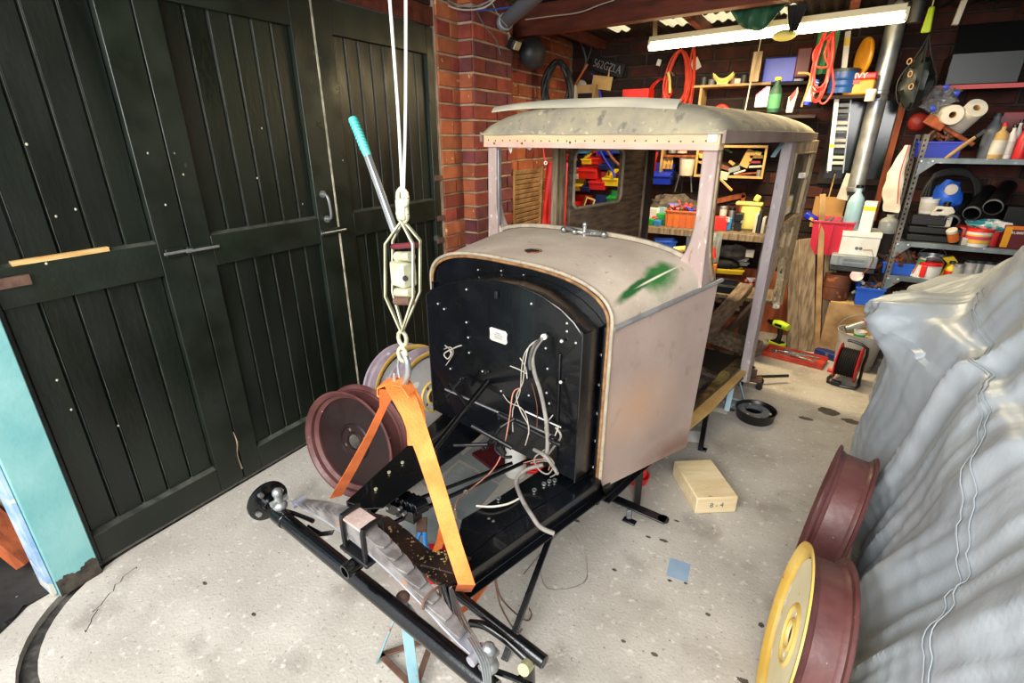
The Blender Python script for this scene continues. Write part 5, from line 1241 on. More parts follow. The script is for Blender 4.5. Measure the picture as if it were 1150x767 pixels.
t = round_('sanding_disc', 'round pinkish speckled disc propped above the blue bin by the rusty drum', 'disc', (at(962, 310, Y=4.42).x, 4.42, at(962, 310, Y=4.42).z), .042, .015, mat('pinkish', '#d8a8b0', '#e8d0d0', rough=.6, scale=30), rot=(R(60), 0, 0))
# grey tool case above: rests on boards
zc = at(957, 306, Y=4.42).z
t = thing('shelf_board', 'dark board under the grey case, red tub and white box', 'shelf board', (.27, 4.64, zc - .012))
obj('board', MB().b2((-.30, -.11, -.012), (.26, .2, 0)), 'dark_wood', t, bev=.002)
for x in (-.29, .25):
    obj('bracket', MB().b2((x - .01, .17, -(zc - .03)), (x + .01, .19, -.012)), 'dark_wood', t)
p = at(958, 305, Y=4.42); wc = (at(984, 300, Y=4.42).x - at(931, 300, Y=4.42).x); hc2 = at(957, 287, Y=4.42).z - zc
t = thing('tool_case', 'grey plastic tool case with moulded handle below the red tub', 'case', ((at(984, 300, Y=4.42).x + at(931, 300, Y=4.42).x) / 2, 4.55, zc))
obj('lower_shell', MB().b2((-wc / 2, -.13, 0), (wc / 2, .13, hc2 * .32)), 'dark_grey', t, bev=.008); obj('upper_shell', MB().b2((-wc / 2, -.135, hc2 * .32), (wc / 2, .13, hc2)), 'grey_plastic', t, bev=.01)
mb = MB(); mb.plate([(-wc * .25, hc2 * .55), (wc * .25, hc2 * .55), (wc * .25, hc2 * .85), (-wc * .25, hc2 * .85)], [[(-wc * .22, hc2 * .62), (wc * .22, hc2 * .62), (wc * .22, hc2 * .78), (-wc * .22, hc2 * .78)]], (0, -.135, 0), (1, 0, 0), (0, 0, 1), (0, -.008, 0)); obj('handle', mb, 'grey_plastic', t)
for sx in (-.36, .36): obj('rib', MB().b2((wc * sx - .006, -.142, hc2 * .35), (wc * sx + .006, -.134, hc2 * .95)), 'grey_plastic', t, bev=.002)
mb = MB(); pa = at(975, 282, Y=4.40); mb.ribbon([pa + Vector((-.03, .02, .0)), pa + Vector((.02, 0, .01)), pa + Vector((.045, 0, -.05)), pa + Vector((.03, 0, -.12)), pa + Vector((.0, 0, -.17))], (0, 1, 0), .02, .003); solo('leather_strap', mb, 'leather', 'brown leather strap hanging over the end of the grey tool case', 'strap')
# red tub
zr_ = zc + hc2
xa = at(905, 285, Y=4.5).x; xb = at(952, 285, Y=4.5).x; ztub = at(930, 249, Y=4.45).z; zbt = at(925, 286, Y=4.5).z
t = bin_('plastic_tub', 'large crimson open tub above the planks, left of the white box', 'tub', ((xa + xb) / 2, 4.62, zbt), (xb - xa) * .86, .26, ztub - zbt, 'crimson_plastic', taper=.14)
for sx in (-.3, 0, .3): obj('rib', MB().b2(((xb - xa) * sx - .004, -.155, .02), ((xb - xa) * sx + .004, -.14, ztub - zbt - .02)), 'crimson_plastic', t, bev=.002)
junk_in(t, 10, .2, .15, ztub - zbt - .05, ['tan', 'mid_grey'], 9)
obj('bracket', MB().b2((-.14, -.10, -.03), (.14, .12, 0)), 'dark_wood', t)
# cardboard in / behind the tub, blue thing
p = at(927, 250, Y=4.72); zt = at(927, 222, Y=4.72).z
t = boxy('cardboard_sheet', 'tan cardboard sheet standing behind the crimson tub', 'cardboard', (p.x, 4.80, p.z - .05), .21, .02, zt - p.z + .05, 'cardboard', bev=.001)
t = thing('blue_bottle_crate', 'small blue plastic item lying in the crimson tub', 'plastic case', (at(907, 250, Y=4.6).x, 4.60, ztub - .02), .0, rx=.2, ry=.5); obj('body', MB().box((0, 0, .03), (.10, .05, .05)), 'deep_blue', t, bev=.012); obj('label', MB().box((.01, -.026, .03), (.03, .002, .02)), 'yellow_plastic', t)
# white box on the case, bottles above
xa = at(945, 270, Y=4.45).x; xb = at(989, 270, Y=4.45).x; za_ = zr_; zb2 = at(968, 262, Y=4.42).z
t = thing('white_box', 'white lidless-looking cardboard box with small grey print on the tool case', 'box', ((xa + xb) / 2, 4.58, zr_))
obj('body', MB().b2((-(xb - xa) / 2, -.13, 0), ((xb - xa) / 2, .12, zb2 - zr_)), 'white_plastic', t, bev=.002)
obj('lid', MB().b2((-(xb - xa) / 2 - .003, -.134, zb2 - zr_ - .03), ((xb - xa) / 2 + .003, .124, zb2 - zr_ + .003)), 'paper', t, bev=.001)
for dx in (-.012, .012): mb = MB(); mb.prism(circ(dx, .05, .012, 10), (0, -.1305, 0), (1, 0, 0), (0, 0, 1), (0, -.001, 0)); obj('print', mb, 'mid_grey', t)
zq = zb2 + .003
p = at(948, 262, Y=4.55); mb = MB()
p = at(960, 256, Y=4.56); hh = at(964, 210, Y=4.56).z - zq
t = round_('plastic_jug', 'pale blue plastic bottle standing under the flue pipe on the white box', 'bottle', (at(959, 240, Y=4.56).x, 4.60, zq), .055, hh, 'pale_blue', 'black_plastic', neck=.02)
xw = at(976, 240, Y=4.50); hh = at(979, 226, Y=4.50).z - zq
t = boxy('tall_carton', 'tall white carton with a yellow band standing beside the pale blue bottle', 'carton', (xw.x, 4.50, zq), .075, .06, hh, 'paper', rz=-.2, bev=.001)
obj('band', MB().b2((-.0382, -.0308, hh * .70), (.0382, .0308, hh * .84)), 'yellow_plastic', t)
text('print', 'THINNERS', .012, 'mid_grey', t, (0, -.0312, hh * .5), (R(90), R(90), 0)) if False else None
t = round_('demijohn', 'squat milky plastic jar hanging behind the shelf upright by the rag', 'jar', (at(998, 255, Y=4.62).x, 4.66, zq - .02), .06, .13, 'milky', neck=.025)
t = thing('junk_board', 'dark box standing behind the shelving upright under the milky jar', 'box', (at(999, 268, Y=4.7).x, 4.72, 0)); obj('body', MB().b2((-.07, -.09, 0), (.09, .09, zq - .02)), 'dark_wood', t, bev=.003)
# white bucket with things, cable reel
p = at(957, 410, Z=0); p.y -= .12; p.x -= .02
t = round_('paint_bucket', 'grimy white bucket with dried drips and a wire handle behind the cable reel', 'bucket', (p.x + .02, p.y + .12, 0), .12, .27, 'grimy_white', r2=.148, open_=True)
mb = MB(); mb.tube([(.148 * math.cos(a), .02, .265 + .13 * math.sin(a)) for a in [PI * k / 10 for k in range(11)]], .003, 6); obj('handle', mb, 'galv', t)
mb = MB(); mb.lathe([(0, .21), (.13, .21)], 24); obj('contents', mb, 'off_white', t)
bp = Vector((p.x + .02, p.y + .12, .212))
round_('yoghurt_pot', 'small white and green pot standing inside the grimy bucket', 'pot', bp + Vector((-.01, -.03, 0)), .032, .07, 'white_plastic', band='green_plastic', r2=.038, open_=True)
round_('spray_can', 'spray can with a red top lying across the grimy bucket rim', 'spray can', bp + Vector((-.10, .0, .06)), .028, .13, 'galv', 'red_bright', rot=(0, R(65), R(20)))
q = at(934, 388, Z=.05); mb = MB(); mb.ball((0, 0, 0), .09, 16, 10, sq=(1, .8, 1), lump=.5, ls=12); solo('plastic_bag', mb, 'milky', 'crumpled clear and white bag left of the grimy bucket', 'bag', (q.x, q.y + .03, .09))
p = at(947, 432, Z=0)
t = thing('cable_reel', 'red-flanged cable reel wound with black cable on a black stand', 'cable reel', (p.x + .0, p.y + .05, 0), R(-12))
rx_ = .125
mb = MB(); mb.cyl((-.055, 0, .15), (.055, 0, .15), .095, n=32); obj('wound_cable', mb, 'black_rubber', t)
mb = MB()
for k in range(9): mb.lathe([(.095, -.0055), (.102, 0), (.095, .0055)], 32, (-.05 + .0125 * k, 0, .15), axis=(1, 0, 0))
obj('cable_turns', mb, 'black_rubber', t)
for sg in (-1, 1):
    mb = MB(); mb.lathe([(.03, 0), (rx_, 0), (rx_ + .004, .004 * sg), (rx_, .008 * sg), (.03, .008 * sg)], 40, (sg * .058, 0, .15), axis=(1, 0, 0), close=True); obj('flange', mb, 'red_plastic', t)
mb = MB(); mb.tube([(-.08, .05, .01), (-.08, -.09, .01), (.085, -.09, .01), (.085, .05, .01)], .010, 8, sub=2); mb.tube([(.085, .06, .01), (.085, .03, .15), (.085, .02, .27), (0, .02, .30), (-.04, .02, .30)], .010, 8, sub=2); obj('stand', mb, 'black_plastic', t)
mb = MB(); mb.cyl((-.08, 0, .15), (-.068, 0, .15), .02, n=12); mb.cyl((-.11, 0, .06), (-.07, 0, .06), .014, n=10); obj('winder', mb, 'red_plastic', t)
obj('socket', MB().box((-.03, -.10, .02), (.06, .03, .03)), 'black_plastic', t, bev=.004)
q = at(927, 400, Z=.04); t = thing('blue_case', 'dark blue metal case lying on the floor between the red tray and the bucket', 'case', (q.x + .03, q.y + .08, 0), R(-30)); obj('body', MB().b2((-.10, -.04, 0), (.10, .04, .055)), 'navy', t, bev=.006); obj('catch', MB().b2((-.01, -.044, .03), (.01, -.04, .05)), 'galv', t)
# bottle, red tray, jack etc under the chassis
p = at(574, 530, Z=.0)
p2 = at(577, 533, Z=.0)
t = round_('fluid_bottle', 'white bottle with yellow cap standing on the floor under the pedals', 'bottle', (p2.x, p2.y + .02, 0), .055, .23, 'white_plastic', 'yellow_plastic', band='paper', r2=.05)
p = at(556, 514, Z=0); t = tray('drip_tray', 'shallow dark red tray on the floor under the chassis', 'tray', (p.x + .02, p.y + .04, 0), R(-20), .20, .26, .02, .004, 'maroon')
p = at(562, 447, Z=.12); t = boxy('red_box', 'red box on the floor under the chassis beside the doors', 'box', (p.x, p.y - .04, 0), .30, .12, .16, 'red_plastic', rz=R(20))
p = at(603, 530, Z=0); t = thing('bottle_jack', 'red bottle jack on the floor beneath the bulkhead', 'jack', (p.x, p.y + .02, 0), .3); obj('base', MB().b2((-.055, -.045, 0), (.055, .045, .02)), 'red_bright', t, bev=.004); mb = MB(); mb.cyl((0, 0, .02), (0, 0, .15), .032, n=18); obj('cylinder', mb, 'red_bright', t); mb = MB(); mb.cyl((0, 0, .15), (0, 0, .20), .014, n=12); obj('ram', mb, 'galv', t)
p = at(711, 547, Z=0); t = thing('red_funnel', 'red ring-shaped plastic funnel on the floor under the body side', 'funnel', (p.x, p.y + .06, 0)); mb = MB(); mb.lathe([(.035, 0), (.05, 0), (.06, .04), (.055, .04), (.045, .008), (.035, .008)], 24, close=True); obj('ring', mb, 'red_bright', t); mb = MB(); mb.lathe([(.02, .04), (.045, .045), (.045, .10), (.02, .10)], 20, close=True); obj('collar', mb, 'red_bright', t)
# G-clamp / pliers with blue handles under the front cross member
p = at(472, 590, Z=.20); t = thing('pincers', 'rusty pincers with blue handles lying across the chassis front', 'pincers', p); 
a = at(474, 582, Z=.24); b = at(473, 600, Z=.22)
obj('jaw', MB().bar(a, b, .04, .02), 'rust_steel', t, bev=.003, world=True)
for dx in (-5, 6): mb = MB(); mb.tube([at(474 + dx * .5, 598, Z=.23), at(472 + dx, 612, Z=.20), at(476 + dx * 1.6, 624, Z=.17)], .009, 8); obj('grip', mb, 'sky_blue', t, world=True)
p = at(480, 622, Z=.10); t = boxy('red_tin', 'red tin on the floor below the front cross member', 'tin', (p.x, p.y, 0), .16, .11, .10, 'red_bright', rz=.5)
# wire hooks hanging below the right rail
t = thing('wire_hook', 'long rusty wire hooks hanging below the right chassis rail', 'hook', at(556, 645, Z=.30))
for pts in ([((556, 645), .30), ((562, 670), .18), ((578, 688), .06), ((592, 697), .02), ((597, 690), .02), ((594, 683), .03)], [((555, 645), .30), ((562, 680), .14), ((580, 710), .01), ((586, 706), .012)]):
    mb = MB(); mb.tube([at(*q, Z=z) for q, z in pts], .003, 6); obj('wire', mb, 'rust_steel', t, world=True)
# ================================================================== tube lamp
ta = at(730, 53, Z=2.2); tb = at(1017, 19, Z=2.2)
t = thing('tube_lamp', 'long fluorescent tube lamp hanging in front of the back wall', 'lamp', (ta + tb) / 2)
mb = MB(); mb.bar(ta + Vector((0, .0, .045)), tb + Vector((0, 0, .045)), .055, .035); obj('body', mb, 'lamp_body', t, bev=.003, world=True)
mat('tube_glow', '#ffe9b0', emit=16)
mb = MB(); mb.cyl(ta, tb, .025, n=16); obj('tube', mb, 'tube_glow', t, world=True)
for e_ in (ta, tb): mb = MB(); mb.box(e_ + Vector((0, 0, .012)), (.02, .045, .065)); obj('end_cap', mb, 'lamp_body', t, bev=.002, world=True)
mb = MB(); q = at(752, -30, Z=CZ - .13); mb.bar(ta + Vector((.03, 0, .05)), Vector((ta.x + .02, ta.y - .05, CZ - .03)), .03, .012, up=(0, 1, 0)); obj('hanger', mb, 'shelf_wood', t, world=True)
mb = MB(); mb.bar(tb + Vector((-.08, 0, .05)), Vector((tb.x - .08, tb.y, CZ - .03)), .03, .012, up=(0, 1, 0)); obj('hanger', mb, 'dark_wood', t, world=True)
mid = (ta + tb) / 2
ld = area('tube_light', (mid.x, mid.y - .0, mid.z - .04), (mid.x, mid.y + .01, 0), 1.3, .05, 40, (1.0, .80, .48)); ld.rotation_euler = (0, 0, math.atan2((tb - ta).y, (tb - ta).x))
# yellow lampshade on a cord below the tube lamp
p = at(880, 38, Z=2.16); 
mb = MB(); mb.ball((0, 0, 0), .05, 14, 8, sq=(1.3, .8, .6)); dd = thing('yellow_shade', 'small yellow-green dish hanging just below the middle of the tube lamp', 'lampshade', p + Vector((0, .06, 0))); obj('lampshade', mb, 'yellow_pale', dd); obj('cord', MB().cyl((0, 0, 0), (0, 0, .42), .003, n=6), 'off_white', dd)
# green cloth hung over the beam and dark rag
def hang(name, lab, cat, px0, px1, py0, py1, Y, m, fold=.03, belly=0, taper=1, seed=0, depth=.05):
    a = at(px0, py0, Y=Y); b = at(px1, py1, Y=Y); w = b.x - a.x; h = a.z - b.z
    mb = MB()
    def f(u, v):
        x = (u - .5) * w * (1 - (1 - taper) * v); z = -h * v * (1 - belly * (2 * u - 1) ** 2)
        return (x, depth * .5 + fold * math.sin(u * 17 + v * 2 + seed) * (.3 + v) + .6 * fold * noise.noise(Vector((u * 4, v * 4, seed))), z)
    mb.grid(f, 22, 14, thick=(0, .006, 0)); return solo(name, mb, m, lab, cat, ((a.x + b.x) / 2, Y, a.z))
hang('green_sheet', 'dark green cloth sagging over the beam above the tube lamp', 'cloth', 815, 888, -20, 30, 3.72, 'dark_green', belly=.75, seed=2)
hang('dark_rag', 'dark rag hanging in front of the middle of the tube lamp', 'rag', 884, 902, 5, 33, 3.66, 'black_matte', taper=.4, seed=5, fold=.01)
# grey soil pipe lying along the rafters with a cut end
a = at(566, 26, Z=2.26); b = at(640, -40, Z=2.30)
t = thing('drain_pipe', 'grey plastic pipe stored under the roof above the brick pier', 'pipe', a)
mb = MB(); d_ = (b - a); 
q = d_.normalized(); mb.lathe([(.036, 0), (.041, 0), (.041, d_.length * 1.3), (.036, d_.length * 1.3)], 20, a, axis=q, close=True); obj('barrel', mb, 'mid_grey', t, world=True)
mb = MB(); mb.lathe([(.041, .0), (.048, .004), (.048, .05), (.041, .055)], 20, a, axis=q); obj('socket', mb, 'grey_plastic', t, world=True)
# loops of cable along the top
for i, (pts, m, r_, lab) in enumerate([([(478, -10), (498, 4), (520, 11), (545, 8), (560, -6)], 'cream_cable', .005, 'cream cable drooping below the ceiling, left of the grey pipe'), ([(485, -12), (510, 4), (535, 7), (555, -2)], 'grey_cable', .005, 'grey cable looped beside the cream cable below the ceiling'), ([(535, 12), (560, 10), (585, 6)], 'blue_glass', .005, 'blue cable crossing under the grey pipe'), ([(548, -8), (556, 10), (563, 22), (570, 30)], 'grey_cable', .003, 'thin pale wire running down beside the mouth of the grey pipe'), ([(590, 22), (620, 18), (650, 14), (672, 6), (690, 0)], 'cream_cable', .004, 'pale cable slung along the face of the ceiling beam'), ([(536, 14), (545, 30), (557, 45), (562, 62)], 'dark_cable', .004, 'dark cable hanging on the pier down to the floodlight')]):
    mb = MB(); Yc = 3.0 if i != 4 else 3.66
    mb.tube([at(x, y, Y=Yc) for x, y in pts], r_, 6); solo('hanging_cable', mb, m, lab, 'cable')
# floodlight on the pier and dark globe
p = at(574, 50, X=WX + .14)
t = thing('floodlight', 'small unlit floodlight with a pale bracket at the top of the brick pier', 'lamp', p)
obj('housing', MB().box((.02, 0, 0), (.05, .09, .07), Euler((0, .5, 0))), 'black_plastic', t, bev=.006, world=False); obj('bezel', MB().box((.05, -.0, -.012), (.012, .075, .055), Euler((0, .5, 0))), 'winch_steel', t, bev=.003); obj('arm', MB().bar((0, 0, .0), (-.03, 0, .09), .02, .02), 'winch_steel', t)
p = at(598, 60, X=WX + .16); mb = MB(); mb.ball((0, 0, 0), .12, 22, 14, sq=(.8, 1, .95)); t = thing('globe_lamp', 'dark grey globe under the beam beside the brick pier', 'lamp', (p.x, p.y, p.z)); obj('globe', mb, 'dark_grey', t); mb = MB(); mb.cyl((0, 0, .1), (0, 0, .17), .03, n=12); obj('collar', mb, 'black_plastic', t)
# ================================================================== left end of the back wall
# louvred shutter standing against the side wall
a = at(577, 190, X=WX + .06); b = at(609, 190, X=WX + .06)
t = thing('louvred_shutter', 'orange-brown louvred wooden shutter standing against the brick beyond the pier', 'shutter', (WX + .05, (a.y + b.y) / 2, 0))
wd = b.y - a.y; ht = a.z
for y in (-wd / 2, wd / 2): obj('stile', MB().b2((-.012, y - .018, 0), (.014, y + .018, ht)), 'shelf_wood', t, bev=.002)
n_ = 34
for k in range(n_): z = .03 + (ht - .06) * k / (n_ - 1); obj('slat', MB().box((0, 0, z), (.006, wd - .04, .036), Euler((0, R(28), 0))), 'shelf_wood', t)
# hoses, coil and boards on the corner
def coil(name, lab, cat, px, py, wpx, hpx, Y, m, n=6, r=.006, seed=1, drop=0):
    c = at(px, py, Y=Y); k = mpp(c); rx, rz = wpx * k / 2, hpx * k / 2; g = random.Random(seed)
    t = thing(name, lab, cat, c)
    for i in range(n):
        a, b = rx * g.uniform(.72, 1.05), rz * g.uniform(.8, 1.05); ox = g.uniform(-.1, .1) * rx; oy = g.uniform(-.02, .03)
        pts = [(ox + a * math.sin(2 * PI * j / 14) * (1 - .35 * math.cos(2 * PI * j / 14)), -oy + .01 * math.sin(j * 2 + i), b * math.cos(2 * PI * j / 14) + (rz - b)) for j in range(15)]
        mb = MB(); mb.tube(pts, r, 6, sub=3, cap=False); obj('loop', mb, m, t)
    return t
coil('hose_coil', 'black hose coil hanging on the side wall left of the number plate', 'hose', 626, 100, 34, 56, 4.15, 'black_rubber', n=7, r=.014, seed=3)
def hose(lab, pts, Y, m, r=.007, name='hose', cat='hose'):
    mb = MB(); mb.tube([at(x, y, Y=Y) for x, y in pts], r, 8); return solo(name, mb, m, lab, cat)
hose('thin red hose hanging left of the black hose coil', [(612, 85), (610, 110), (609, 150), (611, 175), (613, 182)], 4.15, 'red_bright')
mb = MB(); p = at(613, 183, Y=4.15); mb.lathe([(.008, 0), (.016, 0), (.016, .012), (.008, .012)], 14, p, axis=(.3, -1, 0), close=True); solo('hose_ring', mb, 'galv', 'bright ring fitting at the lower end of the thin red hose', 'fitting')
hose('dark red hose curving down the right side of the black coil', [(631, 80), (638, 100), (640, 120), (641, 150)], 4.2, 'maroon_glass')
hose('thick red hose hung beside the number plate', [(660, 72), (652, 85), (645, 98), (643, 110), (643, 130)], BY - .04, 'orange_plastic', .011)
hose('blue hose hanging in front of the cardboard tag', [(664, 82), (670, 92), (674, 105), (675, 118)], BY - .07, 'deep_blue', .010)
hose('grey hose looped from the rafters above the number plate', [(648, 40), (655, 55), (658, 70), (652, 85)], BY - .02, 'mid_grey', .009)
hose('grey hose beside the first loop above the plate', [(668, 35), (664, 55), (658, 72)], BY - .03, 'dark_grey', .008)
hose('blue strap hanging inside the side door window', [(672, 165), (680, 180), (688, 192), (690, 200)], BY - .20, 'deep_blue', .010)
hose('brown hose curving across the coloured bins', [(678, 162), (688, 178), (700, 188), (715, 190)], BY - .19, 'leather', .013)
hose('narrow red cable end hanging in the side door window', [(646, 162), (646, 172), (648, 180)], BY - .19, 'red_bright', .006)
# red overalls hanging at the corner
hang('red_overalls', 'bright red overalls hanging at the corner beside the louvred shutter', 'overalls', 612, 636, 182, 275, 4.22, 'red_bright', fold=.02, seed=3, taper=1.2)
# number plate, tag, box
a = at(666, 66, Y=BY - .05); b = at(697, 87, Y=BY - .05)
dirx = Vector((b.x - a.x, 0, b.z - a.z)); ang = -math.atan2(at(697, 76, Y=BY).z - at(666, 67, Y=BY).z, at(697, 76, Y=BY).x - at(666, 67, Y=BY).x)
cpl = at(682, 75, Y=BY - .06)
t = thing('number_plate', 'black number plate with raised silver characters high on the back wall', 'number plate', cpl, ry=ang)
wpl = 40 * mpp(cpl); hpl = 14 * mpp(cpl)
obj('plate', MB().box((0, 0, 0), (wpl, .006, hpl)), 'black_satin', t, bev=.002)
tx_ = text('characters', '562GZLA', hpl * .8, 'bright_steel', t, (0, -.005, 0), (R(90), 0, 0), .002); k_ = wpl * .86 / max(v.co.x * 2 for v in tx_.data.vertices); tx_.scale = (k_, 1.0, 1)
p = at(676, 93, Y=BY - .10)
t = thing('paper_tag', 'cream card tag hanging below the number plate', 'tag', p, ry=R(8)); obj('card', MB().box((0, 0, 0), (.19, .003, .11)), 'tan', t); obj('string', MB().box((.05, 0, .09), (.02, .003, .09), None, .2), 'tan', t)
p = at(655, 118, Y=4.75); t = boxy('wooden_crate', 'small pale box on the high ledge under the red hose', 'box', (p.x, 4.85, p.z - .02), .19, .14, .19, 'shelf_wood', bev=.002)
obj('opening', MB().b2((-.07, -.072, .03), (.07, -.070, .12)), 'black_matte', t)
obj('end_board', MB().b2((-.105, -.08, 0), (-.085, .02, .19)), 'off_white', t)
p = at(653, 96, Y=BY - .08); mb = MB(); mb.ball((0, 0, 0), .05, 12, 8, sq=(1, .6, .9), lump=.3); solo('grey_cloth', mb, 'grimy_white', 'grey cloth bundle tucked under the hoses by the cream tag', 'cloth', p)
# high shelf (ledge) running under all this
zl = at(700, 118, Y=4.75).z
t = thing('high_shelf', 'dark wooden shelf on the back wall carrying the red box, hidden by the car roof', 'shelf', (-1.4, 4.78, zl - .03)); obj('board', MB().b2((-.75, -.15, -.025), (.42, .17, 0)), 'dark_wood', t)
for x in (-.6, .3): obj('bracket', MB().b2((x - .012, -.12, -.12), (x + .012, .17, -.025)), 'dark_wood', t)
a = at(699, 110, Y=4.7); b = at(729, 98, Y=4.7); t = boxy('red_box', 'bright red box on the high shelf below the number plate', 'box', ((a.x + b.x) / 2, 4.78, zl - .03), b.x - a.x, .18, .15, 'red_bright', bev=.003)
coil('extension_cable', 'orange extension cable coiled on a hook left of the tube lamp', 'cable', 761, 92, 28, 62, BY - .05, mat('orange_cable', '#d6432a', '#c23a22', rough=.5, scale=10), n=11, r=.0075, seed=5)
coil('extension_cable', 'second orange-red cable hanging in narrow loops right of the coiled one', 'cable', 775, 92, 9, 66, BY - .05, 'orange_cable', n=5, r=.007, seed=6)
coil('extension_cable', 'thin red cable coil sagging low beside the red box', 'cable', 742, 103, 26, 26, BY - .05, 'red_bright', n=4, r=.006, seed=7)
p = at(752, 90, Y=BY - .09); t = thing('yellow_clamp', 'yellow-handled clamp hanging in the middle of the orange cable', 'clamp', p); mb = MB(); mb.tube([(-.02, 0, .06), (0, 0, 0), (.012, 0, -.10)], .012, 8); obj('handle', mb, 'yellow_pale', t); mb = MB(); mb.tube([(-.04, .01, .04), (0, .01, .06), (.03, .01, .03)], .009, 8); obj('jaw', mb, 'rust_steel', t)
p = at(739, 71, Y=BY - .03); t = boxy('white_plug', 'small white plug hanging above the orange cable coil', 'plug', p - Vector((0, 0, .02)), .035, .03, .05, 'paper', rz=.3); t.rotation_euler[1] = .25
p = at(781, 72, Y=BY - .04); t = thing('white_label', 'pale paper tag hanging at the top of the narrow red cable', 'tag', p, ry=-.5); obj('card', MB().box((0, 0, 0), (.07, .003, .09)), 'off_white', t)
# ================================================================== bins on the wall (seen through the side door window)
def sbin(px, py, Y, w, h, m, lab, rz=0, d=.12):
    p = at(px, py, Y=Y); t = thing('wall_bin', lab, 'bin', (p.x, Y, p.z), rz)
    mb = MB(); vs = []
    pr = [(0, 0), (-d, 0), (-d - .02, h * .45), (-d * .55, h * .6), (0, h)]
    for x in (-w / 2, w / 2): vs += [(x, y, z) for y, z in pr]
    n = 5; mb.add(vs, [(0, 1, 6, 5), (1, 2, 7, 6), (0, 5, 9, 4), tuple(range(5)), tuple(range(9, 4, -1)), (2, 3, 8, 7)]); obj('tray', mb, m, t, bev=.003)
    obj('lip', MB().b2((-w / 2 - .004, -d - .028, h * .38), (w / 2 + .004, -d - .016, h * .5)), m, t, bev=.002); return t
YB = BY - .03
for args in [(655, 172, .16, .13, 'sky_blue', 'light blue wall bin at the top left of the coloured bins'), (664, 200, .20, .18, 'red_bright', 'large red wall bin below the light blue one'), (684, 174, .15, .14, 'deep_blue', 'deep blue wall bin top right in the side door window'), (648, 200, .13, .1, 'white_plastic', 'white wall bin at the left edge of the coloured bins'), (690, 208, .15, .15, 'yellow_plastic', 'amber yellow wall bin in the middle right of the bins'), (651, 213, .13, .11, 'yellow_plastic', 'amber wall bin under the white bin'), (662, 214, .10, .10, 'navy', 'navy wall bin beside the amber one'), (675, 212, .16, .16, 'red_plastic', 'red wall bin between the navy and amber bins'), (693, 226, .12, .10, 'green_plastic', 'green wall bin at the bottom right of the bins'), (655, 236, .18, .15, 'red_bright', 'red wall bin in the lowest row of the coloured bins'), (640, 228, .12, .12, 'red_plastic', 'red wall bin at the lower left edge'), (641, 180, .12, .12, 'red_plastic', 'red wall bin half behind the hinge post at the upper left'), (672, 184, .12, .12, 'red_bright', 'red wall bin between the light blue and deep blue bins'), (684, 190, .11, .10, 'navy', 'navy wall bin just below the deep blue one'), (676, 234, .14, .13, 'navy', 'navy wall bin in the lowest row beside the green one'), (664, 184, .10, .10, 'yellow_plastic', 'small amber wall bin under the light blue one'), (698, 172, .12, .12, 'blue_glass', 'slate blue wall bin at the right edge of the window'), (703, 200, .12, .10, 'maroon', 'maroon wall bin hidden at the right of the amber bin')]:
    px, py, w, h, m, lab = args; sbin(px, py, YB, w, h, m, lab)
p = at(662, 228, Y=4.72); t = thing('wooden_block', 'pale square wooden tube end among the red bins', 'block', p, .5, ry=.3); mb = MB(); q_ = .045; mb.plate([(-q_, -q_), (q_, -q_), (q_, q_), (-q_, q_)], [[(-q_ * .75, -q_ * .75), (q_ * .75, -q_ * .75), (q_ * .75, q_ * .75), (-q_ * .75, q_ * .75)]], (0, 0, 0), (1, 0, 0), (0, 0, 1), (0, .12, 0)); obj('tube', mb, 'tan', t)
sbin(729, 195, YB, .14, .19, 'red_bright', 'red wall bin above the big blue bin'); sbin(741, 206, YB - .05, .24, .18, 'deep_blue', 'large deep blue wall bin left of the cabinet'); sbin(722, 203, YB - .10, .07, .15, 'orange_plastic', 'orange wall bin half hidden at the left of the large blue bin')
sbin(752, 202, YB - .02, .10, .08, 'navy', 'small navy bin at the right of the large blue one')
mb = MB(); p = at(735, 160, Y=BY - .01); mb.tube([p + Vector((-.03, 0, .02)), p + Vector((-.02, 0, -.02)), p + Vector((.02, 0, -.02)), p + Vector((.03, 0, .02))], .006, 8); solo('white_hook', mb, 'white_plastic', 'white wire hook hanging just below the roof header', 'hook')
# ================================================================== small shelf left of the cabinet
zs = at(765, 174, Y=4.85).z
xa = at(745, 174, Y=4.8).x; xb = at(785, 174, Y=4.8).x
t = thing('small_shelf', 'small brown wall shelf holding tins, left of the open cabinet', 'shelf', (xa, 4.95, zs)); obj('board', MB().b2((0, -.16, -.018), (xb - xa, 0, 0)), 'orange_wood', t, bev=.002); obj('side_board', MB().b2((-.02, -.16, -.25), (0, 0, .30)), 'shelf_wood', t, bev=.002)
round_('silver_tin', 'bare silver tin on the small brown shelf', 'tin', at(755, 172, Y=4.85) * 1.0 + Vector((0, 0, 0)), .035, .09, 'galv', 'dark_grey')
round_('paint_tin', 'white tin with a red label on the small brown shelf', 'tin', at(766, 172, Y=4.85), .042, .10, 'off_white', 'galv', band='red_bright')
p = at(754, 159, Y=4.85); boxy('cream_box', 'cream carton on top of the silver tin', 'box', (p.x, 4.85, p.z), .10, .08, .06, 'tan')
round_('cream_pot', 'cream bucket-shaped pot hanging below the small shelf', 'pot', at(770, 197, Y=4.75), .055, .135, 'off_white', r2=.065, open_=True)
hang('brown_bag', 'brown apron hanging between the blue bin and the cream pot', 'apron', 744, 754, 176, 190, 4.8, 'tan', seed=1, fold=.01)
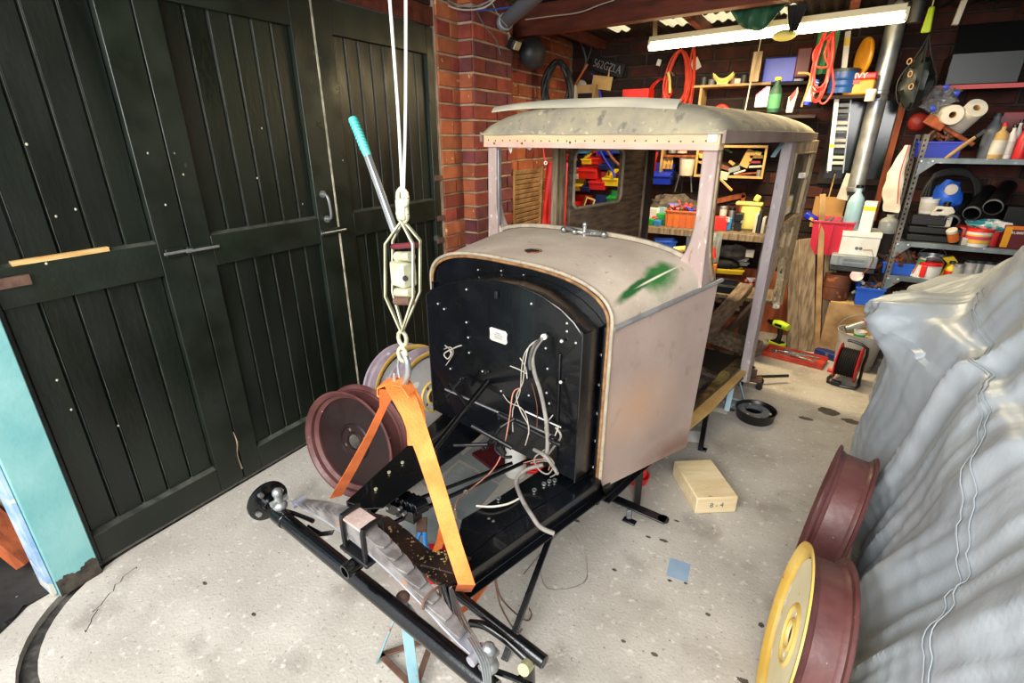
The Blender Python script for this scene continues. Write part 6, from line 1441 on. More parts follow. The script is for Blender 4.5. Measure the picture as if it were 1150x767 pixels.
for i, (x, m, l) in enumerate([(762, 'galv', 'steel'), (767, 'dark_grey', 'dark grey'), (776, 'galv', 'bright'), (786, 'red_bright', 'red-handled')]):
    p = at(x, 200, Y=4.85); tt = thing('hanging_tool', f'{l} hand tool hanging below the small shelf, number {["first","second","third","last"][i]} from the left', 'tool', p); mb = MB(); mb.cyl((0, 0, 0), (.02 * (i - 1), 0, -.12), .006, n=8); obj('shaft', mb, m, tt); mb = MB(); mb.cyl((0, 0, 0), (-.003 * i, 0, .03), .010, n=8); obj('handle', mb, m, tt)
# ================================================================== open cabinet with a pale frame
A_ = at(781, 163, Y=4.78); B_ = at(862, 200, Y=4.78); zt_ = at(822, 163, Y=4.78).z; zb_ = at(822, 200, Y=4.78).z
x0, x1 = at(781, 180, Y=4.78).x, at(860, 180, Y=4.78).x
t = thing('open_cabinet', 'open wall cabinet with a pale wooden frame, crammed with wood offcuts', 'cabinet', ((x0 + x1) / 2, 4.78, zb_))
W2 = (x1 - x0) / 2; Hc = zt_ - zb_
for n_, a, b in (('frame_rail', (-W2, 0, 0), (W2, .02, .02)), ('frame_rail', (-W2, 0, Hc - .02), (W2, .02, Hc)), ('frame_stile', (-W2, 0, .02), (-W2 + .018, .02, Hc - .02)), ('frame_stile', (W2 - .018, 0, .02), (W2, .02, Hc - .02))): obj(n_, MB().b2(a, b), 'tan', t, bev=.002)
for n_, a, b in (('base_board', (-W2, .02, 0), (W2, .165, .015)), ('top_board', (-W2, .02, Hc - .015), (W2, .165, Hc)), ('side_board', (-W2, .02, .015), (-W2 + .012, .165, Hc - .015)), ('side_board', (W2 - .012, .02, .015), (W2, .165, Hc - .015)), ('back_board', (-W2, .155, .015), (W2, .165, Hc - .015))): obj(n_, MB().b2(a, b), 'dark_wood', t)
cab = t.matrix_basis
def inc(px, py, w, h, d, m, lab, rot=0, name='wood_offcut', cat='offcut', Y=4.86):
    p = at(px, py, Y=Y); tt = thing(name, lab, cat, p, 0); tt.rotation_euler = (0, R(rot), 0); obj('piece', MB().box((0, 0, 0), (w, d, h)), m, tt, bev=.002); return tt
for px, py, w, h, m, rot, lab in [(791, 171, .12, .03, 'orange_plastic', 12, 'orange-tan offcut top left in the open cabinet'), (792, 176, .13, .035, 'yellow_pale', 12, 'yellow foam strip in the left of the cabinet'), (791, 183, .11, .02, 'tan', 10, 'tan offcut low at the left of the cabinet'), (817, 168, .10, .02, 'dark_green', 25, 'dark green strip in the upper middle of the cabinet'), (840, 178, .07, .14, 'tan', 20, 'tan curved wooden block standing in the right of the cabinet'), (850, 176, .10, .025, 'shelf_wood', 0, 'light wood slab on the red book in the cabinet'), (848, 182, .09, .018, 'maroon_glass', 0, 'dark red book in the right of the cabinet'), (849, 187, .10, .018, 'off_white', -4, 'pale striped slab under the red book'), (852, 172, .05, .03, 'yellow_pale', 10, 'small yellow-cream piece at the upper right of the cabinet'), (825, 190, .09, .04, 'grey_plastic', -18, 'grey plastic block lying in the middle of the cabinet'), (831, 193, .09, .012, 'paper', -20, 'white strip in front of the grey block'), (814, 188, .08, .03, 'leather', 15, 'brown offcut beside the windscreen pillar in the cabinet'), (822, 183, .05, .02, 'tan', 35, 'small tan stick in the middle of the cabinet'), (838, 195, .18, .014, 'orange_wood', -7, 'thin brown slat along the bottom of the cabinet')]:
    inc(px, py, w, h, .07, m, lab, rot)
round_('glass_jar', 'small clear jar in the lower right corner of the cabinet', 'jar', at(852, 198, Y=4.84), .022, .05, 'galv')
inc(812, 197, .09, .06, .05, 'off_white', 'pale green-marked packet at the bottom of the cabinet', 10, 'packet', 'packet', 4.80)
a = at(806, 198, Y=4.80); b = at(822, 214, Y=4.70); t = thing('wooden_stick', 'pale stick poking down out of the cabinet', 'stick', b); obj('shaft', MB().bar(a, b, .014, .014), 'tan', t, world=True)
p = at(838, 155, Y=4.85); inc(838, 153, .03, .10, .03, 'orange_wood', 'short orange-brown post above the cabinet', 0, 'post', 'post', 4.9)
# ================================================================== workbench
zb = .90; YF = 4.36
xl = at(715, 255, Y=YF).x; xr = at(866, 250, Y=YF).x
t = thing('workbench', 'cluttered workbench with a worn dark top against the back wall', 'bench', ((xl + xr) / 2, 4.62, 0)); W2 = (xr - xl) / 2
obj('worktop', MB().b2((-W2, 4.36 - 4.62, zb - .035), (W2, .31, zb)), 'timber', t, bev=.004); obj('front_edge', MB().b2((-W2, -.275, zb - .055), (W2, -.262, zb - .004)), 'old_wood', t, bev=.002)
def perf(name, par, x, y, z0, z1, w=.035, m='perf_steel'):
    n = int((z1 - z0) / .034); mb = MB(); holes = [[(hx + .006 * math.cos(a), z0 + .02 + .034 * k + .009 * math.sin(a)) for a in [PI / 3 * q for q in range(6)]] for k in range(n) for hx in (x,)]
    mb.plate([(x - w / 2, z0), (x + w / 2, z0), (x + w / 2, z1), (x - w / 2, z1)], holes, (0, y, 0), (1, 0, 0), (0, 0, 1), (0, .003, 0))
    mb.b2((x - w / 2, y, z0), (x - w / 2 + .003, y + w, z1)); return obj(name, mb, m, par)
perf('leg', t, W2 - .02, -.25, 0, zb - .035); perf('leg', t, -W2 + .02, -.25, 0, zb - .035); perf('leg', t, W2 - .02, .25, 0, zb - .035)
obj('lower_shelf', MB().b2((-W2, -.26, .30), (W2, .28, .32)), 'dark_wood', t)
def on(px, z=zb, Y=4.5): p = at(px, 240, Y=Y); return Vector((p.x, Y, z))
def hz(py, px, Y): return at(px, py, Y=Y).z
xo = on(768, Y=4.46); xo0 = at(747, 245, Y=4.42).x; xo1 = at(783, 245, Y=4.42).x
t = bin_('orange_crate', 'translucent orange crate full of red parts on the workbench', 'crate', ((xo0 + xo1) / 2, 4.50, zb), (xo1 - xo0) * .95, .17, .135, 'orange_plastic', taper=.06)
for k in range(5): obj('rib', MB().b2(((xo1 - xo0) * (-.4 + .2 * k) - .003, -.094, .01), ((xo1 - xo0) * (-.4 + .2 * k) + .003, -.086, .12)), 'orange_plastic', t)
junk_in(t, 26, .2, .11, .12, ['red_bright', 'deep_blue', 'rust_steel'], 12)
for i, (px, w, h, m, lab, Y) in enumerate([(728, .12, .05, 'green_plastic', 'green plastic tray at the left end of the workbench', 4.44), (740, .06, .045, 'sky_blue', 'small turquoise box on the bench beside the green tray', 4.43), (743, .08, .09, 'green_plastic', 'bright green pack against the orange crate', 4.52), (733, .12, .12, 'paper', 'white carton behind the green tray on the bench', 4.62), (744, .07, .13, 'pale_blue', 'pale blue packet behind the green pack', 4.64), (736, .05, .06, 'red_plastic', 'small dark red box among the green packs', 4.50)]):
    boxy('bench_box', lab, 'box', on(px, Y=Y), w, .07, h, m, rz=rnd.uniform(-.3, .3), bev=.004)
mb = MB(); mb.ball((0, 0, 0), .15, 20, 12, sq=(1.5, .5, .62), lump=.55, ls=16); solo('crumpled_bag', mb, 'junk', 'heap of grey crumpled plastic sheeting behind the orange crate', 'bag', on(757, zb + .13, 4.72))
a = on(781, zb, 4.40); t = thing('flat_file', 'grey flat blade leaning off the front of the bench', 'file', a); obj('blade', MB().bar(a + Vector((.03, .0, .03)), a + Vector((-.06, -.05, -.05)), .02, .005), 'mid_grey', t, world=True)
boxy('red_toolbox', 'red box on the bench right of the windscreen pillar', 'box', on(808, Y=4.46), .13, .10, .105, 'red_bright', rz=.2)
t = thing('blue_grinder', 'blue bench tool beside the red box on the workbench', 'bench tool', on(820, Y=4.48)); mb = MB(); mb.box((0, 0, .05), (.05, .07, .10)); obj('body', mb, 'sky_blue', t, bev=.008); mb = MB(); mb.cyl((-.03, -.02, .08), (.0, -.045, .09), .022, n=14); obj('wheel', mb, 'grimy_white', t)
t = thing('black_vice', 'black vice on the bench beside the blue tool', 'vice', on(831, Y=4.5)); obj('jaw', MB().box((0, 0, .11), (.06, .10, .06)), 'black_satin', t, bev=.005); obj('base', MB().box((0, 0, .04), (.05, .08, .08)), 'black_satin', t, bev=.005); mb = MB(); mb.cyl((.03, -.08, .08), (.03, .0, .08), .008, n=10); obj('screw', mb, 'galv', t)
round_('silver_canister', 'small white and steel canister at the left of the black vice', 'canister', on(812, Y=4.6), .028, .16, 'off_white', 'galv')
round_('steel_can', 'steel can with a dark cap standing behind the blue tool', 'canister', on(822, Y=4.64), .025, .15, 'galv', 'black_plastic')
t = thing('yellow_petrol_can', 'pale yellow flat can standing on the workbench right of the black vice', 'can', on(843, Y=4.58)); obj('body', MB().box((0, 0, .10), (.15, .08, .20), None, .95), 'yellow_pale', t, bev=.015); obj('top_edge', MB().box((-.02, 0, .205), (.20, .085, .03)), 'yellow_pale', t, bev=.01); obj('neck', MB().box((.03, 0, .25), (.045, .05, .05), Euler((0, .4, 0))), 'yellow_pale', t, bev=.01)
p = on(820, zb + .20, 4.93); t = thing('red_bracket', 'dull orange angled bracket on the wall above the bench', 'bracket', p); obj('arm', MB().bar((-.14, 0, -.03), (.10, 0, .04), .02, .045, up=(0, 0, 1)), 'orange_wood', t, bev=.003); obj('leg', MB().b2((.07, -.01, -.12), (.10, .01, .04)), 'orange_wood', t)
for i, (px, h, l) in enumerate([(851, .14, 'off_white'), (855, .17, 'dark_grey'), (860, .12, 'grimy_white')]):
    boxy('upright_file', ['pale upright folder at the right end of the bench', 'dark upright folder between the two pale ones on the bench', 'grimy folder at the very right end of the bench'][i], 'folder', on(px, Y=4.5), .02, .12, h, l, bev=.001)
# ---- under the bench
xa, xb = at(770, 270, Y=4.35).x, at(806, 270, Y=4.35).x; za = at(788, 283, Y=4.35).z; zt2 = at(788, 262, Y=4.35).z
t = bin_('grey_crate', 'grey plastic crate under the workbench behind the windscreen pillar', 'crate', ((xa + xb) / 2, 4.5, za), xb - xa, .22, zt2 - za, 'grey_plastic', taper=.04); obj('bracket', MB().b2((-.1, -.1, -(za - .32)), (.1, .1, 0)), 'dark_wood', t)
p = at(743, 285, Y=4.35); t = bin_('blue_basket', 'bright blue small bin under the left of the workbench', 'bin', (p.x, 4.42, p.z - .02), .14, .12, .13, 'blue_plastic', taper=.2, rz=.4); obj('bracket', MB().b2((-.04, -.04, -(p.z - .02 - .32)), (.04, .04, 0)), 'dark_wood', t)
p = at(723, 277, Y=4.3); mb = MB(); mb.ball((0, 0, 0), .06, 14, 8, sq=(1.6, 1, .5)); solo('white_bag', mb, 'paper', 'white bag just above the scuttle edge under the workbench', 'bag', p)
for i, (px, py, m, l) in enumerate([(752, 281, 'sky_blue', 'sky blue can lying under the bench beside the blue bin'), (759, 285, 'red_bright', 'red and white can lying left of the turquoise can under the bench'), (768, 287, 'sky_blue', 'turquoise can lying at the scuttle edge under the bench'), (757, 278, 'yellow_pale', 'cream can lying above the red one under the bench')]):
    p = at(px, py, Y=4.30); p.z -= .02; round_('lying_can', l, 'can', p, .026, .10, m, 'black_plastic', rot=(R(80), 0, R(40 + 20 * i)))
# ---- lower side table: black tray with yellow trays
zt_ = .50; YT = 3.98
xl = at(780, 327, Y=YT).x; xr = at(862, 318, Y=YT).x + .1
t = thing('low_table', 'low dark shelf table carrying the black tray, in front of the workbench', 'table', ((xl + xr) / 2, YT + .17, 0)); W2 = (xr - xl) / 2
obj('top', MB().b2((-W2, -.17, zt_ - .03), (W2, .17, zt_)), 'timber', t, bev=.003)
for sx in (-1, 1):
    for sy in (-1, 1): obj('leg', MB().b2((sx * (W2 - .22) - .02, sy * .12 - .02, 0), (sx * (W2 - .22) + .02, sy * .12 + .02, zt_ - .03)), 'dark_wood', t)
c = at(820, 305, Z=zt_ + .05)
t = tray('black_tray', 'large black tray of small parts on the low table behind the car', 'tray', (c.x - .06, YT + .15, zt_), 0, .34, .24, .055, .005, 'black_plastic')
c = Vector((c.x - .06, YT + .15, zt_))
def bx(n, l, cat, px, py, z, w, d, h, m, rz=0, rim=True):
    p = at(px, py, Z=z); return bin_(n, l, cat, (p.x, p.y, z), w, d, h, m, rz=rz, taper=.1)
bx('parts_tray', 'bright yellow parts tray in the black tray, left of its twin', 'tray', 811, 306, zt_ + .058, .11, .09, .04, 'yellow_plastic', .2)
bx('parts_tray', 'yellow parts tray in the black tray, partly under the clear tub', 'tray', 825, 307, zt_ + .058, .10, .09, .04, 'yellow_plastic', .3)
bx('clear_tub', 'frosted white plastic tub resting on the yellow trays', 'tub', 827, 297, zt_ + .10, .15, .10, .03, 'milky', .3)
bx('clear_tub', 'small clear tub on top of the frosted one', 'tub', 833, 293, zt_ + .135, .07, .06, .03, 'paper', .3)
p = at(800, 308, Z=zt_ + .06); boxy('orange_pack', 'orange box at the left end of the black tray', 'box', (p.x, p.y, zt_ + .058), .05, .06, .09, 'orange_plastic'); p = at(803, 300, Z=zt_ + .06); boxy('blue_pack', 'dark blue box between the orange box and the yellow tray', 'box', (p.x + .02, p.y, zt_ + .058), .03, .06, .09, 'deep_blue'); 
p = at(801, 285, Y=4.25); mb = MB(); mb.lathe([(.028, 0), (.002, .09)], 16); solo('red_cone', mb, 'red_bright', 'small red cone beside the windscreen pillar', 'cone', p - Vector((0, 0, .03)))
p = at(846, 316, Z=zt_ + .01); t = boxy('white_label_box', 'long white box with grey print lying at the right of the black tray', 'box', (p.x + .02, p.y + .02, zt_), .15, .04, .035, 'paper', rz=.15)
for i in range(6):
    p = at(833 + i * 5, 320 - (i % 2) * 4, Z=zt_ + .02); mb = MB(); mb.ball((0, 0, 0), .02, 10, 6); solo('red_cap', mb, 'maroon_glass', f"{['first', 'second', 'third', 'fourth', 'fifth', 'last'][i]} dark red cap from the left on the low table", 'ball', (p.x, max(p.y, YT + .03), zt_ + .02), group='dark red caps on the low table')  # small red caps, drawn as spheres
# white printed carton, black and yellow bag, blue bag, silver can under it
p = at(812, 362, Z=.10); t = boxy('white_carton', 'white carton with blue print between the car timbers', 'carton', (p.x + .0, p.y + .12, 0), .16, .14, .32, 'paper', rz=R(-25), bev=.001)
obj('print', MB().b2((-.07, -.0712, .255), (.02, -.0702, .285)), 'sky_blue', t); mb = MB(); mb.prism(circ(-.04, .2, .014, 12), (0, -.0702, 0), (1, 0, 0), (0, 0, 1), (0, -.001, 0)); obj('print', mb, 'mid_grey', t)
obj('flap', MB().box((.02, -.02, .33), (.12, .09, .004), Euler((.3, 0, 0))), 'cardboard', t)
p = at(797, 362, Z=.1); t = thing('tool_bag', 'black and yellow-green bag beside the white printed carton', 'bag', (p.x - .03, p.y + .1, 0)); mb = MB(); mb.ball((0, 0, .14), .13, 16, 10, sq=(.8, .6, 1.05), lump=.2); obj('bag', mb, 'black_satin', t); mb = MB(); mb.ball((0, -.03, .15), .09, 12, 8, sq=(.8, .6, .9)); obj('pocket', mb, 'lime', t)
p = at(794, 343, Z=.3); t = thing('blue_bucket', 'blue tapered bucket edge beside the belt moulding', 'bucket', (p.x, p.y + .05, .0)); mb = MB(); mb.lathe([(0, .28), (.05, .28), (.065, .42), (.06, .42), (.045, .29)], 20); mb.lathe([(0, 0), (.05, 0), (.05, .28)], 16); obj('body', mb, 'blue_plastic', t)
p = at(798, 334, Z=.4); mb = MB(); mb.ball((0, 0, 0), .05, 14, 10, sq=(1, .7, .9)); solo('grey_hose_end', mb, 'grimy_white', 'grey rounded bag end above the blue bucket', 'bag', p + Vector((.02, .08, 0)))
hang('clear_bag', 'frosted plastic bag hanging under the bench beside the windscreen pillar', 'bag', 797, 806, 262, 296, 4.3, 'milky', seed=4, fold=.02)
p = at(832, 290, Z=.65); mb = MB(); mb.ball((0, 0, 0), .11, 16, 10, sq=(1.3, .6, .5), lump=.5, ls=14); solo('plastic_bag', mb, 'junk', 'pale crumpled bag on the lower bench shelf behind the yellow trays', 'bag', at(822, 283, Y=4.5))
p = at(842, 286, Y=4.4); boxy('white_device', 'small white boxy part standing under the bench near its leg', 'part', p - Vector((0, 0, .02)), .06, .04, .06, 'off_white')
p = at(812, 296, Y=4.45); mb = MB(); mb.ball((0, 0, 0), .10, 14, 8, sq=(1.3, .7, .5), lump=.3); solo('black_sack', mb, 'black_matte', 'black sack slumped under the workbench behind the yellow tray', 'sack', p)
# orange drum-like things under low table
for i, px in enumerate((808, 818, 828)):
    p = at(px, 345, Z=.25); round_('orange_can', ['orange-brown tin under the low table, left of three', 'orange-brown tin under the low table, middle of three', 'orange-brown tin under the low table, right of three'][i], 'tin', (p.x, YT + .20, 0), .06, .30, 'orange_wood', 'rust_tin')
# ================================================================== upper back shelf above the roof line
YU = 4.7; zu = at(800, 95, Y=YU).z
xa, xb = at(779, 96, Y=YU).x, at(866, 92, Y=YU).x
t = thing('wall_shelf', 'pale wooden wall shelf above the car roof, left of the blue reel', 'shelf', ((xa + xb) / 2, YU + .12, zu)); W2 = (xb - xa) / 2
obj('board', MB().b2((-W2, -.12, -.018), (W2, .12, 0)), 'shelf_wood', t, bev=.002); obj('side_board', MB().b2((-W2 + .05, -.11, -.30), (-W2 + .07, .12, -.018)), 'shelf_wood', t, bev=.002); obj('lower_board', MB().b2((-W2, -.12, -.32), (W2, .12, -.30)), 'shelf_wood', t)
def up(px, py, Y=YU + .05): return at(px, py, Y=Y)
t = thing('yellow_tray', 'pale yellow curved tray on the pale wall shelf', 'tray', Vector((up(812, 92).x, YU + .04, zu))); mb = MB(); mb.grid(lambda a, b: (-.075 + .15 * a, -.04 + .08 * b, .035 + .045 * (2 * a - 1) ** 2 - .035 * (1 - (2 * b - 1) ** 2)), 12, 6, thick=(0, 0, .006)); obj('bowl', mb, 'yellow_pale', t); obj('foot', MB().b2((-.04, -.02, 0), (.04, .02, .03)), 'yellow_pale', t)
for i, (px, w, h, m) in enumerate([(790, .05, .06, 'dark_grey'), (799, .05, .04, 'mid_grey'), (823, .04, .05, 'rust_steel'), (828, .05, .035, 'off_white'), (835, .05, .06, 'dark_grey'), (845, .06, .03, 'black_plastic')]):
    round_('shelf_pot', ['dark grey pot at the left of the pale wall shelf', 'mid grey pot beside the yellow tray on the wall shelf', 'rusty pot right of the yellow tray', 'cream pot with a pale rim on the wall shelf', 'dark grey pot near the hanging wooden tag', 'low black pot at the right of the wall shelf'][i], 'pot', Vector((up(px, 92).x, YU + .06, zu)), w / 2, h, m, r2=w / 2 * 1.1, open_=True)
t = thing('orange_clamp', 'orange-red arched clamp on the lower board of the wall shelf', 'clamp', Vector((up(812, 108).x, YU + .06, zu - .30))); mb = MB(); mb.tube([(-.05, 0, .0), (-.05, 0, .10), (0, 0, .14), (.05, 0, .10), (.05, 0, 0)], .022, 8); obj('arch', mb, 'red_bright', t)
for i, (px, m, l) in enumerate([(801, 'paper', 'small white carton left of the orange clamp on the lower shelf board'), (832, 'tan', 'small tan carton right of the orange clamp on the lower shelf board'), (842, 'dark_grey', 'dark carton beside the tan carton on the lower shelf board')]): boxy('shelf_carton', l, 'carton', Vector((up(px, 108).x, YU + .05, zu - .30)), .06, .06, .10, m)
p = at(849, 75, Y=4.6); t = thing('wooden_tag', 'brown wooden board hanging on a string over the wall shelf', 'board', p); obj('board', MB().box((0, 0, 0), (.065, .012, .20)), 'old_wood', t, bev=.002); mb = MB(); mb.cyl((0, 0, .1), (.01, 0, .30), .003, n=6); mb.cyl((-.02, 0, -.10), (-.03, 0, -.36), .005, n=6); obj('string', mb, 'off_white', t)
p = at(866, 78, Y=4.8); boxy('blue_case', 'dark blue case standing behind the hanging wooden board', 'case', (p.x + .06, 4.82, zu), .22, .10, .17, 'deep_blue', bev=.006); p = at(892, 80, Y=4.82); boxy('dark_case', 'dark teal case beside the dark blue one', 'case', (p.x, 4.84, zu), .16, .08, .17, 'window_dark', bev=.006)
t = thing('case_shelf', 'dark board under the blue and teal cases', 'shelf', (at(880, 92, Y=4.8).x, 4.84, zu)); obj('board', MB().b2((-.20, -.08, -.02), (.22, .1, 0)), 'dark_wood', t)
p = at(902, 70, Y=4.75); boxy('red_jerry_can', 'dark red can high on the wall behind the green hose bag', 'can', (p.x, 4.80, p.z - .10), .10, .08, .2, 'maroon', bev=.01)
# standing clutter just over the roof: folded papers, bottle, scoop
for i, (x0_, x1_, y0_, y1_, m, l, rt) in enumerate([(848, 865, 97, 114, 'paper', 'white and pink folded card above the roof, left of the green bottle', .5), (884, 897, 97, 117, 'off_white', 'cream plastic scoop with an orange inside above the roof', .3)]):
    a = at(x0_, y1_, Y=4.5); b = at(x1_, y0_, Y=4.5); t = thing('folded_card' if i == 0 else 'scoop', l, 'card' if i == 0 else 'scoop', (a + b) / 2, ry=0); w, h = b.x - a.x, b.z - a.z
    mb = MB(); mb.prism([(-w / 2, -h * .9), (w / 2, -h * .9), (w / 2, h / 2), (w * .3, h / 2), (-w / 2, -h * .1)] if i == 0 else [(-w * .5, -h), (w * .3, -h), (w * .55, h * .2), (w * .4, h * .5), (0, h * .1), (-w * .5, -h * .1)], (0, 0, 0), (1, 0, 0), (0, 0, 1), (0, .05, 0)); obj('body', mb, m, t, bev=.004)
    if i: mb = MB(); mb.prism([(-w * .4, -h * .1), (w * .35, h * .4), (w * .3, 0), (-w * .2, -h * .4)], (0, -.003, 0), (1, 0, 0), (0, 0, 1), (0, .004, 0)); obj('inside', mb, 'red_bright', t)
    else: obj('edge_strip', MB().bar((-w / 2, -.002, -h * .1), (w * .3, -.002, h * .5), .006, .01), mat('pink_edge', '#c85a78', rough=.5), t)
p = at(869, 118, Y=4.5); round_('dark_bottle', 'dark green bottle with a yellow top above the car roof', 'bottle', p - Vector((0, 0, .05)), .04, .22, 'dark_green', 'yellow_plastic', neck=.018, band='mid_green')
t = thing('roofline_shelf', 'dark shelf hidden behind the car roof, carrying the dark green bottle', 'shelf', (at(875, 125, Y=4.5).x, 4.56, at(869, 118, Y=4.5).z - .07)); obj('board', MB().b2((-.18, -.1, -.02), (.24, .38, 0)), 'dark_wood', t)
# ================================================================== right part of the back wall
t = coil('red_rope', 'red cable in long loops hanging in front of the green bag', 'cable', 924, 72, 18, 78, 4.35, mat('red_cable', '#e0342c', rough=.4), n=5, r=.0065, seed=21)
hose('single loop of red cable swinging left of the green bag', [(934, 38), (918, 52), (913, 64), (918, 75), (930, 74), (926, 60), (934, 40)], 4.33, 'red_cable', .006, 'red_loop', 'cable')
hose('tail of the red cable hanging to the ladder rack', [(930, 42), (930, 80), (920, 110), (926, 116), (936, 100), (934, 72)], 4.35, 'red_cable', .006, 'red_loop', 'cable')
hang('green_bag', 'mid green bag hanging behind the loops of red cable', 'bag', 919, 934, 36, 82, 4.55, 'mid_green', fold=.02, seed=6)
p = at(950, 58, Y=4.65); t = thing('spirit_level', 'white and yellow level hanging between the green bag and yellow disc', 'level', p, ry=R(-6)); obj('body', MB().box((0, 0, 0), (.035, .02, .25)), 'paper', t, bev=.003); obj('band', MB().box((0, -.001, .06), (.036, .021, .05)), 'yellow_plastic', t, bev=.002)
p = at(970, 64, Y=4.6); t = thing('yellow_reel', 'amber yellow round reel hanging high beside the flue pipe', 'reel', p); mb = MB(); mb.lathe([(0, -.02), (.05, -.02), (.05, -.012), (.115, -.012), (.12, 0), (.115, .012), (0, .012)], 36, axis=(-1, -.35, 0)); 
obj('disc', mb, mat('amber', '#e09a20', '#c98414', rough=.45, scale=9), t); mb = MB(); mb.lathe([(.028, -.022), (.024, -.03), (0, -.03)], 20, axis=(-1, -.12, 0)); obj('hub', mb, 'yellow_plastic', t)
p = at(944, 105, Y=4.55); hh = at(944, 80, Y=4.55).z - p.z
t = round_('blue_drum', 'blue ribbed drum with a dark lid left of the yellow case', 'drum', p, .085, hh, mat('drum_blue', '#16407c', '#1c4c90', rough=.4, scale=6), 'dark_grey', capn='lid')
for k in (.3, .6): mb = MB(); mb.lathe([(.085, -.008), (.09, 0), (.085, .008)], 28, (0, 0, hh * k)); obj('rib', mb, 'drum_blue', t)
pa = at(947, 107, Y=4.5); pb = at(981, 107, Y=4.5); hh = at(962, 82, Y=4.5).z - pa.z
t = thing('yellow_case', 'yellow tool case with a red lid and white lettering beside the flue pipe', 'case', ((pa.x + pb.x) / 2, 4.58, pa.z), R(-6)); w = pb.x - pa.x
obj('body', MB().b2((-w / 2, -.09, 0), (w / 2, .09, hh * .68)), 'amber', t, bev=.01); obj('lid', MB().b2((-w / 2 - .003, -.095, hh * .68), (w / 2 + .003, .095, hh)), 'red_plastic', t, bev=.01); obj('label', MB().b2((-w / 2 + .01, -.096, hh * .5), (-w / 2 + .09, -.091, hh * .68)), 'red_plastic', t); text('lettering', 'IVY', .05, 'paper', t, (.0, -.097, hh * .85), (R(90), 0, 0))
t = thing('drum_shelf', 'dark shelf under the blue drum and yellow case', 'shelf', (pa.x + .02, 4.62, pa.z)); obj('board', MB().b2((-.20, -.12, -.02), (w + .02, .33, 0)), 'dark_wood', t)
p = at(977, 110, Y=4.45); round_('white_socket', 'small white round box hanging under the yellow case', 'box', p + Vector((0, .0, -.02)), .03, .06, 'off_white', 'paper')
# pale caulking gun / tube, leaning with blue label
a = at(906, 118, Y=4.5); b = at(916, 92, Y=4.5); t = thing('sealant_tube', 'white sealant tube with a blue end leaning above the car roof', 'tube', a); d_ = (b - a); mb = MB(); mb.cyl(a, b, .025, n=16); obj('tube', mb, 'paper', t, world=True); mb = MB(); mb.cyl(a, a + d_ * .15, .027, n=16); obj('end_cap', mb, 'deep_blue', t, world=True); mb = MB(); mb.cyl(a + d_ * .9, a + d_ * 1.1, .027, .02, n=16); obj('nozzle', mb, 'blue_plastic', t, world=True)
mb = MB(); mb.tube([at(896, 82, Y=4.55), at(910, 84, Y=4.55), at(907, 100, Y=4.55), at(900, 120, Y=4.55)], .008, 8); solo('bent_wire', mb, 'tan', 'pale bent wire hoop left of the sealant tube', 'wire')
# white slotted rail and label rack
a = at(940, 110, Y=4.55); b = at(931, 192, Y=4.55)
t = thing('white_rail', 'long white strip hanging beside the car roof corner', 'rail', b); obj('strip', MB().bar(a, b, .028, .012, up=(0, 1, 0)), 'paper', t, bev=.002, world=True); q = a.lerp(b, .62); obj('band', MB().bar(q, a.lerp(b, .67), .030, .014, up=(0, 1, 0)), 'yellow_plastic', t, world=True)
a = at(947, 108, Y=4.7); b = at(938, 194, Y=4.7)
t = thing('label_rack', 'grey rack of white steps behind the long white strip', 'rack', b)
for dx in (-.05, .05): obj('side_rail', MB().bar(a + Vector((dx, 0, 0)), b + Vector((dx, 0, 0)), .008, .012, up=(0, 1, 0)), 'steel_strip', t, world=True)
for k in range(13): q = a.lerp(b, .04 + k * .075); obj('step', MB().box(q, (.09, .02, .022)), 'off_white' if k % 3 else 'dark_grey', t, world=True)
# flue pipe
fx = at(1003, 40, Y=4.66); fb = at(965, 215, Y=4.66)
t = thing('flue_pipe', 'shiny steel flue pipe rising to the roof right of the yellow case', 'pipe', (fx.x, 4.66, fb.z)); L_ = CZ - fb.z - .05
mb = MB(); mb.cyl((0, 0, 0), (0, 0, L_), .056, n=32); obj('pipe', mb, 'galv', t)
for z in (.02, .62, .66): mb = MB(); mb.lathe([(.056, -.012), (.060, -.008), (.060, .008), (.056, .012)], 32, (0, 0, z)); obj('collar', mb, 'galv', t)
obj('cowl', MB().cyl((0, 0, -.03), (0, 0, 0), .045, .052, n=24), 'dark_grey', t)
# things hung right of it: wire and white panel, dark net bag, plastic cards
p = at(951, 210, Y=4.7); t = thing('white_tile', 'small white tile-like panel on the wall above the cardboard', 'panel', p, ry=R(8)); obj('panel', MB().box((0, 0, 0), (.075, .01, .19)), 'off_white', t, bev=.002)
hose('pale wire hanging on the wall left of the white panel', [(938, 195), (934, 210), (930, 224)], 4.8, 'tan', .005, 'hanging_wire', 'wire')
p = at(1030, 90, Y=4.45); t = thing('net_bag', 'dark green net bag of bottles hanging above the shelving', 'net bag', p); mb = MB(); mb.ball((0, 0, -.02), .15, 18, 12, sq=(.75, .6, 1.25), lump=.35); obj('bag', mb, mat('net_dark', '#070d0b', '#101c18', rough=.5, scale=20), t)
t.scale = (.72, .72, .8)
for k in range(4): mb = MB(); a_ = k * 1.6; mb.tube([(0, 0, .32), (.05 * math.cos(a_), .05 * math.sin(a_), .18), (.14 * math.cos(a_), .10 * math.sin(a_), 0), (.10 * math.cos(a_), .07 * math.sin(a_), -.16), (0, 0, -.22)], .004, 6); obj('cord', mb, 'dark_grey', t)
for k in range(3): mb = MB(); c7 = (-.10 + .03 * k, -.09, .13 - .09 * k); mb.tube([(c7[0] + .015 * math.cos(a), c7[1], c7[2] + .02 * math.sin(a)) for a in [PI / 4 * q for q in range(9)]], .005, 6); obj('ring', mb, 'shelf_wood', t)
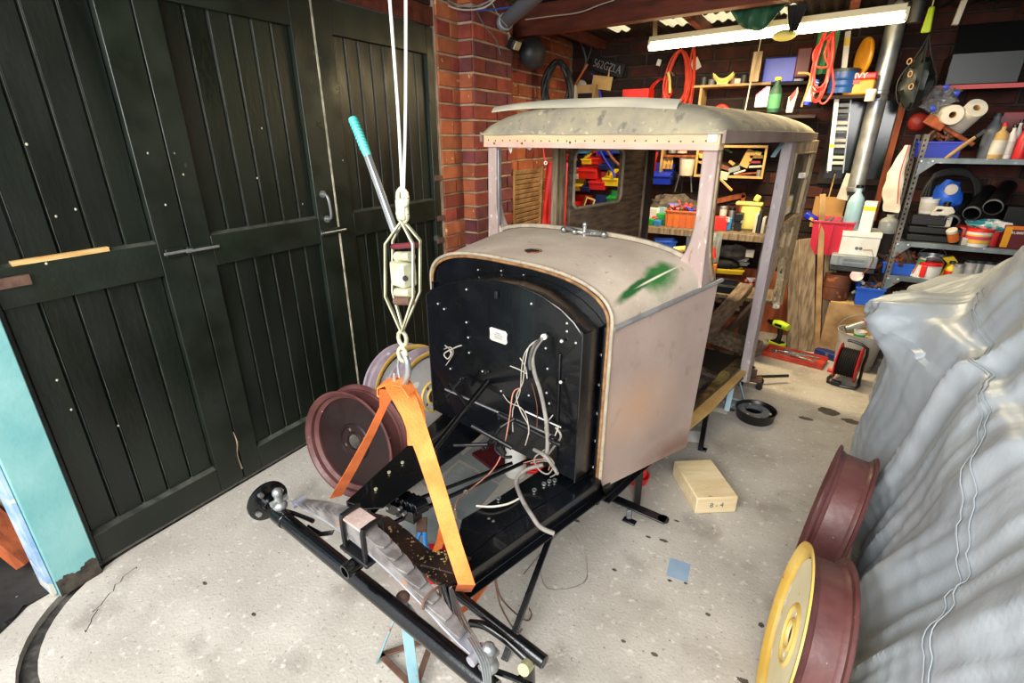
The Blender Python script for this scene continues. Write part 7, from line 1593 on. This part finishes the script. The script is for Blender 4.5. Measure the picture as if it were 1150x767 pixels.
p = at(1043, 22, Y=4.4); t = thing('tennis_sleeve', 'lime yellow tag hanging above the net bag', 'tag', p); obj('tag', MB().box((0, 0, 0), (.05, .03, .14), None, .6), 'lime', t, bev=.01); obj('string', MB().cyl((0, 0, .07), (0, 0, .20), .004, n=6), 'off_white', t)
p = at(1031, 137, Y=4.7); mb = MB(); mb.ball((0, 0, 0), .06, 12, 8, sq=(1, .8, 1)); solo('red_buoy', mb, mat('dull_red', '#8a2015', rough=.5), 'dull red round thing hanging below the net bag', 'ball', p)
# perspex / black box on the wall, upper right
a = at(1070, 60, Y=4.6); b = at(1143, 93, Y=4.6)
t = thing('storage_box', 'glossy black box with a lid on the red shelf at the upper right', 'box', ((a.x + b.x) / 2, 4.70, b.z)); w = b.x - a.x; h = a.z - b.z
obj('body', MB().b2((-w / 2, -.10, 0), (w / 2, .20, h)), 'black_plastic', t, bev=.006); obj('lid', MB().box((.01, .04, h + .09), (w * .98, .012, .2), Euler((R(-25), 0, 0))), 'black_plastic', t, bev=.004)
t = thing('red_shelf', 'long thin red shelf edge under the glossy black box', 'shelf', ((a.x + b.x) / 2, 4.60, b.z)); obj('board', MB().b2((-w / 2 - .05, 0, -.02), (w / 2 + .08, .30, 0)), 'dark_wood', t); obj('edge', MB().b2((-w / 2 - .05, -.012, -.026), (w / 2 + .08, 0, 0)), mat('red_edge', '#b8484a', rough=.5), t)
a = at(1083, 0, Y=4.5); b = at(1072, 28, Y=4.5); t = thing('pale_batten', 'short pale batten under the roof above the black box', 'batten', b); obj('batten', MB().bar(a, b, .04, .03), 'off_white', t, world=True)
p = at(1035, -2, Y=4.2); mb = MB(); mb.cyl((0, 0, -.06), (0, 0, .30), .035, n=14); solo('dark_roll', mb, 'dark_grey', 'dark roll hanging at the right end of the tube lamp', 'roll', at(1030, 12, Y=4.1))
# ================================================================== steel shelving
YS = 4.46; YSb = 4.90
zz = [at(1080, 178, Y=YS).z, at(1075, 276, Y=YS).z, at(1015, 311, Y=YS).z]
xL = at(1013, 250, Y=YS).x; xR = xL + 1.25
t = thing('steel_shelving', 'grey slotted steel shelving against the back wall, right of the flue', 'shelving', ((xL + xR) / 2, (YS + YSb) / 2, 0)); W2 = (xR - xL) / 2; D2 = (YSb - YS) / 2
for i, (x, y) in enumerate(((-W2, -D2), (W2, -D2), (-W2, D2 - .04), (W2, D2 - .04))): perf('upright', t, x, y, 0, 1.62)
for z in zz:
    obj('shelf', MB().b2((-W2, -D2, z - .004), (W2, D2, z)), 'shelf_steel', t); obj('shelf_lip', MB().b2((-W2, -D2 - .003, z - .032), (W2, -D2, z)), 'shelf_steel', t, bev=.001)
    for sg in (-1, 1):
        mb = MB(); mb.prism([(sg * (W2 - .0), z - .03), (sg * (W2 - .09), z - .03), (sg * W2, z - .12)], (0, -D2 - .004, 0), (1, 0, 0), (0, 0, 1), (0, .003, 0)); obj('gusset', mb, 'shelf_steel', t)
        o = bpy.data.objects.new('bolt', bolt_me); C.objects.link(o); o.parent = t; o.location = (sg * (W2 - .01), -D2 - .003, z - .02)
        o = bpy.data.objects.new('bolt', bolt_me); C.objects.link(o); o.parent = t; o.location = (sg * (W2 - .07), -D2 - .003, z - .02)
t0, t1, t2 = zz
def sh(px, z, Y=4.60): return Vector((at(px, 250 if z < 1.3 else 170, Y=Y).x, Y, z))
# hanging white sack at the upright
pc = [at(x, y, Y=4.425) for x, y in ((1020, 163), (1014, 178), (1006, 195), (1002, 212), (1001, 228), (1000, 238))]
mb = MB(); mb.grid(lambda a, b: Vector(pc[min(4, int(b * 5))]).lerp(pc[min(5, int(b * 5) + 1)], b * 5 - min(4, int(b * 5))) + Vector(((.016 + .034 * math.sin(b * 2.4)) * math.cos(2 * PI * a + 1.5 * b) * (1 + .3 * noise.noise(Vector((math.cos(2 * PI * a) * 2, math.sin(2 * PI * a) * 2, b * 7)))), .03 * math.sin(2 * PI * a), 0)), 24, 20)
sk = solo('white_sack', mb, 'off_white', 'long white woven sack with red lines hanging from the shelving corner', 'sack')
mb = MB(); mb.tube([pc[0] + Vector((.0, -.04, 0)), pc[2] + Vector((.02, -.045, 0)), pc[4] + Vector((.03, -.045, 0))], .003, 5); obj('cord', mb, 'red_bright', sk, label='thin red cord')
# top shelf
p = at(1070, 128, Y=4.55); mb = MB()
def roll(px, py, Y, lab, rot, rad=.062, ln=.24):
    p = at(px, py, Y=Y); t = thing('paper_roll', lab, 'paper roll', p); ax_ = Vector(rot).normalized()
    mb = MB(); mb.lathe([(.02, 0), (rad, 0), (rad, ln), (.02, ln)], 32, axis=ax_, close=True); obj('paper', mb, 'tissue', t); mb = MB(); mb.lathe([(.018, .001), (.0205, .001), (.0205, ln - .001), (.018, ln - .001)], 20, axis=ax_, close=True); obj('core', mb, 'cardboard', t)
roll(1070, 129, 4.47, 'white paper roll lying end-on in torn plastic on the top shelf', (-.12, .95, .05), .058); roll(1097, 121, 4.50, 'white paper roll leaning end-up to the right of the wrapped roll', (-.22, .85, -.52), .060)
mb = MB(); mb.ball((0, 0, 0), .075, 22, 14, sq=(1.15, .7, .9), lump=.9, ls=26); solo('plastic_wrap', mb, 'clear_film', 'crumpled clear plastic wrapping on the wrapped paper roll', 'wrap', at(1055, 111, Y=4.56))
for k, (x, y) in enumerate([(1063, 98), (1048, 122), (1075, 105)]): mb = MB(); mb.ball((0, 0, 0), .016, 10, 6, sq=(1, .3, .9), lump=.9, ls=30); solo('wrap_print', mb, 'deep_blue', ['blue printed scrap at the top of the plastic wrapping', 'blue printed scrap at the left of the plastic wrapping', 'blue printed scrap at the right of the plastic wrapping'][k], 'wrap', at(x, y, Y=4.43))
p = sh(1052, t0, 4.60); t = bin_('blue_tray', 'blue storage tray on the top shelf under the paper rolls', 'tray', (p.x, 4.60, t0), .22, .14, .10, 'deep_blue', taper=.08); junk_in(t, 14, .16, .09, .09, ['rust_steel', 'leather'], 31)
p = at(1058, 142, Y=4.56); t = thing('handplane', 'brown wooden mallet lying across the blue tray', 'handplane', p, ry=R(28)); obj('head', MB().box((-.05, 0, 0), (.12, .07, .06)), 'orange_wood', t, bev=.006); mb = MB(); mb.cyl((0, 0, 0), (.22, 0, -.01), .014, n=12); obj('handle', mb, 'orange_wood', t)  # carpenter's wooden plane, drawn as a block with a rod handle
p = at(1080, 165, Y=4.52); t = thing('brush', 'wooden handled brush leaning on the top shelf by the grey bottle', 'brush', p, ry=R(-48)); mb = MB(); mb.tube([(-.10, 0, 0), (0, 0, 0), (.08, 0, 0)], [.011, .014, .010], 10); obj('handle', mb, 'shelf_wood', t); obj('bristles', MB().box((.11, 0, 0), (.05, .03, .02)), 'dark_grey', t)
def bott(px, z, Y, name, lab, r, h, m, cap, neck=None, band=None, tilt=0, **k):
    p = sh(px, z, Y); return round_(name, lab, k.pop('cat', 'bottle'), p, r, h, m, cap, neck=neck, band=band, rot=(0, tilt, 0), **k)
bott(1108, t0, 4.60, 'grey_bottle', 'tall slate grey bottle on the top shelf beside the leaning paper roll', .045, .26, 'mid_grey', 'dark_grey', neck=.02)
bott(1119, t0, 4.56, 'glue_bottle', 'cream bottle with a red nozzle and green print on the top shelf', .040, .20, 'tan', 'red_bright', neck=.012, band='off_white')
bott(1131, t0, 4.56, 'white_tube', 'white and green sealant tube right of the cream bottle', .024, .19, 'paper', 'black_plastic', neck=.010, band='off_white')
bott(1136, t0, 4.62, 'white_tube', 'thin white tube with a black tip behind the red aerosol', .022, .22, 'paper', 'black_plastic', neck=.008)
bott(1146, t0, 4.55, 'red_aerosol', 'glossy red aerosol can at the right end of the top shelf', .033, .19, 'red_plastic', 'red_bright', neck=.02)
bott(1157, t0, 4.55, 'red_aerosol', 'second red aerosol can cut off by the right frame edge', .033, .20, 'red_plastic', 'paper', neck=.02)
p = at(1142, 127, Y=4.7); boxy('red_pack', 'shiny red packet above the aerosols', 'packet', (p.x, 4.78, t0), .14, .08, .28, 'maroon_glass')
# middle shelf
for i, (dz, l) in enumerate(((0, 'lowest'), (.055, 'middle'), (.11, 'topmost'))):
    p = sh(1040 - i * 2, t1 + dz, 4.62); w = .30 if i < 2 else .20
    boxy('black_case', f'black plastic case, {l} of the three stacked on the middle shelf', 'case', (xL + .05 + w / 2, 4.62, t1 + dz), w, .22, .052 if i < 2 else .075, 'black_plastic', bev=.010)
bott(1052, t1 + .108, 4.52, 'jerry', '', .04, .1, 'yellow_pale', None) if False else None
p = sh(1054, t1 + .108, 4.56)
t = thing('flat_bottle', 'cream screenwash container with a handle on the black cases', 'container', (p.x, 4.55, t1 + .108)); mb = MB(); w, h = .125, .135
mb.plate([(-w / 2, 0), (w / 2, 0), (w / 2, h * .8), (w * .35, h), (-w * .3, h), (-w / 2, h * .72)], [[(-w * .33, h * .74), (-w * .02, h * .74), (-w * .02, h * .86), (-w * .26, h * .86)]], (0, -.035, 0), (1, 0, 0), (0, 0, 1), (0, .07, 0)); obj('body', mb, 'off_white', t, bev=.006); mb = MB(); mb.cyl((w * .12, 0, h), (w * .12, 0, h + .03), .02, n=14); obj('cap', mb, 'black_plastic', t); mb = MB(); mb.prism([(-.03, .02), (.04, .02), (-.02, .07)], (0, -.0365, 0), (1, 0, 0), (0, 0, 1), (0, -.001, 0)); obj('print', mb, 'mid_grey', t)
for k in range(3): obj('print', MB().b2((-.02 + .01 * k, -.0372, .075 - .012 * k), (.045, -.036, .081 - .012 * k)), 'mid_grey', t)
t = round_('white_pot', 'white plastic pot with green marks at the left of the middle shelf', 'pot', sh(1037, t1 + .186, 4.60), .045, .10, 'white_plastic', r2=.055, open_=True, band='off_white'); 
p = at(1063, 222, Y=4.66); mb = MB(); mb.ball((0, 0, 0), .085, 16, 10, sq=(1, .8, 1.3), lump=.3); t = thing('blue_bag', 'blue plastic bag with a round yellow and white label behind the cream container', 'bag', p); obj('bag', mb, 'blue_plastic', t); q = mb
mb = MB(); mb.lathe([(0, -.006), (.035, -.004), (.037, 0)], 18, (0, -.07, .06), axis=(0, 1, 0)); obj('label', mb, 'off_white', t)
for k, (px, py, l, rr, ln) in enumerate([(1068, 249, 'black plastic pipe end, nearest to the cream container', .044, .34), (1091, 240, 'black plastic pipe end in the middle of three', .046, .36), (1115, 233, 'black plastic pipe end, rightmost of three', .050, .36)]):
    p = at(px, py, Y=4.50); t = thing('black_pipe', l, 'pipe', p); ax_ = Vector((.30, .85, .38 - .05 * k)).normalized()
    mb = MB(); mb.lathe([(rr - .005, 0), (rr, 0), (rr, ln), (rr - .005, ln)], 28, axis=ax_, close=True); obj('pipe', mb, 'black_plastic', t); mb = MB(); mb.lathe([(rr - .004, -.001), (rr + .002, .002), (rr + .002, .012), (rr, .014)], 28, axis=ax_); obj('rim', mb, 'mid_grey', t)
p = at(1068, 205, Y=4.72); mb = MB()
for k in range(3): mb.tube([p + Vector((-.14 + .02 * k, 0, -.10)), p + Vector((-.10, 0, .03 + .01 * k)), p + Vector((.04, 0, .06 + .012 * k)), p + Vector((.15 - .01 * k, 0, .0)), p + Vector((.17, .02, -.14))], .016, 8)
solo('black_hose', mb, 'black_rubber', 'thick black ribbed hose arching behind the blue bag', 'hose')
t = round_('orange_jar', 'orange tin lying tilted in front of the black pipes', 'tin', at(1071, 270, Y=4.50) + Vector((0, 0, .0)), .030, .075, 'orange_plastic', 'off_white', rot=(R(20), R(-25), 0))
t = boxy('white_books', 'small stack of white and grey cards beside the orange tin', 'cards', sh(1089, t1, 4.52), .03, .06, .05, 'off_white'); 
p = sh(1086, t1, 4.60); mb = MB(); mb.ball((0, 0, .06), .06, 12, 8, sq=(1.2, .8, 1), lump=.4); solo('red_rag', mb, 'red_bright', 'red rag stuffed between the orange tin and the white tub', 'rag', p)
t = round_('white_tub', 'white tub with a red lid and pink-yellow label on the middle shelf', 'tub', sh(1104, t1, 4.53), .062, .105, 'white_plastic', 'red_bright', band=stripe('tub_label', '#c8405e', '#e0b040', 'Z', 22), r2=.070, capn='lid')
mb = MB(); mb.ball((0, 0, 0), .09, 16, 10, sq=(1.3, .7, .4), lump=.6, ls=16); solo('teal_cloth', mb, mat('teal_cloth', '#3f9aa0', '#e0e0dc', rough=.8, scale=14, soft=.03), 'teal and white patterned cloth on the tub with the red lid', 'cloth', sh(1112, t1 + .135, 4.56))
t = round_('red_cup', 'red round container behind the tub with the red lid', 'container', sh(1119, t1, 4.62), .06, .12, 'red_bright')
t = boxy('yellow_tin', 'amber and maroon rectangular tin at the right of the middle shelf', 'tin', sh(1143, t1, 4.53), .12, .07, .15, 'maroon', rz=.1, bev=.006); obj('panel', MB().b2((-.062, -.037, .01), (-.025, -.0345, .14)), 'amber', t); obj('top_band', MB().b2((-.06, -.0365, .125), (.06, -.0347, .148)), 'orange_plastic', t); text('lettering', 'RUBBER', .022, 'paper', t, (.012, -.0368, .105), (R(90), 0, 0))
boxy('black_bin', 'tall black box at the back of the middle shelf right end', 'box', sh(1140, t1, 4.76), .16, .12, .25, 'black_plastic')
# bottom shelf
t = bin_('blue_bin', 'blue bin heaped with rusty brackets on the bottom shelf', 'bin', sh(1021, t2, 4.60), .17, .16, .085, 'blue_plastic', taper=.1)
junk_in(t, 40, .18, .14, .085, ['rust_steel', 'leaf_steel', 'leather'], 41, size=(.03, .08))
t = round_('paint_kettle', 'white tub with red lettering panel and a wire handle on the bottom shelf', 'tub', sh(1060, t2, 4.53), .065, .10, 'white_plastic', 'red_plastic', band='paper', r2=.070, capn='lid', handle='galv'); obj('panel', MB().box((-.04, -.058, .05), (.035, .012, .08), Euler((0, 0, -.6))), 'red_bright', t, bev=.002)
t = round_('metal_pail', 'grey metal pail with arched handle behind the white tub on the bottom shelf', 'pail', sh(1058, t2, 4.70), .07, .13, 'galv', r2=.08, open_=True, handle='galv')
t = boxy('green_packet', 'slim white and green packet leaning beside the blue bin', 'packet', sh(1043, t2, 4.53), .035, .05, .14, 'paper', bev=.002); t.rotation_euler[1] = R(12); obj('band', MB().b2((-.0178, -.0258, .09), (.0178, -.025, .13)), 'green_plastic', t); obj('stripe', MB().b2((-.0178, -.0258, .02), (-.008, -.025, .09)), 'orange_plastic', t)
t = thing('yellow_dustpan', 'bright yellow angular dustpan standing on the bottom shelf', 'dustpan', sh(1078, t2, 4.56), ry=R(12)); mb = MB(); mb.prism([(-.02, 0), (.02, 0), (.035, .13), (-.005, .16), (-.06, .13), (-.01, .10)], (0, 0, 0), (1, 0, 0), (0, 0, 1), (0, .04, 0)); obj('pan', mb, 'yellow_plastic', t, bev=.004)
bott(1085, t2, 4.52, 'yellow_bottle', 'yellow and red bottle with a dark cap by the yellow dustpan', .03, .12, 'yellow_plastic', 'dark_grey', neck=.014, band='red_bright')
bott(1094, t2, 4.50, 'clear_jar', 'clear jar beside the yellow and red bottle', .03, .11, 'milky', 'galv')
for k, (px, m, l) in enumerate([(1106, 'grimy_white', 'grimy white jar'), (1116, 'galv', 'bare metal can'), (1128, 'off_white', 'off-white can'), (1140, 'mid_grey', 'grey can')]): bott(px, t2, 4.54, 'shelf_jar', f'{l} on the bottom shelf above the silver cover', .034, .14, m, 'dark_grey', cat='can')
# dark wood upright behind, left of shelving
mb = MB(); a = at(1018, 100, Y=4.9); solo('wall_post', MB().b2((-.02, -.03, -.75), (.02, .02, .35)), 'orange_wood', 'orange-brown post on the back wall right of the flue pipe', 'post', (at(1013, 120, Y=4.9).x, 4.9, 1.75))
